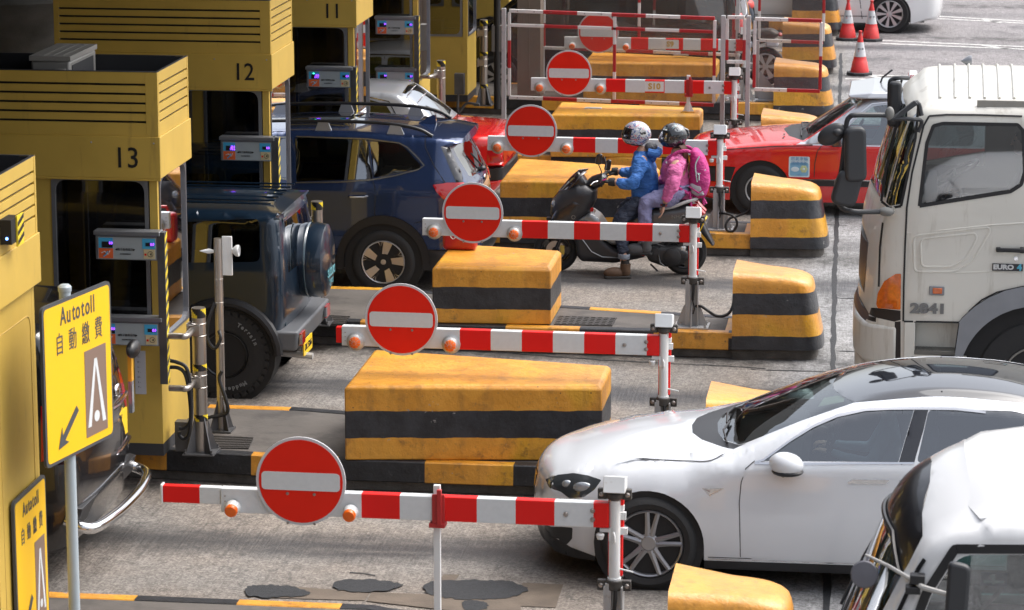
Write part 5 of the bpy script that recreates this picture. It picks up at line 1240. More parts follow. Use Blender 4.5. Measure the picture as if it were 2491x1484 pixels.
    for sg in (-1, 1):                                               # roof rails
        b = MB(); y = sg * .66; P = cr([(1.75, y, 1.60), (1.95, y, 1.73), (2.3, y, 1.79), (3.0, y, 1.81), (3.6, y, 1.80), (3.95, y, 1.75), (4.12, y, 1.67)], 6); b.tube(P, [.02] * len(P), 8, 0)
        for x, z0, z1 in ((2.05, 1.64, 1.76), (2.95, 1.69, 1.81), (3.72, 1.68, 1.79)): b.hexa([(x - .09, y - .02, z0), (x + .10, y - .02, z0), (x + .10, y + .02, z0), (x - .09, y + .02, z0)], [(x - .05, y - .015, z1), (x + .05, y - .015, z1), (x + .05, y + .015, z1), (x - .05, y + .015, z1)], 1)
        b.build('roof_rail', [carblack, mat('rail_silver', (.45, .46, .48), .35, metal=.6)], t, smooth=40)
    b = MB(); b.hexa([(3.84, -.05, 1.70), (4.06, -.04, 1.69), (4.06, .04, 1.69), (3.84, .05, 1.70)], [(4.02, -.006, 1.80), (4.05, -.006, 1.80), (4.05, .006, 1.80), (4.02, .006, 1.80)]); b.build('antenna_fin', paint, t)
    b = MB(); b.tube([c.top(u1 - .02, .1, .03), c.top((u0 + u1) / 2, -.15, .03)], .01, 6); b.ell(c.top(u1 + .01, .1, .02), (.04, .05, .03)); b.build('rear_wiper', carblack, t)
    b = MB(); b.ell(c.top(u1 + .09, 0, .01), (.012, .06, .035)); b.build('badge', chrome, t)
    for s_ in (-1, 1): wheel(t, .95, s_ * .79, .352, .225, .236, 'blade', s_); wheel(t, 3.62, s_ * .79, .352, .225, .236, 'blade', s_, rm=mat('rim_polished', (.60, .60, .60), .25, metal=.7))
    wells(t, [(.95, .35), (3.62, .35)], .42, .60, .88, (.3, 4.4, -.7, .7, .25, .32))
    innards(t, 1.2, 4.2, .32, 1.1, .80, [(2.2, -.36, .5, .6), (2.2, .36, .5, .6), (3.15, -.36, .5, .55), (3.15, .36, .5, .55)], (1.3, 1.1, 1.7, 1.12))
    b = MB(); b.box(3.55, 3.85, -.62, -.35, 1.17, 1.30); b.build('tissue_box', wpaint, t, bevel=.01)
suv()
def taxi(ox, Yn, label, drv=False, rear=False):
    W = .85; yc = Yn + W
    t = thing('taxi', label, 'taxi', (ox, yc, 0), 0, 'red and silver taxis')
    red = mat('taxi_red', (.62, .012, .012), .22, coat=1); sil = mat('taxi_silver', (.50, .52, .56), .28, metal=.35, coat=1)
    prof = [(.12, .20, 's'), (.02, .38), (.0, .52), (.04, .70), (.12, .77), (.5, .82), (1.0, .875), (1.40, .90, 's'), (1.75, 1.14), (2.05, 1.34), (2.25, 1.41), (2.7, 1.44), (3.2, 1.43), (3.42, 1.39), (3.65, 1.22), (3.95, .97, 's'), (4.3, .95), (4.62, .925), (4.68, .86), (4.70, .55), (4.68, .38), (4.55, .22, 's')]
    plan = lin((0, .70), (.15, .80), (.5, .84), (3.9, .85), (4.4, .82), (4.7, .74))
    edge = lin((0, .06), (1.2, .06), (1.5, .06), (4, .07), (4.7, .07))
    crown = lambda x, z: interp([0, .3, 1.3, 1.5, 2.3, 3.2, 3.7, 4.1, 4.7], [.07, .05, .05, .05, .04, .04, .05, .03, .05], x)
    c = Car(prof, plan, .86, .36, edge, crown, [(4.3, .2), (3.9, .19), (1.2, .17), (.4, .18)], [(.88, .31, .365), (3.56, .31, .355)], tuck=(.45, .25), grid=.06)
    c.region('side_window', rpoly([(1.70, .89), (2.02, 1.19), (2.2, 1.325), (2.30, 1.345), (2.52, 1.355), (2.53, .89)], .03), -.006, gl_side)
    c.region('side_window', rpoly([(2.60, .89), (2.60, 1.355), (3.05, 1.35), (3.26, 1.30), (3.42, 1.08), (3.40, .90)], .05), -.006, gl_side)
    bs = [(.0, .56), (.0, .40), (.6, .39), (4.75, .40), (4.75, .57)] if not rear else [(.5, .44), (.5, .37), (4.1, .375), (4.1, .445)]
    c.region('body', [(-.1, .585), (-.1, .40), (.52, .40), (.58, .585)], 0, 1); c.region('moulding', [(1.2, .445), (1.2, .375), (3.2, .38), (3.2, .45)], .012, carblack); c.region('body', [(3.95, .56), (3.92, .40), (4.8, .40), (4.8, .56)], 0, 1)
    c.region('tail_light', [(4.52, .62), (4.52, .84), (4.8, .82), (4.8, .62)], .004, red_lens)
    roofp = [(1.45, .90), (1.78, 1.13), (1.9, 1.2)]
    c.region('body', [(1.30, .872), (4.0, .872), (4.0, .96), (3.7, 1.3), (3.3, 1.5), (2.2, 1.5), (1.40, .92)], 0, 2)
    ws = sym([(c.ux(1.40), 0), (c.ux(1.46), .88), (c.ux(2.08), .86), (c.ux(2.02), 0)]); c.tregion('windscreen', ws, 0, gl_ws)
    cw = sym([(c.ux(1.12), 0), (c.ux(1.20), .6), (c.ux(1.38), .93), (c.ux(1.46), .89), (c.ux(1.40), 0)]); c.tregion('body', cw, 0, 1)
    c.tregion('rear_window', sym([(c.ux(3.40), 0), (c.ux(3.42), .80), (c.ux(3.86), .88), (c.ux(3.90), 0)]), 0, glass('rear_glass_taxi', (.22, .30, .30), 2.0, .03))
    c.tregion('body', [(c.ux(2.0), -1), (c.ux(2.0), 1), (c.ux(3.93), 1), (c.ux(3.93), -1)], 0, 2)
    c.tregion('body', [(c.uz(.585), -1), (c.uz(.585), 1), (c.uz(.40), 1), (c.uz(.40), -1)], 0, 1); c.tregion('body', [(c.uz(.56, False), -1), (c.uz(.56, False), 1), (c.uz(.40, False), 1), (c.uz(.40, False), -1)], 0, 1)
    c.tregion('tail_light', [(c.uz(.84, False), .55), (c.uz(.84, False), 1), (c.uz(.62, False), 1), (c.uz(.62, False), .55)], .004, red_lens); c.tregion('tail_light', [(c.uz(.84, False), -.55), (c.uz(.84, False), -1), (c.uz(.62, False), -1), (c.uz(.62, False), -.55)], .004, red_lens)
    c.build(t, [red, carblack, sil])
    s = MB(); c.strip([[(1.62, .885), (1.56, .80), (1.53, .65), (1.52, .2)], [(2.56, .2), (2.56, 1.36)], [(3.5, .90), (3.48, .7), (3.3, .5)], [(.08, .745), (.5, .80), (1.0, .845), (1.5, .868)]], .01, .006, mb=s); s.build('panel_seam', seam, t)
    b = MB(); c.strip([[(1.5, .876), (3.5, .876)], [(1.66, .90), (1.99, 1.2), (2.19, 1.36), (2.4, 1.385), (3.05, 1.38), (3.3, 1.33), (3.46, 1.08)], [(1.2, .452), (3.2, .457)]], .012, .007, mb=b); b.build('chrome_trim', chrome, t)
    if rear: 
        tx = mat('sticker_white', (.75, .77, .8), .5); 
        for i, s_ in enumerate(('的士', '服務')): o = text('window_lettering', s_, .17, tx, t, tuple(c.top(c.ux(3.47 + .12 * i), -.35, .01)), rot=(rad(-52), 0, rad(90)), bold=.006)
        b = MB(); b.tube([(4.05, -.2, .97), (4.08, -.2, 1.2)], .005, 6); b.lathe([(.03, 0), (.012, .05), (.006, .09)], (4.05, -.2, .96), (0, 0, 1), 12); b.build('antenna', carblack, t)
    # roof visor and taxi lamp
    if not rear:
        b = MB(); b.hexa([(1.92, -.66, 1.42), (2.12, -.70, 1.42), (2.12, .70, 1.42), (1.92, .66, 1.42)], [(1.90, -.62, 1.455), (2.2, -.68, 1.50), (2.2, .68, 1.50), (1.90, .62, 1.455)]); b.hexa([(2.12, -.70, 1.42), (3.2, -.66, 1.43), (3.2, .66, 1.43), (2.12, .70, 1.42)], [(2.2, -.68, 1.50), (3.0, -.60, 1.51), (3.0, .60, 1.51), (2.2, .68, 1.50)])
        b.build('roof_cap', sil, t, bevel=.025, seg=3)
        b = MB(); b.box(2.62, 2.72, -.2, .2, 1.52, 1.66); q_ = b.build('taxi_lamp', wpaint, t, bevel=.02); text('lamp_lettering', '的士', .10, mat('letter_red', (.6, .03, .05), .5), q_, (2.615, 0, 1.59), rot=(pi / 2, 0, -pi / 2)); text('lamp_lettering', '的', .075, mat('letter_red', (.6, .03, .05), .5), q_, (2.67, -.202, 1.62)); text('lamp_lettering', '士', .075, mat('letter_red', (.6, .03, .05), .5), q_, (2.67, -.202, 1.555))
        b = MB(); b.tube([(2.28, .2, 1.5), (2.30, .2, 1.56), (2.42, .2, 1.66)], .012, 6); b.build('antenna', carblack, t)
    x_, z_ = 1.36, .58; w_ = -c.hw(x_, z_) - .004
    if not rear:
        b = MB(); P = rpoly([(1.22, .48), (1.47, .48), (1.47, .73), (1.22, .73)], .02, 3); b.prism([(p.x, w_, p.y) for p in P], (0, .003, 0), 0)
        P = rpoly([(1.235, .495), (1.455, .495), (1.455, .655), (1.235, .655)], .02, 3); b.prism([(p.x, w_ - .001, p.y) for p in P], (0, .003, 0), 1)
        for k_ in range(6): a = k_ * pi / 3; b.lathe([(0, .003), (.022, 0)], (1.40 + .026 * cos(a), w_ - .002, .58 + .026 * sin(a)), (0, -1, 0), 10, 2)
        b.lathe([(0, .004), (.014, 0)], (1.40, w_ - .004, .58), (0, -1, 0), 10, 0); b.ell((1.295, w_ - .001, .575), (.05, .002, .03), 12, 6, 0)
        st = b.build('sticker', [mat('sticker_pale', (.62, .72, .76), .5), mat('sticker_blue', (.20, .42, .60), .5), mat('sticker_green', (.50, .58, .32), .5)], t, smooth=0)
        text('sticker_lettering', '燃氣車輛', .052, mat('sticker_ink', (.12, .3, .5), .5), st, (1.345, w_ - .003, .70), depth=.0006); text('sticker_lettering', '環境清新', .05, mat('sticker_ink', (.12, .3, .5), .5), st, (1.345, w_ - .003, .645), depth=.0006); text('sticker_lettering', 'LPG', .03, mat('sticker_ink', (.12, .3, .5), .5), st, (1.345, w_ - .003, .51), depth=.0006)
    b = MB()
    if not rear:
        for v0, v1 in ((-.75, -.1), (-.1, .5)): b.tube([c.top(c.ux(1.36), v0, .02), c.top(c.ux(1.34), (v0 + v1) / 2, .05), c.top(c.ux(1.42), v1, .02)], .01, 6)
        for v in (-.3, .0): b.box(1.13, 1.15, -.45 + v, -.42 + v, .93, .94)
        b.build('wiper', carblack, t)
    for sg in (-1, 1):
        b = MB(); b.hexa([(1.70, sg * .86 - .0, .86), (1.82, sg * .86, .86), (1.86, sg * 1.02, .88), (1.74, sg * 1.02, .88)], [(1.70, sg * .87, .99), (1.80, sg * .87, 1.0), (1.84, sg * 1.03, 1.01), (1.72, sg * 1.03, 1.0)], 0); b.build('mirror', [mat('mirror_black_red', (.05, .012, .015), .25, coat=1)], t, bevel=.02, seg=3)
        wheel(t, .88, sg * .745, .31, .19, .185, 'steel', sg, rm=galv); wheel(t, 3.56, sg * .745, .31, .19, .185, 'steel', sg, rm=galv)
    wells(t, [(.88, .31), (3.56, .31)], .365, .58, .82, (.3, 4.4, -.6, .6, .18, .25))
    innards(t, 1.3, 4.0, .25, .84, .74, [(2.45, -.34, .4, .5), (2.45, .34, .4, .5), (3.2, -.3, .42, .45), (3.2, .3, .42, .45)], (1.45, .88, 1.85, .9), (2.0, .34, .85, rad(25)))
    if not rear: b = MB(); p = [c.top(c.ux(1.88), v, -.01) for v in (-.5, -.05)] + [c.top(c.ux(2.05), v, -.01) for v in (-.05, -.62)]; b.add(p, [(0, 1, 2, 3)]); b.build('sun_strip', mat('teal_film', (.02, .30, .27), .4), t, smooth=0)
    return t
taxi(-2.70, 36.75, 'red taxi with a silver roof heading in behind the white lorry mirrors')
taxi(-9.62, 36.4, 'red taxi with its boot toward the camera, silver roof beside the booth numbered 11', rear=True)
sitter('', -2.70 + 2.35, 36.75 + .85 + .34, .50, label='taxi driver in a striped grey shirt and a white face mask', shirt=(.16, .17, .19))
sitter('', -2.70 + 3.15, 36.75 + .85 - .28, .52, label='masked passenger in a pale top on the rear seat of the red taxi', shirt=(.55, .58, .62), hands=(-.3, .1))
def jeep():
    ox, Yn, W = -9.01, 26.75, .80
    t = thing('off_roader', 'dark green blue boxy off roader with a covered spare wheel on its back door', 'car', (ox, Yn + W, 0))
    paint = mat('dark_teal_paint', (.007, .020, .040), .3, metal=.3, coat=.8); gb = paint
    x1 = 3.36
    prof = [(.1, .45, 's'), (.05, .6), (.1, .98), (.2, 1.03), (1.15, 1.08, 's'), (1.35, 1.55), (1.5, 1.66), (1.9, 1.70), (x1 - .12, 1.70), (x1 - .03, 1.66), (x1 + .0, 1.5), (x1 + .03, 1.2), (x1 + .03, .8), (x1, .62, 's')]
    plan = lin((0, .7), (.3, .76), (3.2, .80), (3.35, .79), (3.5, .77)); edge = lin((0, .05), (1.2, .05), (1.6, .09), (x1, .09), (3.6, .09))
    c = Car(prof, plan, 1.15, .14, edge, lambda x, z: interp([0, 1.2, 1.6, 3.2, 3.3, 3.5], [.03, .03, .07, .07, .03, .03], x) if z > 1.5 or x < 2 else .03, [(3.3, .58), (3.2, .58), (1.3, .50), (.5, .5)], [(.62, .40, .47), (2.85, .40, .47)], tuck=(.8, .12), grid=.06)
    T = tracer(c, ox, Yn, W, lambda x, y: (700 + x * .6066, 700 + y * .6066)); tp = lambda l: [T(*p) for p in l]
    wn = rpoly([(2.32, 1.24)] + [T(560, 572), T(556, 288)] + [(2.32, 1.60)], .06, 4)
    c.region('side_window', wn, -.008, gl_dark); c.region('side_window', rpoly([(1.42, 1.15), (1.62, 1.60), (2.2, 1.60), (2.2, 1.15)], .05), -.008, gl_dark)
    c.tregion('windscreen', sym([(c.ux(1.2), 0), (c.ux(1.2), .9), (c.ux(1.4), .9), (c.ux(1.4), 0)]), 0, gl_ws)
    zz = lambda z: c.L[min([i for i in range(len(c.L)) if c.prof[i].x > 3.3], key=lambda i: abs(c.prof[i].y - z))]
    c.tregion('rear_window', [(zz(1.6), -.78), (zz(1.6), .78), (zz(1.15), .78), (zz(1.15), -.78)], -.002, glass('jeep_rear_glass', (.12, .16, .2), 1.8, .03))
    c.build(t, [paint, carblack])
    s = MB(); c.strip([[(2.3, 1.02), (3.36, 1.02)], [(2.3, .965), (3.38, .965)], [(1.3, 1.655), (3.36, 1.655)], [(2.26, .6), (2.26, 1.6)]], .012, .006, mb=s)
    P = [c.top(zz(z), v, .008) for z, v in ((1.62, -.88), (1.62, .88))]; s.tube([c.top(zz(1.63), -.85, .006), c.top(zz(.65), -.85, .006)], .006, 5); s.tube([c.top(zz(1.63), -.85, .006), c.top(zz(1.63), .85, .006)], .006, 5); s.build('body_moulding', mat('moulding_teal', (.02, .05, .07), .25, coat=1), t)
    b = MB()
    for i in range(7): y = -.54 + i * .18; b.tube([(1.9, y, 1.765), (3.25, y, 1.765)], .009, 6)
    b.build('roof_rib', paint, t)
    # flared arch, bumper, lamps, plate
    b = MB()
    for sg in (-1, 1):
        A = [(2.85 + .5 * cos(a), .42 + .48 * sin(a)) for a in [i * pi / 16 for i in range(17)]]
        b.tube([(x, sg * (.80), z) for x, z in A], [.045] * 17, 8)
    b.build('wheel_arch', carblack, t)
    b = MB(); b.hexa([(3.30, -.79, .46), (3.50, -.72, .44), (3.50, .72, .44), (3.30, .79, .46)], [(3.30, -.82, .64), (3.53, -.76, .63), (3.53, .76, .63), (3.30, .82, .64)]); bp = b.build('rear_bumper', mat('bumper_grey', (.10, .105, .115), .5), t, bevel=.025, seg=3)
    for sg in (-1, 1): b = MB(); b.box(3.525, 3.545, sg * .60 - .09, sg * .60 + .09, .49, .60, 0); b.box(3.5255, 3.5457, sg * .60 - .095, sg * .60 - .05, .50, .59, 1); b.build('tail_light', [red_lens, clear_lens], bp)
    b = MB(); b.box(3.53, 3.542, -.56, -.18, .36, .50); pl = b.build('number_plate', platey, t, smooth=0); text('plate_lettering', 'DK 5266', .085, black0, pl, (3.544, -.37, .43), rot=(pi / 2, 0, pi / 2))
    b = MB(); b.tube([(3.3, -.45, .36), (3.6, -.45, .34)], .03, 10); b.build('exhaust', galv, t)
    # spare wheel cover
    b = MB(); cc = (x1 + .05, .12, 1.13); b.lathe([(.0, -.02), (.33, -.02), (.345, .02), (.35, .14), (.335, .22), (.28, .245), (0, .26)], cc, (1, 0, 0), 48); sp = b.build('spare_wheel_cover', paint, t, smooth=50)
    b = MB(); b.lathe([(.351, .06), (.356, .07), (.351, .08)], cc, (1, 0, 0), 48); b.build('cover_band', mat('moulding_teal', (.02, .05, .07), .25), sp)
    tl = mat('cover_lettering', (.12, .32, .36), .5); text('cover_text', 'SUZUKI', .10, tl, sp, (cc[0] + .262, .12, 1.02), rot=(pi / 2, 0, pi / 2), bold=.003); text('cover_text', 'SJ 413', .07, tl, sp, (cc[0] + .262, .12, 0.93), rot=(pi / 2, 0, pi / 2))
    for sg in (-1, 1):
        for x in (.62, 2.85): wheel(t, x, sg * .68, .405, .235, .215, 'steel', sg, rm=mat('rim_black', (.012, .012, .013), .3, coat=.5), lug=True, letter=[('Mudder', -.95, .315), ('Terrain', 1.1, .315)] if sg < 0 and x > 2 else None)
    wells(t, [(.62, .4), (2.85, .4)], .47, .5, .78, (.3, 3.3, -.55, .55, .40, .62))
    innards(t, 1.2, 3.3, .6, 1.15, .70, [(2.1, -.3, .62, .5), (2.1, .3, .62, .5)], (1.2, 1.1, 1.5, 1.12))
jeep()
def people_carrier(name, ox, Yn, label, group=None, W=.90, pc=(.008, .008, .010), mir=False, H=1.9):
    t = thing(name, label, 'van', (ox, Yn + W, 0)); paint = mat('paint_%d' % int(pc[2] * 1000), pc, .2, coat=1)
    k = H / 1.9; Z_ = lambda l: [(p[0], p[1] * k if p[1] > .9 else p[1]) + tuple(p[2:]) for p in l]
    prof = Z_([(.12, .25, 's'), (.02, .5), (.06, .85), (.25, 1.0), (.75, 1.12, 's'), (1.35, 1.62), (1.7, 1.82), (2.1, 1.88), (3.5, 1.88), (4.3, 1.83), (4.48, 1.74, 's'), (4.60, 1.3), (4.66, 1.0), (4.68, .6), (4.62, .3, 's')])
    plan = lin((0, .6), (.25, .8), (.8, .88), (4.2, .90), (4.5, .87), (4.7, .82)); edge = lin((0, .08), (.9, .1), (1.4, .08), (4.7, .09))
    c = Car(prof, plan, 1.1, .16, edge, lambda x, z: interp([0, .5, 1.2, 2, 4.2, 4.5, 4.7], [.1, .05, .07, .04, .04, .05, .05], x), [(4.4, .24), (3.9, .22), (1.1, .22), (.5, .22)], [(.88, .34, .40), (3.75, .34, .40)], grid=.07, tuck=(.6, .15))
    for a, b_ in ((1.95, 2.75), (2.85, 3.65), (3.75, 4.35)): c.region('side_window', rpoly([(a, 1.17 * k), (b_, 1.17 * k), (b_ - (.06 if b_ > 4 else 0), 1.70 * k), (a, 1.72 * k)], .05), -.006, gl_dark)
    c.region('side_window', rpoly([(1.05, 1.17 * k), (1.5, 1.58 * k), (1.86, 1.71 * k), (1.88, 1.17 * k)], .04), -.006, gl_dark)
    c.region('tail_light', [(4.45, .95), (4.45, 1.35), (4.75, 1.35), (4.75, .95)], .004, red_lens)
    zz = lambda z: c.L[min([i for i in range(len(c.L)) if c.prof[i].x > 4.4], key=lambda i: abs(c.prof[i].y - z))]
    c.tregion('windscreen', sym([(c.ux(.8), 0), (c.ux(.85), .9), (c.ux(1.6), .86), (c.ux(1.55), 0)]), 0, gl_ws)
    c.tregion('rear_window', sym([(zz(1.68 * k), 0), (zz(1.68 * k), .84), (zz(1.22 * k), .86), (zz(1.2 * k), 0)]), -.002, glass('mpv_rear_glass', (.14, .16, .15), 2.2, .03))
    for v in (-1, 1): c.tregion('tail_light', [(zz(1.30), v * .88), (zz(1.30), v), (zz(.95), v), (zz(.95), v * .88)], .004, red_lens)
    c.build(t, [paint, carblack])
    s = MB(); c.strip([[(1.9, .3), (1.9, 1.75 * k)], [(2.8, .3), (2.8, 1.75 * k)], [(.95, 1.10 * k), (4.4, 1.10 * k)]], .01, .006, mb=s); s.build('panel_seam', seam, t)
    for sg in (-1, 1):
        for x in (.88, 3.75): wheel(t, x, sg * .78, .335, .215, .225, 'multi', sg, 7)
    wells(t, [(.88, .34), (3.75, .34)], .40, .6, .86, (.3, 4.4, -.7, .7, .22, .3)); innards(t, 1, 4.2, .3, 1.1, .78)
    return t, c, zz
mp, c_, zz_ = people_carrier('people_carrier', aty(1985, 300, 46.2).x - .88, 46.2, 'black people carrier behind the clear screens, beside the farthest S9 barrier')
# black van at the left, rear door toward the camera
bv, c_, zz_ = people_carrier('passenger_van', -10.62, 20.85, 'black passenger van with a chrome rear bar under the left autotoll sign', H=1.97, pc=(.010, .010, .012))
b = MB(); P = cr([(4.60, -.82, .50), (4.78, -.80, .44), (4.86, -.45, .44), (4.88, 0, .44), (4.86, .45, .44), (4.78, .80, .44), (4.60, .82, .50)], 6); b.tube(P, .042, 12); b.build('rear_bar', chrome, bv)
b = MB(); b.hexa([(4.5, -.84, .42), (4.68, -.78, .44), (4.68, .78, .44), (4.5, .84, .42)], [(4.5, -.85, .62), (4.72, -.78, .58), (4.72, .78, .58), (4.5, .85, .62)], 0)
for i in range(14): y = -.5 + i * .075; b.box(4.60, 4.71, y, y + .03, .592, .605, 1)
b.build('rear_bumper', [carblack, mat('bumper_step', (.05, .052, .055), .5)], bv, bevel=.02)
b = MB(); b.box(4.685, 4.70, .20, .62, .80, 1.0); pl = b.build('number_plate', platey, bv, smooth=0); text('plate_lettering', 'TV', .085, black0, pl, (4.702, .41, .95), rot=(pi / 2, 0, pi / 2)); text('plate_lettering', '6686', .085, black0, pl, (4.702, .41, .86), rot=(pi / 2, 0, pi / 2))
b = MB(); b.tube([(4.69, -.1, .74), (4.72, .3, .74), (4.69, .7, .74)], .018, 8); b.tube([(4.66, -.1, 1.08), (4.70, .35, 1.08), (4.66, .75, 1.08)], .02, 8); b.ell((4.70, .35, 1.20), (.02, .07, .05)); b.build('chrome_trim', chrome, bv)
b = MB(); b.ell((4.72, .78, 1.42), (.05, .13, .07)); b.build('rear_mirror', carblack, bv)
b = MB()
for i in range(8): y = -.6 + i * .17; b.tube([(2.2, y, 1.955), (4.2, y, 1.925)], .012, 6)
b.build('roof_rib', carblack, bv)
b = MB(); b.box(4.66, 4.69, .82, .88, 1.15, 1.42, 0); b.box(4.66, 4.69, .82, .88, .90, 1.15, 1); b.build('reflector', [mat('amber_strip', (.7, .35, .02), .3), clear_lens], bv)
# ================================================================ lorry, white van, passing car
def lorry():
    ox, Yn, W = -.40, 26.2, 1.16
    t = thing('lorry', 'cream white lorry cab with black mirror arms and an orange corner lamp', 'lorry', (ox, Yn + W, 0))
    paint = mat('lorry_cream', (.62, .605, .55), .42, coat=.3, var=.06, vscale=1.5, dirt=(.24, .20, .14), dscale=2.6, damt=.45, dthr=.55); gr = mat('lorry_grey', (.22, .23, .25), .5, var=.1)
    prof = [(.10, .42, 's'), (.03, .6), (.02, .95, 's'), (.06, 1.05), (.09, 1.4), (.13, 1.80, 's'), (.22, 2.2), (.34, 2.66), (.42, 2.80), (.55, 2.87), (.9, 2.88), (2.1, 2.88), (2.2, 2.8), (2.22, 2.4), (2.22, .9, 's')]
    plan = lin((0, .98), (.1, 1.06), (.25, 1.12), (.45, 1.155), (2.3, 1.16)); edge = lin((0, .06), (.3, .08), (.5, .13), (2.3, .13))
    c = Car(prof, plan, 2.0, .075, edge, lambda x, z: interp([.3, 1.0, 1.8, 2.6, 2.9], [.07, .12, .16, .14, .15], z) if x < .5 else interp([.5, .9, 2.2], [.18, .19, .19], x), [(2.0, .9), (2.05, .55), (.3, .42)], [(1.50, .52, .66)], tuck=(0, 0), grid=.07)
    T = tracer(c, ox, Yn, W, lambda x, y: (3295 + x * .8762, 200 + y * .8762)); tp = lambda l: [T(*p) for p in l]
    wn = rpoly(tp([(437, 708), (470, 430), (500, 352), (545, 340), (880, 347), (904, 370), (913, 560), (895, 610), (850, 640)]), [.01, .02, .05, .03, .04, .04, .06, .04, .04], 4)
    c.region('side_window', wn, -.02, glass('lorry_window', (.42, .47, .46), .55))
    c.region('corner_glass', rpoly(tp([(268, 690), (285, 560), (330, 370), (352, 290), (425, 262), (415, 400), (350, 705), (300, 712)]), .02, 3), -.006, glass('lorry_corner', (.30, .40, .38), 1.6))
    c.region('indicator_lamp', rpoly(tp([(238, 1160), (245, 1110), (275, 1055), (325, 1022), (352, 1020), (350, 1185), (245, 1178)]), .012, 3), .004, mat('orange_lens', (.62, .12, .01), .15, coat=1, var=.25, vscale=30))
    c.region('body', tp([(215, 1180), (350, 1190), (350, 1232), (320, 1240), (205, 1212)]), 0, 1); c.region('body', tp([(323, 1240), (350, 1238), (350, 1440), (322, 1440)]), 0, 1); c.region('body', [(-.1, 1.0), (-.1, .98), (.12, .98), (.12, 1.02)], 0, 1)
    c.region('step_recess', tp([(412, 1240), (618, 1243), (596, 1396), (410, 1390)]), -.16, paint)
    fl = [(1.50 + r * cos(a), .52 + r * sin(a)) for r, aa in ((.84, [pi - i * pi / 18 for i in range(19)]), (.66, [i * pi / 18 for i in range(19)])) for a in aa]
    c.region('wheel_arch', fl, .025, gr)
    c.tregion('windscreen', sym([(c.uz(2.02), 0), (c.uz(2.02), .80), (c.uz(2.06), .97), (c.uz(2.70), .95), (c.uz(2.76), .8), (c.uz(2.78), 0)]), -.004, glass('lorry_glass', (.35, .45, .42), 1.0))
    c.tregion('body', [(c.uz(1.03), -1), (c.uz(1.03), 1), (c.uz(.95), 1), (c.uz(.95), -1)], 0, 1); c.tregion('grille', [(c.uz(1.15), -.7), (c.uz(1.15), .7), (c.uz(1.6), .7), (c.uz(1.6), -.7)], .004, carblack)
    c.build(t, [paint, carblack])
    s = MB(); c.strip([tp([(480, 302), (455, 345), (402, 560), (378, 720), (370, 900), (364, 1080), (362, 1238)]), tp([(480, 302), (560, 296), (700, 297), (905, 303)]), tp([(365, 1238), (480, 1240), (640, 1243)]), tp([(268, 790), (255, 900), (250, 1080)])], .016, .008, mb=s)
    c.strip([tp([(640, 1243), (665, 1190), (720, 1140), (790, 1105), (913, 1078)])], .014, .008, mb=s); s.build('panel_seam', seam, t)
    s = MB(); c.strip([rpoly(tp([(436, 712), (470, 425), (500, 346), (545, 335), (884, 341), (909, 368), (917, 560), (900, 615), (852, 646), (436, 712)]), .01, 2)], .03, .004, mb=s); c.strip([tp([(262, 690), (280, 560), (325, 370), (346, 290)]), tp([(352, 712), (418, 400), (430, 262)]), tp([(262, 690), (300, 722), (352, 712)])], .022, .006, mb=s); s.build('window_seal', carblack, t)
    # swaged panels on the door
    s = MB(); R1 = rpoly(tp([(410, 848), (748, 808), (760, 825), (680, 960), (600, 1012), (412, 1012)]), .05, 4); R2 = rpoly(tp([(440, 862), (690, 836), (698, 860), (650, 950), (585, 990), (445, 990)]), .05, 4)
    for R in (R1, R2):
        P = [c.side(p.x, p.y, -1, -.004) for p in R]; s.tube(P, .011, 6, close=True)
    s.tube([c.side(p[0], p[1], -1, -.006) for p in tp([(380, 835), (560, 822), (760, 800), (913, 790)])], .012, 6)
    s.tube([c.side(p[0], p[1], -1, -.01) for p in tp([(378, 1020), (600, 1018), (760, 1012), (913, 1020)])], .014, 6)
    s.build('door_swage', paint, t)
    b = MB(); 
    for sg in (-1, 1): pass
    p0 = T(368, 1238); p1 = T(412, 1400); w_ = -1.155; b.box(p0[0], p1[0], w_, w_ + .10, p1[1] - .1, p0[1] - .01, 0); p0 = T(410, 1365); p1 = T(598, 1395); b.box(p0[0], p1[0], w_ + .0, w_ + .17, p1[1], p0[1] - .01, 1)
    for i in range(7): b.box(p0[0] + .03 + i * .025, p0[0] + .04 + i * .025, w_ - .002, w_ + .15, p0[1] - .011, p0[1] - .003, 1)
    b.box(p0[0] - .02, p1[0] + .1, w_, w_ + .12, p1[1] - .1, p1[1] - .012, 0); b.build('step', [paint, mat('step_alu', (.16, .155, .14), .45, metal=.5)], t, bevel=.008)
    # bumper
    b = MB(); b.prism([(.30, -1.14, .62), (.10, -1.09, .62), (.0, -.98, .62), (-.08, -.6, .62), (-.10, 0, .62), (-.08, .6, .62), (0, .98, .62), (.3, 1.14, .62), (.3, 1.0, .62), (.3, -1.0, .62)], (0, 0, .34)); b.prism([(.30, -1.13, .38), (.11, -1.075, .38), (.02, -.97, .38), (-.06, -.6, .38), (-.08, 0, .38), (-.06, .6, .38), (.02, .97, .38), (.3, 1.13, .38), (.3, 1.0, .38), (.3, -1.0, .38)], (0, 0, .225))
    b.build('bumper', paint, t, bevel=.03, seg=3)
    cl = T(515, 1098); b = MB(); R = rpoly([(cl[0] - .065, cl[1] - .04), (cl[0] + .065, cl[1] - .04), (cl[0] + .065, cl[1] + .04), (cl[0] - .065, cl[1] + .04)], .012, 3); b.prism([(p.x, -1.168, p.y) for p in R], (0, .015, 0), 0); b.box(cl[0] - .035, cl[0] + .045, -1.178, -1.165, cl[1] - .025, cl[1] + .025, 1); b.build('side_marker', [alu, mat('orange_lens', (.62, .12, .01), .15)], t, bevel=.004)
    q = T(476, 1181); text('model_lettering', '2841', .115, mat('letter_grey', (.16, .16, .16), .5), t, (q[0], -1.166, q[1]), bold=.006, sx=1.35, depth=.003)
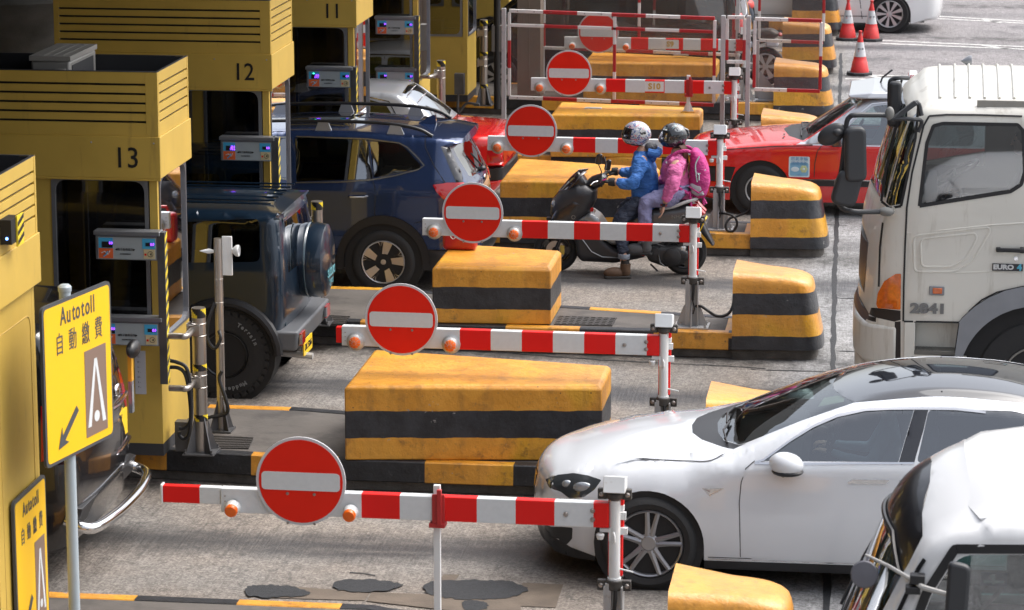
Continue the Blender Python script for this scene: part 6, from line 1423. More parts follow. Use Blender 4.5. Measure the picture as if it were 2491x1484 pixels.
    q = T(838, 991); b = MB(); b.box(q[0] - .13, q[0] + .13, -1.168, -1.16, q[1] - .032, q[1] + .03, 0); b.build('emission_badge', dkgrey, t, smooth=0); text('badge_lettering', 'EURO', .055, mat('letter_pale', (.55, .56, .56), .4), t, (q[0] - .035, -1.171, q[1]), bold=.003, sx=1.2); text('badge_lettering', '4', .075, mat('letter_blue', (.08, .38, .52), .4), t, (q[0] + .10, -1.171, q[1]), bold=.004)
    q = T(850, 911); b = MB(); b.box(q[0] - .12, q[0] + .12, -1.20, -1.178, q[1] - .018, q[1] + .018); b.box(q[0] - .12, q[0] - .08, -1.18, -1.15, q[1] - .02, q[1] + .02); b.box(q[0] + .08, q[0] + .12, -1.19, -1.15, q[1] - .025, q[1] + .025); b.build('door_handle', carblack, t, bevel=.008)
    q = T(876, 951); b = MB(); b.lathe([(.018, 0), (.018, .012), (.0, .012)], (q[0], -1.158, q[1]), (0, -1, 0), 14); b.build('lock', chrome, t)
    # roof cap with cross ribs, drip strip
    b = MB()
    for i in range(13):
        x = .62 + i * .125; P = [c.top(c.ux(x), v, .006) for v in [-.9 + j * .15 for j in range(13)]]; b.tube(P, .013, 6)
    b.build('roof_rib', paint, t); b = MB(); x0 = T(700, 232)[0]; b.box(x0, 2.2, -1.02, -.985, 2.855, 2.925); b.build('roof_plate', mat('weathered_plate', (.27, .26, .23), .5, dirt=(.15, .1, .07), dscale=12), t, bevel=.005)
    b = MB(); b.lathe([(.05, 0), (.05, .03), (.0, .10)], (.9, .6, 3.05), (-1, 0, 0), 12); b.build('air_horn', alu, t)
    # mirrors on tubular arms
    f = lambda x, y, Y: aty(3295 + x * .8762, 200 + y * .8762, Y) - V((ox, Yn + W, 0)); dk = mat('mirror_black', (.03, .032, .036), .45)
    b = MB(); Ya = 26.0
    P = [f(285, 297, 26.1), f(150, 297, Ya), f(118, 305, Ya), f(103, 335, Ya), f(95, 420, Ya), f(78, 560, Ya), f(62, 640, Ya), f(68, 700, Ya), f(95, 728, Ya), f(150, 738, Ya), f(260, 738, 26.15)]; b.tube(cr(P, 5), .022, 10); b.build('mirror_arm', dk, t); b = MB()
    b.tube([f(45, 375, Ya), f(97, 376, Ya)], .014, 8); b.tube(cr([f(300, 315, 26.1), f(400, 315, 26.1), f(445, 325, 26.2), f(430, 375, 26.2)], 5), .018, 8); b.tube(cr([f(310, 320, 26.1), f(370, 275, 26.15), f(425, 240, 26.2), f(445, 300, 26.2)], 4), .022, 8)
    b.prism([f(318, 316, 26.08), f(335, 315, 26.08), f(430, 248, 26.12), f(412, 232, 26.12), f(345, 285, 26.08)], (0, .02, 0))
    b.build('mirror_arm', dk, t); b = MB()
    P = [f(300, 280, 26.9), f(300, 160, 26.9), f(312, 135, 26.9), f(345, 127, 26.9), f(385, 128, 27.0)]; b.tube(cr(P, 5), .02, 8)
    b.build('mirror_arm', dk, t)
    b = MB(); jg = mat('joint_grey', (.18, .18, .17), .5); b.ell(f(300, 290, 26.1), (.04, .035, .06)); b.build('arm_joint', jg, t)
    for a_, r_s in ((f(285, 738, 26.15), (.07, .05, .04)), (f(62, 610, Ya), (.03, .05, .05))): b = MB(); b.ell(a_, r_s); b.build('arm_joint', jg, t)
    def mir(cx, cy, Y, w_, h_, d_, ang=0, rz=0):
        o = f(cx, cy, Y); b = MB(); R = rpoly([(-w_, -h_), (w_ * .95, -h_), (w_, h_), (-w_ * .8, h_ * 1.0)], min(w_, h_) * .7, 5); M = Matrix.Translation(o) @ Matrix.Rotation(rz, 4, 'Z') @ Matrix.Rotation(ang, 4, 'Y')
        b.prism([M @ V((p.x, -d_, p.y)) for p in R], (M.to_3x3() @ V((0, 2 * d_, 0)))); return b.build('mirror', dk, t, bevel=.03, seg=3, smooth=45)
    mir(140, 475, Ya - .05, .098, .235, .06, rad(-3), rad(12)); mir(102, 630, Ya - .05, .115, .155, .05, rad(12), rad(10)); mir(322, 245, 26.85, .06, .20, .05)
    o = f(35, 385, Ya); b = MB(); b.ell(o, (.13, .05, .085), 20, 12, M=Matrix.Rotation(rad(-32), 3, 'Y')); b.ell(o + V((.05, -.02, .02)), (.05, .05, .04)); b.build('mirror', dk, t)
    for sg in (-1, 1):
        wheel(t, 1.50, sg * .98, .52, .30, .29, 'steel', sg, rm=mat('lorry_rim', (.25, .24, .22), .6))
    wells(t, [(1.5, .52)], .66, .7, 1.1, (.2, 2.15, -.9, .9, .5, 1.0))
    # chassis and cargo front far right (outside the frame)
    b = MB(); b.box(2.3, 5.0, -1.15, 1.15, 1.0, 1.25); b.build('chassis', dkgrey, t)
    b = MB(); b.box(.5, 2.1, -1.08, 1.08, 1.1, 1.2); b.box(.45, 2.1, 1.06, 1.08, 1.2, 2.02); b.box(.62, 2.12, -.98, .98, 2.79, 2.81); b.box(2.1, 2.14, -1.05, 1.05, 1.2, 2.79); b.box(1.05, 2.1, 1.0, 1.02, 2.02, 2.79); b.prism([(.30, -1.05, 1.95), (.62, -1.05, 1.98), (.66, -1.05, 1.7), (.3, -1.05, 1.3)], (0, 2.1, 0)); b.build('interior', cabin, t, smooth=0)
    for y in (-.62, .62): b = MB(); b.box(1.25, 1.6, y - .26, y + .26, 1.2, 1.55); b.box(1.5, 1.7, y - .24, y + .24, 1.55, 2.2); b.build('seat', seatm, t, bevel=.04)
    b = MB(); P = [V((.78, .62, 2.02)) + Matrix.Rotation(rad(60), 3, 'Y') @ V((0, .23 * cos(a), .23 * sin(a))) for a in [i * pi / 12 for i in range(24)]]; b.tube(P, .017, 8, close=True); b.tube([P[0], P[12]], .013, 6); b.tube([V((.78, .62, 2.02)), V((.6, .62, 1.6))], .03, 8); b.build('steering_wheel', blackm, t)
    b = MB(); b.tube([(.34, -.85, 2.0), (.55, -.8, 2.72)], .02, 6); b.build('curtain_cord', mat('orange_cloth', (.6, .28, .04), .7), t)
    for x, y, z in ((.30, -.5, 2.1), (.28, -.2, 2.08), (.33, -.95, 2.12)): b = MB(); b.hexa([(x, y, z), (x + .01, y, z), (x + .01, y + .12, z), (x, y + .12, z)], [(x + .05, y, z + .14), (x + .06, y, z + .14), (x + .06, y + .12, z + .14), (x + .05, y + .12, z + .14)]); b.build('windscreen_disc', maskm, t, smooth=0)
    return t
lorry()
sitter('', -.40 + 1.42, 26.2 + 1.16 + .62, 1.62, label='lorry driver in dark clothes reaching forward to the steering wheel', shirt=(.03, .03, .035), legs=(.12, .17, .26), hands=(-.58, .22), mask=False)
def whitevan():
    ox, Yn, W = -.50, 16.1, .845
    t = thing('passenger_van', 'white van with a round mirror at the lower right, nearest the camera', 'van', (ox, Yn + W, 0))
    paint = mat('van_white', (.68, .685, .69), .3, coat=.7)
    prof = [(.12, .3, 's'), (.05, .5), (.05, .8), (.10, .95), (.24, 1.10, 's'), (.40, 1.45), (.53, 1.76), (.60, 1.90), (.71, 1.99), (.90, 2.05), (1.3, 2.09), (4.5, 2.09), (4.6, 1.9), (4.65, .5, 's')]
    plan = lin((0, .66), (.2, .78), (.5, .83), (.9, .845), (4.7, .845)); edge = lambda x: .10
    c = Car(prof, plan, 1.15, .06, edge, lambda x, z: interp([.05, .24, .4, .55, .7, .95, 1.4, 4.6], [.1, .15, .17, .18, .21, .28, .35, .36], x), [(4.2, .3), (.5, .28)], [(1.0, .33, .40), (3.6, .33, .40)], tuck=(.5, .2), grid=.045)
    c.region('side_window', rpoly([(.52, 1.24), (.66, 1.66), (.80, 1.90), (1.6, 1.93), (1.6, 1.2), (.60, 1.17)], [.03, .02, .1, .04, .04, .03], 5), -.015, glass('van_glass', (.30, .46, .44), .8))
    c.region('side_window', rpoly([(1.72, 1.2), (1.72, 1.93), (3.1, 1.93), (3.1, 1.2)], .06), -.015, gl_dark)
    c.tregion('windscreen', sym([(c.uz(1.14), 0), (c.uz(1.16), .90), (c.uz(1.72), .95), (c.uz(1.82), .6), (c.uz(1.84), 0)]), -.004, glass('van_screen', (.55, .68, .66), 1.7))
    c.tregion('screen_band', sym([(c.uz(1.84), 0), (c.uz(1.82), .6), (c.uz(1.72), .95), (c.uz(1.80), .97), (c.uz(1.93), .93), (c.ux(.66), .72), (c.ux(.72), .4), (c.ux(.74), 0)]), .002, mat('band_black', (.012, .012, .015), .3, coat=.5))
    c.build(t, [paint, carblack])
    s = MB(); c.strip([rpoly([(.485, 1.22), (.635, 1.68), (.78, 1.93), (1.64, 1.96), (1.64, 1.16), (.58, 1.13), (.485, 1.22)], .01, 2)], .05, .008, mb=s)
    c.strip([[(.30, 1.12), (.43, 1.42), (.585, 1.80), (.62, 1.86)]], .02, .008, mb=s); s.tube([c.top(c.uz(1.84), v / 10 * .95, .012) if abs(v) < 7 else c.top(c.uz(1.84 - .12 * (abs(v) - 6) / 4), v / 10 * .95, .012) for v in range(-10, 11)], .014, 6); s.build('window_seal', carblack, t)
    f = lambda x, y, Y: aty(3330 + x * .5658, 1600 + y * .5658, Y) - V((ox, Yn + W, 0))
    b = MB(); b.tube([f(235, 1095, 16.5), f(400, 1175, 16.35), f(560, 1270, 16.15), f(640, 1325, 16.05), f(830, 1378, 15.95)], [.009, .011, .014, .016, .014], 8); b.build('mirror_arm', mat('arm_grey', (.45, .44, .42), .5), t)
    o = f(225, 1232, 16.4); b = MB(); b.lathe([(.0, .012), (.07, .008), (.078, 0), (.074, -.015), (0, -.02)], o, (-.1, -1, .15), 28); b.tube([o, f(250, 1110, 16.45)], .008, 6); m_ = b.build('mirror', mat('mirror_grey', (.13, .13, .15), .5), t)
    b = MB(); q = f(612, 1270, 16.1); b.box(q.x - .05, q.x + .03, q.y - .03, q.y + .04, q.z - .02, q.z + .03); q = f(580, 1340, 16.1); b.box(q.x - .05, q.x + .03, q.y - .03, q.y + .04, q.z - .02, q.z + .02); b.build('clamp', carblack, t, bevel=.005)
    o = f(885, 1370, 15.9); b = MB(); R = rpoly([(-.07, -.20), (.05, -.20), (.065, .16), (-.055, .185)], .04, 4); b.prism([V((o.x + p.x, o.y - .03, o.z + p.y)) for p in R], (0, .06, 0)); b.build('mirror', mat('mirror_black', (.03, .032, .036), .45), t, bevel=.02, seg=3)
    b = MB(); b.tube([c.top(c.uz(1.18), .5, .02), c.top(c.uz(1.45), .62, .03), c.top(c.uz(1.66), .7, .02)], .01, 6); b.build('wiper', carblack, t)
    # inside: dash, curtain, notices
    innards(t, .5, 4.4, .4, 1.15, .76, [(1.35, -.4, .65, .6), (1.35, .4, .65, .6)], (.3, 1.12, .8, 1.14), (.95, .4, 1.28, rad(50)))
    b = MB(); b.hexa([(.34, .25, 1.18), (.38, .25, 1.18), (.38, .31, 1.18), (.34, .31, 1.18)], [(.62, .18, 1.84), (.66, .18, 1.84), (.66, .24, 1.84), (.62, .24, 1.84)]); b.build('curtain_strip', mat('orange_cloth', (.6, .28, .04), .7), t)
    b = MB(); b.hexa([(.36, -.05, 1.2), (.37, -.05, 1.2), (.37, .0, 1.2), (.36, .0, 1.2)], [(.66, -.2, 1.8), (.67, -.2, 1.8), (.67, -.12, 1.8), (.66, -.12, 1.8)]); b.build('curtain_strip', mat('red_cloth', (.45, .03, .03), .7), t)
    for a, m_ in (((.30, -.30, 1.17), mat('paper_green', (.50, .58, .30), .6)), ((.40, -.45, 1.5), maskm), ((.36, -.1, 1.38), maskm), ((.30, .45, 1.2), maskm)):
        b = MB(); x, y, z = a; b.hexa([(x + .04, y, z), (x + .045, y, z), (x + .045, y + .14, z), (x + .04, y + .14, z)], [(x + .09, y + .02, z + .13), (x + .095, y + .02, z + .13), (x + .095, y + .15, z + .12), (x + .09, y + .15, z + .12)]); b.build('windscreen_notice', m_, t, smooth=0)
    o = f(1140, 1270, 16.25); b = MB(); b.box(o.x - .07, o.x + .07, o.y, o.y + .004, o.z - .035, o.z + .04, 0); b.box(o.x - .055, o.x + .055, o.y - .003, o.y - .001, o.z - .018, o.z - .005, 1); b.box(o.x - .012, o.x + .006, o.y - .003, o.y - .001, o.z - .025, o.z + .03, 1); b.box(o.x - .024, o.x + .006, o.y - .0035, o.y - .0012, o.z + .015, o.z + .026, 1); b.build('window_sticker', [mat('sticker_navy', (.02, .05, .14), .5), wpaint], t, smooth=0)
    for sg in (-1, 1):
        wheel(t, 1.0, sg * .72, .33, .2, .19, 'steel', sg, rm=rimsil); wheel(t, 3.6, sg * .72, .33, .2, .19, 'steel', sg, rm=rimsil)
    wells(t, [(1.0, .33), (3.6, .33)], .4, .55, .8, (.3, 4.4, -.65, .65, .3, .4))
whitevan()
def passing():
    ox, Yn, W = -.52 + .95, 55.3, .90             # nose to +X: local x mirrored by rotating the root
    t = thing('saloon_car', 'white car driving away to the right behind the traffic cones', 'car', (ox, Yn + W, 0), pi)
    paint = mat('white_paint', (.72, .73, .74), .25, coat=1)
    prof = [(.08, .22, 's'), (.02, .4), (.03, .62), (.12, .75), (.5, .85), (1.1, .93), (1.35, .96, 's'), (1.8, 1.25), (2.3, 1.44), (2.8, 1.48), (3.4, 1.44), (4.0, 1.2), (4.5, 1.05), (4.7, .95), (4.72, .5), (4.6, .25, 's')]
    c = Car(prof, lin((0, .6), (.2, .76), (.6, .88), (4.2, .9), (4.7, .78)), .92, .35, lin((0, .12), (1, .2), (1.5, .1), (4.7, .12)), lambda x, z: .05, [(4.2, .2), (.5, .18)], [(.92, .33, .38), (3.7, .33, .38)], grid=.08, tuck=(.5, .25))
    c.region('side_window', rpoly([(1.62, .97), (2.0, 1.26), (2.4, 1.38), (3.3, 1.36), (3.9, 1.12), (3.9, .99)], .05), -.005, gl_dark)
    c.tregion('windscreen', sym([(c.ux(1.36), 0), (c.ux(1.4), .9), (c.ux(2.1), .86), (c.ux(2.1), 0)]), 0, gl_dark)
    c.build(t, [paint, carblack]); s = MB(); c.strip([[(1.4, .25), (1.45, .6), (1.5, .93)], [(2.6, .25), (2.62, .95)], [(3.55, .5), (3.6, .95)], [(1.2, .30), (3.4, .30)]], .012, .006, mb=s); s.build('panel_seam', seam, t)
    for sg in (-1, 1):
        wheel(t, .92, sg * .79, .345, .22, .245, 'multi', sg, 9); wheel(t, 3.7, sg * .79, .345, .22, .245, 'multi', sg, 9)
    wells(t, [(.92, .33), (3.7, .33)], .38, .6, .86, (.3, 4.4, -.7, .7, .18, .25)); innards(t, 1.4, 4, .3, .9, .76)
passing()
# ================================================================ screens of framed clear sheet
clear = glass('scuffed_acrylic', (.74, .71, .68), .10, .35)
redp = mat('rail_red', (.36, .012, .016), .45, dirt=(.5, .5, .52), dscale=6, damt=.9, dthr=.66); whp = mat('rail_white', (.62, .61, .60), .45, dirt=(.25, .27, .30), dscale=7, damt=.9, dthr=.60); grp = mat('post_grey', (.42, .42, .43), .5, dirt=(.2, .21, .25), dscale=6, damt=.9, dthr=.6)
def bar(b, p0, p1, w_=.03, step=.42, ph=0):
    p0 = V(p0); p1 = V(p1); L_ = (p1 - p0).length; d = (p1 - p0).normalized(); n = max(1, int(round(L_ / step)))
    hor = abs(d.x) > abs(d.z)
    for i in range(n):
        a = p0 + d * L_ * i / n; c = p0 + d * L_ * (i + 1) / n; m = (i + ph) % 2; h = w_ / 2
        if hor: b.hexa([(a.x, a.y - h, a.z - h), (c.x, c.y - h, c.z - h), (c.x, c.y + h, c.z - h), (a.x, a.y + h, a.z - h)], [(a.x, a.y - h, a.z + h), (c.x, c.y - h, c.z + h), (c.x, c.y + h, c.z + h), (a.x, a.y + h, a.z + h)], m)
        else: b.box(a.x - h, a.x + h, a.y - h, a.y + h, min(a.z, c.z), max(a.z, c.z), m)
def screen(label, Y, x0, x1, zb0, zb1, zt0, zt1, mids=(), rail=None, posts=(), feet=(), step=.42, small=None):
    kf = (Y + .6) / Y if Y < 42 else (Y + .3) / Y; Y = Y * kf; zf = lambda z: z if z < .3 else 6.65 + (z - 6.65) * kf
    x0, x1 = x0 * kf, x1 * kf; zb0, zb1, zt0, zt1 = zf(zb0), zf(zb1), zf(zt0), zf(zt1); mids = [x * kf for x in mids]; rail = tuple(zf(z) for z in rail) if rail else None; posts = [(x * kf, zf(a), zf(c)) for x, a, c in posts]; feet = [(x * kf, zf(z)) for x, z in feet]
    t = thing('clear_screen', label, 'screen', ((x0 + x1) / 2, Y, .26), 0, 'framed clear screens on the islands'); ox = (x0 + x1) / 2
    L_ = lambda x, z: (x - ox, 0, z - .26)
    b = MB(); bar(b, L_(x0, zt0), L_(x1, zt1), .045, step, 0); bar(b, L_(x0, zb0), L_(x1, zb1), .045, step, 0)
    for i, x in enumerate([x0, x1] + list(mids)):
        k = (x - x0) / (x1 - x0); bar(b, L_(x, zt0 + (zt1 - zt0) * k - .023), L_(x, zb0 + (zb1 - zb0) * k + .023), .04, .35, 0 if i else 0)
    if rail: bar(b, L_(x0 + .02, rail[0]), L_(x1 - .02, rail[1]), .04, step, 0)
    b.build('frame', [whp, redp], t, bevel=.004, seg=1, smooth=0)
    r = MB()
    for i in range(int((x1 - x0) / .22)):
        k = (i + .5) * .22 / (x1 - x0); r.lathe([(0, .006), (.008, 0)], (L_(x0 + (x1 - x0) * k, zt0 + (zt1 - zt0) * k)[0], -.023, zt0 + (zt1 - zt0) * k - .26), (0, -1, 0), 6); r.lathe([(0, .006), (.008, 0)], (L_(x0 + (x1 - x0) * k, 0)[0], -.023, zb0 + (zb1 - zb0) * k - .26), (0, -1, 0), 6)
    r.build('rivet', steelD, t)
    g = MB(); g.add([(L_(x0, 0)[0], .012, zb0 - .26), (L_(x1, 0)[0], .012, zb1 - .26), (L_(x1, 0)[0], .012, zt1 - .26), (L_(x0, 0)[0], .012, zt0 - .26)], [(0, 1, 2, 3)]); g.build('clear_sheet', clear, t, smooth=0)
    for x, z0, z1 in posts: p = MB(); p.box(x - ox - .028, x - ox + .028, -.03, .03, z0 - .26, z1 - .26); p.build('post', grp, t, bevel=.004, smooth=0)
    for x, z in feet: p = MB(); p.box(x - ox - .11, x - ox + .11, -.06, .06, z - .26, z - .235); p.build('foot_plate', galv, t, bevel=.003)
    return t
screen('largest clear screen with a peeling red and white frame behind the S10 barrier', 39.15, -5.19, -2.55, 1.04, .99, 2.16, 2.10, mids=(-3.83,), rail=(1.975, 1.93), posts=((-5.26, .26, 2.19), (-2.44, .0, 2.14)), feet=((-4.1, .90),))
screen('small square clear screen overhanging the nose block above the red taxi', 39.16, -2.04, -1.20, 1.20, 1.19, 2.10, 2.09, posts=((-2.12, .0, 2.14),), step=.42)
screen('narrow clear pane between two peeling posts beside the S10 barrier', 39.14, -2.39, -2.17, 1.55, 1.55, 2.12, 2.12, step=.3)
screen('rear clear screen left of the S9 barrier, brown column behind it', 44.75, -5.42, -2.60, .98, .92, 2.4, 2.35, mids=(-4.02,), posts=((-5.44, .26, 1.0), (-2.58, .26, 2.4)), feet=((-3.4, .90),))
screen('rear clear screen above the two right hand nose blocks', 44.76, -2.27, -1.34, 1.14, 1.12, 2.4, 2.38, posts=((-2.29, .26, 1.14),), step=.45)
for (x, Y) in ((-2.29, 44.76),):
    b = MB(); b.prism([(x + .02, Y, .27), (x + .42, Y, .27), (x + .36, Y, .32), (x + .04, Y, .7)], (0, .01, 0)); b.box(x - .06, x + .44, Y - .1, Y + .1, .262, .275); tag(b.build('gusset_bracket', mat('bracket_grey', (.33, .34, .36), .5), smooth=0), 'grey triangular steel bracket at the foot of the rear screen', 'bracket')
b = MB(); b.box(-5.78, -5.44, 44.5, 44.9, .26, 5.2); b.box(-5.62, -5.60, 44.495, 44.5, .26, 5.2); tag(b.build('steel_column', mat('column_brown', (.16, .125, .10), .6, var=.08), bevel=.01), 'brown steel column seen through the left of the largest clear screen', 'column')
b = MB(); p = atz(2022, 400, .26); b.cyl((p.x, 43.4, .26), (p.x, 43.4, 5.2), .05, n=14); p2 = b.build('dark_pole', blackm); tag(p2, 'thin black pole left of the largest clear screen', 'pole')
b = MB(); c = aty(2000, 140, 43.4); b.box(c.x - .12, c.x + .12, 43.36, 43.5, c.z - .24, c.z + .14); tag(b.build('cabinet', mat('cabinet_grey', (.16, .15, .14), .6), bevel=.01), 'grey cabinet fixed beside the thin black pole', 'cabinet')
# cones
cred = mat('cone_red', (.62, .03, .03), .5, dirt=(.25, .05, .04), dscale=7, damt=.6, dthr=.52); csl = mat('cone_sleeve', (.55, .56, .58), .35, dirt=(.35, .35, .36), dscale=8, damt=.6)
def cone(x, y, label):
    t = thing('traffic_cone', label, 'traffic cone', (x, y, 0), 0, 'red and white traffic cones')
    b = MB(); R = lambda z: .145 - .125 * (z - .05) / .64
    b.lathe([(.15, .05), (R(.22) + .006, .22), (R(.22), .225), (R(.30), .30)], n=28, mi=0); b.lathe([(R(.30) + .002, .30), (R(.53) + .002, .53)], n=28, mi=1); b.lathe([(R(.53), .53), (R(.66), .66), (.022, .668), (.03, .685), (.028, .71), (.0, .72)], n=28, mi=0); b.build('body', [cred, csl], t, smooth=50)
    b = MB(); P = [(.22 * cos(a), .22 * sin(a), 0) for a in [pi / 8 + i * pi / 4 for i in range(8)]]; b.prism(P, (0, 0, .05)); b.build('base', mat('cone_base', (.035, .036, .04), .7), t, bevel=.01)
    for i, (ch, a) in enumerate((('e', -1.95), ('c', -1.78), ('o', -1.60), ('s', -1.1), ('e', -.93), ('r', -.76))):
        z = .43; r = R(z) + .004; text('sleeve_lettering', ch, .055, dkgrey, t, (r * cos(a), r * sin(a), z), rot=(pi / 2 - .18, 0, a + pi / 2), depth=.0006)
    b = MB(); b.box(-.03, -.005, -R(.40) - .006, -R(.40) - .003, .392, .398); b.build('sleeve_dash', signred, t)
for px, l in (((3436, 305), 'nearest traffic cone, standing alone in front of the other two'), ((3388, 165), 'left of the two farther traffic cones before the white car'), ((3482, 168), 'right of the two farther traffic cones, under the white car front wheel')):
    p = atz(*px); cone(p.x, p.y + .18, l)
# jerrycan
p = atz(1800, 1015, .885); t = thing('jerrycan', 'red plastic jerrycan on the short crash block behind the no entry disc', 'jerrycan', (p.x + .02, 29.9, .83)); b = MB(); b.box(-.17, .17, -.09, .09, 0, .30); jr_ = mat('jerry_red', (.42, .008, .012), .3, coat=.5); b.build('body', jr_, t, bevel=.04, seg=3); b = MB(); b.tube([(-.1, 0, .29), (-.07, 0, .36), (.07, 0, .36), (.12, 0, .29)], .016, 8); b.build('handle', jr_, t); b = MB(); b.tube(cr([(-.12, -.1, .25), (-.06, -.11, .12), (.02, -.1, .2), (.06, -.11, .1), (.1, -.1, .18)], 5), .005, 5); b.build('string', wpaint, t)
# ================================================================ autotoll signs
sy = mat('sign_yellow', (.86, .50, .006), .45); sb_ = mat('sign_border', (.06, .065, .075), .5); sbr = mat('sign_brown', (.21, .14, .105), .5)
def autotoll(name, label, origin, ux, w_, h_, pole=None, cat='sign'):
    """board lies in the plane spanned by ux and world z; origin is its lower left corner as read"""
    t = thing(name, label, cat, origin, atan2(ux[1], ux[0]), 'autotoll lane signs')
    b = MB(); R = rpoly([(0, 0), (w_, 0), (w_, h_), (0, h_)], .05, 5); b.prism([(p.x, 0, p.y) for p in R], (0, .02, 0), 0)
    m = .022; R = rpoly([(m, m), (w_ - m, m), (w_ - m, h_ - m), (m, h_ - m)], .04, 5); b.prism([(p.x, -.002, p.y) for p in R], (0, .0015, 0), 1); b.build('board', [sb_, sy], t, smooth=0)
    for i, ch in enumerate('Autotoll'): text('sign_lettering', ch, w_ * .175, sb_, t, (w_ * (.29 + .86 * (0, .095, .18, .25, .335, .415, .48, .525)[i]), -.004, h_ * .895), bold=.0018, depth=.001, sx=.70)
    for i, ch in enumerate('自動繳費'): text('sign_lettering', ch, w_ * .165, sb_, t, (w_ * (.23 + .19 * i), -.004, h_ * .725), bold=.0, depth=.001, sx=.72)
    b = MB(); x0, x1 = w_ * .58, w_ * .90; b.box(x0, x1, -.004, -.0025, h_ * .07, h_ * .62, 0)
    xm = (x0 + x1) / 2; z0, z1 = h_ * .13, h_ * .55
    for s_ in (-1, 1): b.prism([(xm + s_ * w_ * .135, -.0045, z0), (xm + s_ * w_ * .085, -.0045, z0), (xm + s_ * -.003, -.0045, z1 - .03), (xm - s_ * .0, -.0045, z1), (xm + s_ * .018, -.0045, z1)], (0, -.001, 0), 1)
    b.lathe([(w_ * .04, 0), (w_ * .04, .001), (0, .001)], (xm, -.0045, z0 + .055), (0, -1, 0), 14, 1)
    b.build('sign_logo', [sbr, reflw], t, smooth=0)
    b = MB(); d = V((-.62, 0, -.78)); n_ = V((.78, 0, -.62)); c0 = V((w_ * .46, -.004, h_ * .29)); tip = V((w_ * .17, -.004, h_ * .085)); q = (c0 - tip).normalized(); n_ = V((q.z, 0, -q.x)); 
    b.prism([c0 + n_ * .024, c0 - n_ * .024, tip + q * .10 - n_ * .024, tip + q * .13 - n_ * .075, tip, tip + q * .13 + n_ * .075, tip + q * .10 + n_ * .024], (0, -.0015, 0)); b.build('arrow', sb_, t, smooth=0)
    if pole: b = MB(); b.cyl((pole[0], .055, -pole[1]), (pole[0], .055, h_ + .03), .038, n=24); b.lathe([(.04, 0), (.045, .01), (.045, .035), (.03, .05), (0, .055)], (pole[0], .055, h_ + .02), n=20); b.build('pole', mat('pole_blue_grey', (.40, .46, .50), .45), t); b = MB(); [b.box(pole[0] - .06, pole[0] + .06, .02, .1, z, z + .03) for z in (.12, h_ - .15)]; b.build('bracket', galv, t)
    return t
# pole mounted sign, turned towards the arriving traffic
YS = 18.75; A = aty(187, 1878, YS); B = atz(457, 1740, A.z)
ux = V((B.x - A.x, B.y - A.y, 0)); wl_ = ux.length
T0 = aty(152, 1232, YS)
autotoll('lane_sign', 'yellow autotoll sign on a pale blue grey pole in front of the black van', (A.x, A.y, A.z), ux, wl_, T0.z - A.z, pole=(wl_ * .44, A.z - .26))
autotoll('lane_sign', 'yellow autotoll sign fixed low on the end wall of the nearest toll booth', (-5.748, 18.79, 1.235 - 1.04), (0, 1, 0), .74, 1.04)
# concrete column at the far left
b = MB(); c = aty(70, 200, 31.5); b.lathe([(.42, 0), (.42, c.z - .10), (.5, c.z + .0), (1.3, c.z + .62), (1.3, 5.3)], (c.x, 31.5, 0), n=32); tag(b.build('concrete_column', mat('old_concrete', (.20, .20, .19), .8, var=.3, vscale=3, bump=.3), smooth=50), 'flared concrete column in the dark behind booth 13', 'column')
# ================================================================ scooter and riders
def pillow(poly, w_, r, y0=0, name=None, m=None, parent=None, mb=None, mi=0, g=.035, sides=(-1, 1), w2=None):
    """rounded slab from an (x, z) outline: half thickness w_, edge radius r, centred on y0"""
    P = [V(p) for p in poly]; N = len(P)
    def d(x, z):
        q = V((x, z)); mm = 9
        for i in range(N):
            a = P[i]; b_ = P[(i + 1) % N]; ab = b_ - a; t = max(0, min(1, (q - a).dot(ab) / max(ab.length_squared, 1e-9))); mm = min(mm, (q - a - ab * t).length_squared)
        return sqrt(mm)
    xs = [p.x for p in P]; zs = [p.y for p in P]; pts = []; x = min(xs)
    while x < max(xs):
        z = min(zs)
        while z < max(zs):
            if pip((x, z), P) and d(x, z) > .2 * g: pts.append((x, z))
            z += g
        x += g
    c = sum(P, V((0, 0))) / N
    for fr in (.08, .25, .5):
        for p in P:
            q = p + (c - p).normalized() * r * fr * 1.2
            if pip(q, P): pts.append((q.x, q.y))
    vs, tr = cdt([P], pts, lambda q: 0 if pip(q, P) else None)
    b = mb or MB()
    for sg in sides:
        o = []
        for p in vs:
            k = d(p.x, p.y); e = 0 if k >= r else (1 - sqrt(max(0, 1 - (1 - k / r) ** 2)))
            o.append((p.x, y0 + sg * (w_ - min(r, w_) * e), p.y))
        b.add(o, [tuple(f if sg < 0 else f[::-1]) for f in tr.get(0, [])], mi)
    yw = w_ - min(r, w_)
    if yw > 1e-4 and len(sides) == 2:
        for i in range(N): a = P[i]; c_ = P[(i + 1) % N]; b.add([(a.x, y0 - yw, a.y), (c_.x, y0 - yw, c_.y), (c_.x, y0 + yw, c_.y), (a.x, y0 + yw, a.y)], [(0, 1, 2, 3)], mi)
    if mb is None: return b.build(name, m, parent, smooth=60)
    return b
RX_, RYs = -2.45, 33.05
sc_grey = mat('scooter_grey', (.10, .105, .11), .35, metal=.4, coat=.5); sc_blk = mat('scooter_black', (.013, .013, .015), .28, coat=.5); sc_mat = mat('scooter_charcoal', (.038, .038, .042), .38, metal=.3)
s = thing('scooter', 'black and grey maxi scooter carrying two helmeted riders', 'scooter', (RX_, RYs, 0))
R_ = lambda l, r=.03: rpoly(l, r, 4)
pillow(R_([(-1.42, .57), (-1.475, .66), (-1.45, .80), (-1.36, .91), (-1.18, 1.0), (-1.06, .985), (-.96, .93), (-.97, .80), (-1.04, .66), (-1.18, .50), (-1.30, .50)]), .20, .13, name='front_fairing', m=sc_mat, parent=s)
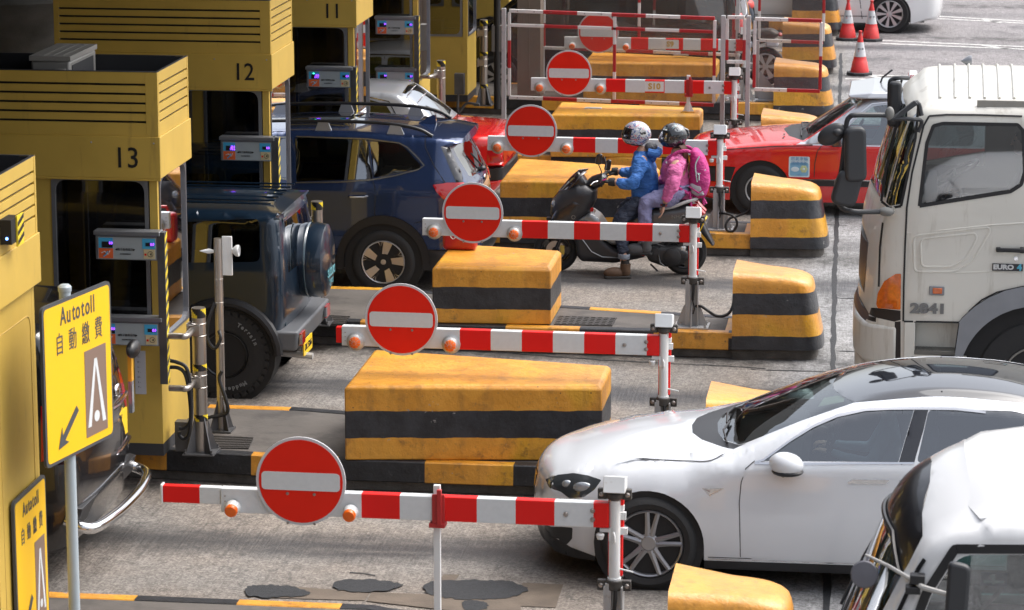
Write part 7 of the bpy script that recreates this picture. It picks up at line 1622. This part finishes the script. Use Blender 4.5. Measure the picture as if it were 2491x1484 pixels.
pillow(R_([(-1.46, .60), (-1.40, .72), (-1.22, .84), (-1.10, .82), (-1.08, .80), (-1.20, .60), (-1.34, .52), (-1.42, .55)], .02), .205, .05, name='fairing_panel', m=sc_blk, parent=s)
b = MB(); n = 9
for k in range(n + 1):
    v = k / n * 2 - 1
    for (x, z, w_) in ((-1.46, .80, .11), (-1.36, .93, .15), (-1.26, 1.05, .16), (-1.17, 1.13, .10)): b.v.append((x + .10 * v * v, v * w_, z))
b.f = [(4 * k + j, 4 * k + j + 1, 4 * k + j + 5, 4 * k + j + 4) for k in range(n) for j in range(3)]; b.m = [0] * len(b.f)
ws_ = b.build('windscreen', mat('smoked_screen', (.02, .012, .014), .12, coat=1), s); mo = ws_.modifiers.new('t', 'SOLIDIFY'); mo.thickness = .008
pillow(R_([(-1.17, 1.12), (-1.14, 1.11), (-1.05, .97), (-1.16, .93), (-1.30, .88), (-1.40, .84)], .01), .12, .05, name='screen_mount', m=sc_blk, parent=s)
for sg in (-1, 1): b = MB(); b.ell((-1.405, sg * .10, .765), (.055, .07, .055), 16, 10, M=Matrix.Rotation(rad(-28), 3, 'Y')); b.build('headlight', clear_lens, s)
pillow(R_([(-1.13, .97), (-1.02, 1.06), (-.90, 1.10), (-.85, 1.06), (-.88, .98), (-.98, .92)], .02), .13, .08, name='handlebar_cover', m=sc_blk, parent=s)
for sg in (-1, 1):
    b = MB(); b.tube(cr([(-.93, sg * .08, 1.04), (-.90, sg * .20, 1.06), (-.87, sg * .36, 1.06)], 4), .018, 10); b.build('grip', blackm, s)
    b = MB(); b.tube([(-.90, sg * .19, 1.06), (-.89, sg * .26, 1.16), (-.92, sg * .28, 1.24)], .007, 6); mx = (-.92 if sg < 0 else -.88, sg * .29, 1.30 if sg < 0 else 1.14); pillow([(mx[0] + p.x, mx[2] + p.y) for p in R_([(-.04, -.055), (.03, -.06), (.045, .05), (.02, .065), (-.02, .05)], .02)], .016, .012, y0=mx[1], mb=b); b.build('mirror', sc_blk, s)
    b = MB(); b.tube([(-.94, sg * .16, 1.035), (-.98, sg * .2, 1.03), (-1.0, sg * .33, 1.02)], .006, 6); b.build('brake_lever', chrome, s)
b = MB(); pillow([(-1.02, .74), (-.985, .745), (-.985, .70), (-1.025, .69)], .01, .008, y0=-.15, mb=b); b.build('hook', red_lens, s)
# lower body
pillow(R_([(-1.26, .52), (-1.10, .64), (-1.0, .60), (-.86, .38), (-.72, .29), (-.42, .30), (-.42, .20), (-.75, .13), (-1.12, .14), (-1.17, .2), (-1.2, .4)]), .19, .06, name='leg_fairing', m=sc_mat, parent=s)
pillow(R_([(-1.16, .60), (-1.02, .69), (-.93, .63), (-.80, .44), (-.60, .40), (-.60, .33), (-.78, .34), (-.92, .42), (-1.05, .58)], .02), .195, .03, name='silver_flash', m=mat('scooter_silver', (.26, .27, .28), .3, metal=.6), parent=s)
pillow(R_([(-1.05, .62), (-1.0, .70), (-.9, .50), (-.72, .44), (-.66, .66), (-.42, .72), (-.40, .30), (-1.0, .30)]), .13, .05, name='floor_tunnel', m=sc_blk, parent=s)
b = MB(); b.tube([(-1.12, -.196, .42), (-1.0, -.198, .26), (-.88, -.199, .205), (-.62, -.199, .20)], .007, 6); b.build('trim_line', mat('scooter_silver', (.26, .27, .28), .3), s)
pillow(R_([(-.62, .64), (-.45, .73), (-.1, .765), (.08, .81), (.21, .71), (.14, .655), (-.02, .56), (-.22, .46), (-.45, .42), (-.55, .5)], .03), .155, .08, name='rear_fairing', m=sc_grey, parent=s)
pillow(R_([(-.74, .66), (-.6, .735), (-.40, .765), (-.28, .79), (-.20, .84), (.02, .855), (.08, .82), (-.1, .77), (-.4, .73), (-.62, .66)], .02), .15, .06, name='seat', m=mat('seat_vinyl', (.02, .02, .021), .6), parent=s)
for sg in (-1, 1): b = MB(); b.tube(cr([(-.26, sg * .15, .745), (-.12, sg * .175, .775), (.02, sg * .17, .83), (.12, sg * .12, .855), (.14, 0, .86)], 5), [.018] * 21, 8); b.build('grab_rail', mat('rail_pale', (.5, .5, .49), .4), s)
for sg in (-1, 1): b = MB(); pillow(R_([(.04, .80), (.14, .80), (.235, .70), (.20, .665), (.12, .70)], .01), .05, .03, y0=sg * .09, mb=b); b.build('tail_light', red_lens, s)
pillow(R_([(.10, .62), (.17, .66), (.33, .34), (.305, .33), (.16, .50)], .01), .09, .03, name='mudguard', m=sc_mat, parent=s)
b = MB(); M = Matrix.Translation((.205, 0, .57)) @ Matrix.Rotation(rad(25), 4, 'Y'); b.box(-.006, .006, -.1, .1, -.09, .07, M=M); b.build('number_plate', platey, s, smooth=0)
b = MB(); pillow(R_([(-.44, .30), (-.36, .37), (-.22, .33), (-.05, .34), (.06, .28), (.06, .2), (-.04, .12), (-.2, .10), (-.38, .16)], .03), .06, .05, y0=-.12, mb=b); b.lathe([(.10, 0), (.095, .02), (.06, .035), (0, .04)], (-.12, -.17, .22), (0, -1, 0), 24); b.lathe([(.075, 0), (.07, .015), (0, .025)], (-.32, -.17, .25), (0, -1, 0), 24); b.build('engine_cover', mat('engine_black', (.02, .02, .022), .45), s)
b = MB(); b.tube(cr([(-.4, .12, .2), (-.2, .17, .2), (.1, .18, .27)], 4), [.03] * 4 + [.05] * 5, 12); b.build('exhaust', sc_blk, s)
b = MB(); b.tube([(-.27, -.19, .25), (-.25, -.21, .16), (-.2, -.2, .12)], .009, 6); b.tube([(-.36, -.1, .12), (-.28, -.16, .06)], .011, 6); b.build('kick_stand', sc_blk, s)
b = MB(); b.box(-.50, -.42, -.26, -.17, .245, .265, 0); b.box(-.44, -.41, -.26, -.23, .24, .30, 0); b.build('foot_peg', [mat('peg_red', (.5, .02, .02), .3, metal=.5)], s, bevel=.004)
b = MB(); pillow(R_([(-.50, .335), (-.30, .36), (-.20, .40), (-.35, .42), (-.5, .38)], .02), .06, .02, y0=-.15, mb=b); b.build('side_cover', mat('scooter_silver', (.26, .27, .28), .3), s)
for x in (0, -1.41):
    wheel(s, x, 0, .243, .12 if x == 0 else .11, .17, 'multi', -1, 5, rm=mat('rim_black', (.012, .012, .013), .3, coat=.5))
b = MB(); b.lathe([(.04, 0), (.105, 0), (.105, .004), (.04, .004)], (-1.41, -.065, .243), (0, -1, 0), 28); b.build('brake_disc', steel, s); b = MB(); b.box(-1.36, -1.31, -.09, -.06, .20, .30); b.build('caliper', mat('caliper_gold', (.55, .38, .06), .4), s, bevel=.008)
for sg in (-1, 1): b = MB(); b.tube([(-1.41, sg * .085, .243), (-1.28, sg * .085, .55)], .02, 10); b.build('fork', sc_blk, s)
pillow(R_([(-1.41 + .275 * cos(a), .243 + .275 * sin(a)) for a in [rad(20 + 8 * i) for i in range(16)]] + [(-1.41 + .245 * cos(a), .243 + .245 * sin(a)) for a in [rad(140 - 8 * i) for i in range(16)]], .004), .075, .02, name='front_mudguard', m=sc_blk, parent=s)
b = MB(); b.box(-1.50, -1.45, -.16, -.09, .57, .62); b.ell((-1.485, -.12, .54), (.02, .02, .02)); b.build('dash_camera', carblack, s)
b = MB(); b.lathe([(.022, 0), (.022, .003), (.017, .003), (.017, 0)], (-1.20, -.204, .64), (0, -1, 0), 20); b.build('badge', mat('scooter_silver', (.26, .27, .28), .3), s)
text('scooter_lettering', 'NMAX', .045, mat('scooter_silver', (.26, .27, .28), .3), s, (-.05, -.159, .66), rot=(pi / 2, 0, 0), sx=1.3)
# ---- figures
def figure(label, jm, tm, spec, ox=RX_, oy=RYs):
    t = thing('person', label, 'person', (ox, oy, 0)); sp = spec
    b_ = skinbody(sp['spine'], sp['limbs'], 'body', [skin], t, 2)
    skinbody([(p, r + .012) for p, r in sp['jspine']], [(i, [(p, r + .012) for p, r in L_]) for i, L_ in sp['jlimbs']], 'jacket', [jm], t, 2)
    skinbody([(p, r + .008) for p, r in sp['tspine']], [(i, [(p, r + .008) for p, r in L_]) for i, L_ in sp['tlimbs']], 'trousers', [tm], t, 2)
    tx_ = bpy.data.textures.get('folds') or bpy.data.textures.new('folds', 'CLOUDS'); tx_.noise_scale = .07; tx_.noise_depth = 1
    for o in t.children:
        if o.name.startswith(('jacket', 'trousers')):
            sb = o.modifiers.new('s', 'SUBSURF'); sb.levels = 1; sb.render_levels = 1; dm = o.modifiers.new('d', 'DISPLACE'); dm.texture = tx_; dm.texture_coords = 'LOCAL'; dm.strength = .045; dm.mid_level = .5
    return t
def helmet(parent, c, tilt, pat, vis, name='helmet', yaw=0):
    c = V(c); b = MB(); n, m = 40, 26; MM = Matrix.Rotation(yaw, 3, 'Z') @ Matrix.Rotation(tilt, 3, 'Y')
    def S_(az, el):
        f = cos(az); r = V((-.150 * cos(el) * f, .122 * cos(el) * sin(az), .140 * sin(el)))
        if f > 0 and el < .15: r.x -= .03 * f * min(1, (.15 - el) * 1.3)              # chin bar
        if f < -.3 and el > -.2: r.x += .012
        if el < -.6: r.x *= .93; r.y *= .98
        return r
    for j in range(m + 1):
        el = -1.05 + (pi / 2 + 1.05) * j / m
        for i in range(n): az = 2 * pi * i / n; p = S_(az, el); b.v.append(tuple(c + MM @ p))
    for j in range(m):
        for i in range(n):
            az = 2 * pi * (i + .5) / n; az = az if az < pi else az - 2 * pi; el = -1.05 + (pi / 2 + 1.05) * (j + .5) / m
            k = 0
            if abs(az) < 1.15 and -.36 < el < .36: k = 1
            elif abs(az) < 1.28 and -.43 < el < .43: k = 2
            elif el < -.86: k = 2
            b.f.append((j * n + i, j * n + (i + 1) % n, (j + 1) * n + (i + 1) % n, (j + 1) * n + i)); b.m.append(k)
    h = b.build(name, [pat, vis, blackm], parent, smooth=50)
    q = MB(); q.ell(c + MM @ V((.02, 0, .0)), (.1, .09, .11)); q.build('helmet_lining', black0, h)
    return h, lambda az, el, off=0: c + MM @ (S_(az, el) * (1 + off))
def pattern(name, base, cols, sc, rough=.18):
    m = mat(name, base, rough, coat=1); n = m.node_tree; L = n.links; p = n.nodes['Principled BSDF']; tc = n.nodes.new('ShaderNodeTexCoord'); cur = None
    for i, (c, thr, s_) in enumerate(cols):
        no = n.nodes.new('ShaderNodeTexNoise'); no.inputs['Scale'].default_value = s_; no.inputs['Detail'].default_value = 3; no.inputs['Distortion'].default_value = 2.5; mp_ = n.nodes.new('ShaderNodeMapping'); mp_.inputs['Location'].default_value = (i * 3.1, i * 1.7, 0); L.new(tc.outputs['Object'], mp_.inputs[0]); L.new(mp_.outputs[0], no.inputs['Vector'])
        gt = n.nodes.new('ShaderNodeMath'); gt.operation = 'GREATER_THAN'; gt.inputs[1].default_value = thr; L.new(no.outputs[0], gt.inputs[0])
        mx = n.nodes.new('ShaderNodeMix'); mx.data_type = 'RGBA'; L.new(gt.outputs[0], mx.inputs[0])
        if cur: L.new(cur, mx.inputs[6])
        else: mx.inputs[6].default_value = (*base, 1)
        mx.inputs[7].default_value = (*c, 1); cur = mx.outputs[2]
    L.new(cur, p.inputs['Base Color']); return m
def cloth(name, col, var=.12):
    m = mat(name, col, .7, var=var, vscale=7); n = m.node_tree; p = n.nodes['Principled BSDF']; g_ = n.nodes.new('ShaderNodeNewGeometry')
    no = n.nodes.new('ShaderNodeTexNoise'); no.inputs['Scale'].default_value = 11; no.inputs['Detail'].default_value = 3; no.inputs['Distortion'].default_value = 1.2
    mp_ = n.nodes.new('ShaderNodeMapping'); mp_.inputs['Scale'].default_value = (1, 1, 1.8); n.links.new(g_.outputs['Position'], mp_.inputs[0]); n.links.new(mp_.outputs[0], no.inputs['Vector'])
    b_ = n.nodes.new('ShaderNodeBump'); b_.inputs['Strength'].default_value = .9; b_.inputs['Distance'].default_value = .03; n.links.new(no.outputs[0], b_.inputs['Height']); n.links.new(b_.outputs[0], p.inputs['Normal']); return m
blue = cloth('jacket_blue', (.035, .15, .46)); pink = cloth('fleece_pink', (.68, .14, .36), .18); denim = cloth('denim_dark', (.022, .03, .055)); lilac = cloth('trousers_lilac', (.23, .23, .40)); glove = mat('glove_black', (.015, .014, .016), .6)
nearL = [((-.50, -.13, .80), .06), ((-.70, -.22, .63), .055), ((-.66, -.28, .38), .055), ((-.63, -.31, .13), .036)]
farL = [((-.50, .13, .80), .06), ((-.70, .20, .66), .055), ((-.72, .19, .42), .055), ((-.70, .16, .20), .038)]
armN = [((-.475, -.18, 1.27), .066), ((-.545, -.29, 1.02), .048), ((-.76, -.30, 1.055), .034)]
armF = [((-.475, .18, 1.27), .066), ((-.58, .29, 1.05), .048), ((-.79, .30, 1.075), .034)]
sp_ = [((-.42, 0, .84), .07), ((-.43, 0, 1.0), .08), ((-.455, 0, 1.18), .105), ((-.47, 0, 1.33), .07), ((-.49, 0, 1.42), .052)]
rider = figure('rider in a blue hooded jacket and flower patterned helmet steering the scooter', blue, denim, dict(
    spine=sp_, limbs=[(2, armN), (2, armF), (0, nearL), (0, farL)],
    jspine=[((-.47, 0, .58), .14), ((-.46, 0, .68), .155), ((-.44, 0, .84), .155), ((-.43, 0, 1.0), .145), ((-.455, 0, 1.18), .145), ((-.475, 0, 1.35), .075)], jlimbs=[(4, [((-.475, -.18, 1.265), .085), ((-.545, -.29, 1.02), .068), ((-.73, -.30, 1.05), .045)]), (4, [((-.475, .18, 1.265), .085), ((-.58, .29, 1.05), .068), ((-.76, .30, 1.07), .045)])],
    tspine=[((-.41, 0, .84), .14), ((-.43, 0, .92), .13)], tlimbs=[(0, [((-.50, -.13, .79), .105), ((-.70, -.22, .63), .085), ((-.665, -.275, .42), .068), ((-.64, -.305, .25), .055)]), (0, [((-.50, .13, .79), .105), ((-.70, .2, .66), .085), ((-.72, .19, .42), .068), ((-.70, .165, .27), .055)])]))
head(rider, (-.535, 0, 1.525), 0, (.02, .015, .012))
fl = pattern('helmet_flowers', (.40, .42, .47), [((.10, .14, .30), .56, 13), ((.70, .16, .18), .62, 11), ((.02, .03, .09), .62, 15), ((.25, .45, .55), .68, 17), ((.75, .75, .76), .60, 24)], 1)
hm, hs_ = helmet(rider, (-.538, 0, 1.54), rad(8), fl, mat('visor_dark', (.02, .012, .012), .04, coat=1))
b = MB(); p = hs_(-2.0, .25, .02)
o = V(p); b.lathe([(.0, 0), (.04, 0), (.04, -.002), (0, -.002)], o, (.1, -1, .15), 24); b.build('helmet_badge', wpaint, hm); text('helmet_lettering', 'Arai', .042, black0, hm, (o.x, o.y - .006, o.z), rot=(pi / 2, rad(-16), rad(-8)), bold=.002)
b = MB(); b.tube(cr([(-.40, -.10, 1.36), (-.31, -.10, 1.34), (-.30, 0, 1.35), (-.31, .10, 1.34), (-.40, .10, 1.36)], 5), [.04] * 3 + [.045] * 15 + [.04] * 3, 10); b.ell((-.36, 0, 1.30), (.05, .10, .07)); b.build('hood', blue, rider)
b = MB(); b.ell((-.375, 0, 1.40), (.07, .09, .05)); b.build('hood_lining', cloth('lining_grey', (.09, .09, .10)), rider)
for sg in (-1, 1):
    hand(rider, V((-.775, sg * .30, 1.062)), V((-1, 0, -.05)), V((0, 0, 1)), sg, 1.12, glove, curl=1.15, name='glove'); b = MB(); b.lathe([(.045, 0), (.047, .03), (.040, .07)], (-.74 if sg < 0 else -.765, sg * .30, 1.055 if sg < 0 else 1.07), (-1, 0, 0), 16); b.build('glove_cuff', glove, rider)
b = MB(); b.tube([(-.83, -.33, 1.09), (-.87, -.34, 1.075), (-.89, -.34, 1.05)], .008, 6); b.build('glove_stripe', mat('glove_pink', (.6, .02, .2), .6), rider)
# boots
def boot(parent, a, toe, m1, m2):
    a = V(a); d = V(toe) - a; d.z = 0; d.normalize(); lz = 0 if a.z < .2 else a.z - .13; b = MB()
    h = d * .11; M = Matrix.Rotation(atan2(d.y, d.x), 3, 'Z')
    b.ell(V((a.x, a.y, lz + .062)) + d * .115, (.122, .053, .064), 18, 12, M=M); b.ell(V((a.x, a.y, lz + .08)) + d * .0, (.062, .048, .075), 16, 10, M=M); b.tube([V((a.x, a.y, lz + .08)), V((a.x + .005, a.y, lz + .165))], [.055, .058], 16)
    o = b.build('boot', m1, parent); q = MB(); R = rpoly([(-.07, -.045), (.22, -.05), (.235, 0), (.22, .05), (-.07, .045)], .035, 5); q.prism([V((a.x, a.y, lz + .002)) + M @ V((p.x, p.y, 0)) for p in R], (0, 0, .03)); q.build('sole', m2, o, bevel=.006)
    c_ = MB(); c_.tube([V((a.x, a.y, lz + .15)), V((a.x + .003, a.y, lz + .20))], [.05, .046], 14); c_.build('sock', blackm, o)
bt = mat('boot_brown', (.10, .055, .03), .6, var=.3, vscale=18); boot(rider, (-.62, -.32, .1), (-.9, -.38, 0), bt, mat('sole_dark', (.03, .028, .026), .7)); boot(rider, (-.69, .15, .32), (-.95, .15, 0), bt, mat('sole_dark', (.03, .028, .026), .7))
b = MB(); b.lathe([(.063, 0), (.066, .01), (.066, .05), (.06, .055)], (-.637, -.305, .215), (0.05, 0, 1), 18); b.build('turn_up', cloth('denim_inside', (.22, .25, .30)), rider)
armN2 = [((-.09, -.19, 1.25), .075), ((-.12, -.30, 1.02), .055), ((-.205, -.27, .82), .033)]; armF2 = [((-.09, .19, 1.25), .075), ((-.2, .27, 1.03), .05), ((-.34, .17, .98), .033)]
pil = figure('pillion passenger in a pink fleece and lilac trousers with a black swirled helmet', pink, lilac, dict(
    spine=[((-.03, 0, .92), .08), ((-.06, 0, 1.05), .09), ((-.08, 0, 1.2), .105), ((-.10, 0, 1.33), .06), ((-.11, 0, 1.41), .05)],
    limbs=[(2, armN2), (2, armF2), (0, [((-.12, -.14, .88), .07), ((-.42, -.24, .84), .055), ((-.41, -.25, .55), .055), ((-.40, -.25, .32), .036)]), (0, [((-.12, .14, .88), .07), ((-.42, .24, .84), .055), ((-.41, .24, .55), .055), ((-.40, .24, .32), .036)])],
    jspine=[((-.05, 0, .78), .13), ((-.055, 0, .86), .145), ((-.07, 0, .95), .15), ((-.10, 0, 1.05), .155), ((-.13, 0, 1.15), .165), ((-.085, 0, 1.27), .115), ((-.10, 0, 1.36), .06)], jlimbs=[(5, [((-.085, -.18, 1.24), .085), ((-.12, -.30, 1.02), .07), ((-.195, -.275, .85), .048)]), (5, [((-.085, .18, 1.24), .085), ((-.2, .27, 1.03), .065), ((-.31, .18, .985), .045)])],
    tspine=[((-.03, 0, .90), .155), ((-.04, 0, .98), .14)], tlimbs=[(0, [((-.14, -.15, .885), .12), ((-.42, -.24, .845), .085), ((-.41, -.25, .60), .07), ((-.40, -.25, .36), .06)]), (0, [((-.14, .15, .885), .12), ((-.42, .24, .845), .085), ((-.41, .24, .60), .07), ((-.40, .24, .36), .06)])]))
head(pil, (-.135, 0, 1.52), 0, (.05, .018, .012)); sw = pattern('helmet_swirls', (.018, .02, .024), [((.25, .27, .28), .60, 9), ((.02, .02, .024), .62, 15), ((.12, .25, .28), .66, 14)], 1)
hm2, hs2 = helmet(pil, (-.135, 0, 1.525), rad(4), sw, glass('visor_clear', (.55, .5, .48), 1.2), yaw=rad(6))
b = MB(); b.hexa([(.0, -.03, 1.50), (.045, -.02, 1.53), (.045, .02, 1.53), (.0, .03, 1.50)], [(-.02, -.03, 1.62), (.03, -.015, 1.60), (.03, .015, 1.60), (-.02, .03, 1.62)]); b.build('helmet_spoiler', sw, hm2, bevel=.01)
text('helmet_lettering', 'SHOEI', .022, wpaint, hm2, tuple(hs2(-.75, .52, .03)), rot=(pi / 2, 0, rad(-40)))
b = MB()
for i in range(22): a = rad(-85 + i * 8); b.tube(cr([(-.07 + .05 * abs(cos(a)), .085 * sin(a), 1.43), (-.02 + .03 * cos(a), .10 * sin(a), 1.36), (-.01 + .035 * cos(a * 1.3), .11 * sin(a), 1.26 - .03 * (i % 3))], 3), [.014, .016, .016, .015, .013, .01, .005], 6)
b.build('hair', mat('hair_auburn', (.085, .025, .014), .55), pil)
hand(pil, V((-.21, -.268, .805)), V((-.18, 0, -1)), V((1, 0, 0)), 1, .95, skin, curl=.35); hand(pil, V((-.345, .165, .98)), V((-1, -.3, 0)), V((0, 0, 1)), 1, .95, skin)
b = MB(); b.lathe([(.038, 0), (.038, .022)], (-.212, -.268, .80), (.15, 0, 1), 16, 0); wt = b.build('watch_strap', mat('strap_red', (.18, .02, .02), .5), pil); b = MB(); b.box(-.225, -.19, -.315, -.302, .797, .83); b.build('watch', black0, wt, bevel=.005)
for sg in (-1, 1): boot(pil, (-.40, sg * .25, .38), (-.7, sg * .25, 0), mat('shoe_grey', (.08, .08, .085), .6), blackm)
bp = thing('backpack', 'magenta and grey backpack worn by the pillion passenger', 'backpack', (RX_, RYs, 0)); mg = cloth('pack_magenta', (.46, .025, .19), .25)
pillow(R_([(.06, 1.385), (.12, 1.40), (.20, 1.32), (.255, 1.18), (.27, 1.02), (.23, .87), (.14, .845), (.06, .88), (.045, 1.1)], .04), .15, .09, name='body', m=mg, parent=bp)
pillow(R_([(.055, 1.02), (.09, 1.035), (.19, 1.015), (.22, .90), (.14, .885), (.07, .92)], .02), .158, .04, name='mesh_pocket', m=mat('pack_grey', (.33, .32, .36), .7), parent=bp)
b = MB(); b.tube(cr([(.16, -.145, 1.33), (.12, -.155, 1.24), (.13, -.157, 1.12), (.14, -.155, 1.05)], 5), .007, 6); b.tube([(.145, -.158, 1.15), (.16, -.16, 1.12), (.16, -.16, 1.07)], .006, 6); b.tube([(.15, -.155, 1.13), (.23, -.12, 1.18)], .006, 6); b.build('zip_cord', mat('cord_teal', (.45, .62, .62), .6), bp)
for sg in (-1, 1):
    b = MB(); P = cr([(.06, sg * .11, 1.37), (.0, sg * .135, 1.385), (-.10, sg * .15, 1.355), (-.175, sg * .15, 1.26), (-.16, sg * .175, 1.12), (-.08, sg * .19, 1.0), (.05, sg * .16, .92)], 5); b.tube(P, .019, 8); b.build('shoulder_strap', mg, bp)
b = MB(); b.tube([(.06, -.15, .95), (.08, -.155, .78), (.07, -.155, .70)], .012, 6); b.tube([(.05, -.155, 1.0), (.16, -.16, .93), (.22, -.14, .98)], .009, 6); b.tube([(.2, -.05, .86), (.235, -.06, .80), (.21, -.07, .78), (.2, -.06, .84)], .014, 6); b.build('strap', mg, bp)
b = MB(); b.tube(cr([(-.18, -.155, 1.26), (-.19, -.16, 1.245)], 2), .022, 8); b.build('buckle', wpaint, bp)
# distant motorcycle passing behind the clear screens
c0 = atz(3060, 340, 0); t = thing('motorcycle', 'motorcycle with a red tail lamp seen through the right hand clear screen', 'motorcycle', (c0.x, c0.y, 0), rad(0))
mk = mat('moto_black', (.02, .02, .022), .4); wheel(t, 0, 0, .30, .13, .21, 'multi', -1, 6); wheel(t, -1.35, 0, .30, .12, .21, 'multi', -1, 6)
pillow(R_([(-1.2, .55), (-1.1, .95), (-.85, 1.0), (-.45, .85), (.1, .90), (.22, .82), (.1, .7), (-.3, .6), (-.3, .35), (-.9, .3)], .05), .16, .09, name='body', m=mk, parent=t)
b = MB(); b.ell((.22, 0, .80), (.04, .09, .035)); b.build('tail_light', red_lens, t); b = MB(); b.tube([(-.95, -.35, 1.05), (-.98, 0, 1.0), (-.95, .35, 1.05)], .016, 8); b.tube([(-1.35, 0, .3), (-1.05, 0, .95)], .035, 8); b.build('handlebar', mk, t)
b = MB(); b.box(.0, .2, -.17, .17, .62, .72); b.build('side_case', mat('moto_pale', (.5, .5, .55), .4), t, bevel=.03)
mr = thing('person', 'motorcyclist in a dark jacket with red reflective bands behind the right hand clear screen', 'person', (c0.x, c0.y, 0)); 
skinbody([((-.30, 0, .95), .14), ((-.34, 0, 1.2), .15), ((-.40, 0, 1.42), .07)], [(1, [((-.40, -.2, 1.34), .075), ((-.62, -.3, 1.15), .055), ((-.9, -.32, 1.08), .04)]), (1, [((-.40, .2, 1.34), .075), ((-.62, .3, 1.15), .055), ((-.9, .32, 1.08), .04)]), (0, [((-.4, -.14, .9), .11), ((-.75, -.2, .75), .08), ((-.6, -.2, .4), .06)]), (0, [((-.4, .14, .9), .11), ((-.75, .2, .75), .08), ((-.6, .2, .4), .06)])], 'body', [mat('moto_jacket', (.04, .05, .07), .7)], mr)
skinbody([((-.335, 0, 1.16), .17), ((-.345, 0, 1.26), .172), ((-.36, 0, 1.33), .15)], [], 'reflective_band', [mat('band_red', (.55, .06, .05), .5)], mr)
helmet(mr, (-.43, 0, 1.60), 0, mat('helmet_black', (.03, .03, .035), .2, coat=1), mat('visor_dark', (.02, .012, .012), .04))
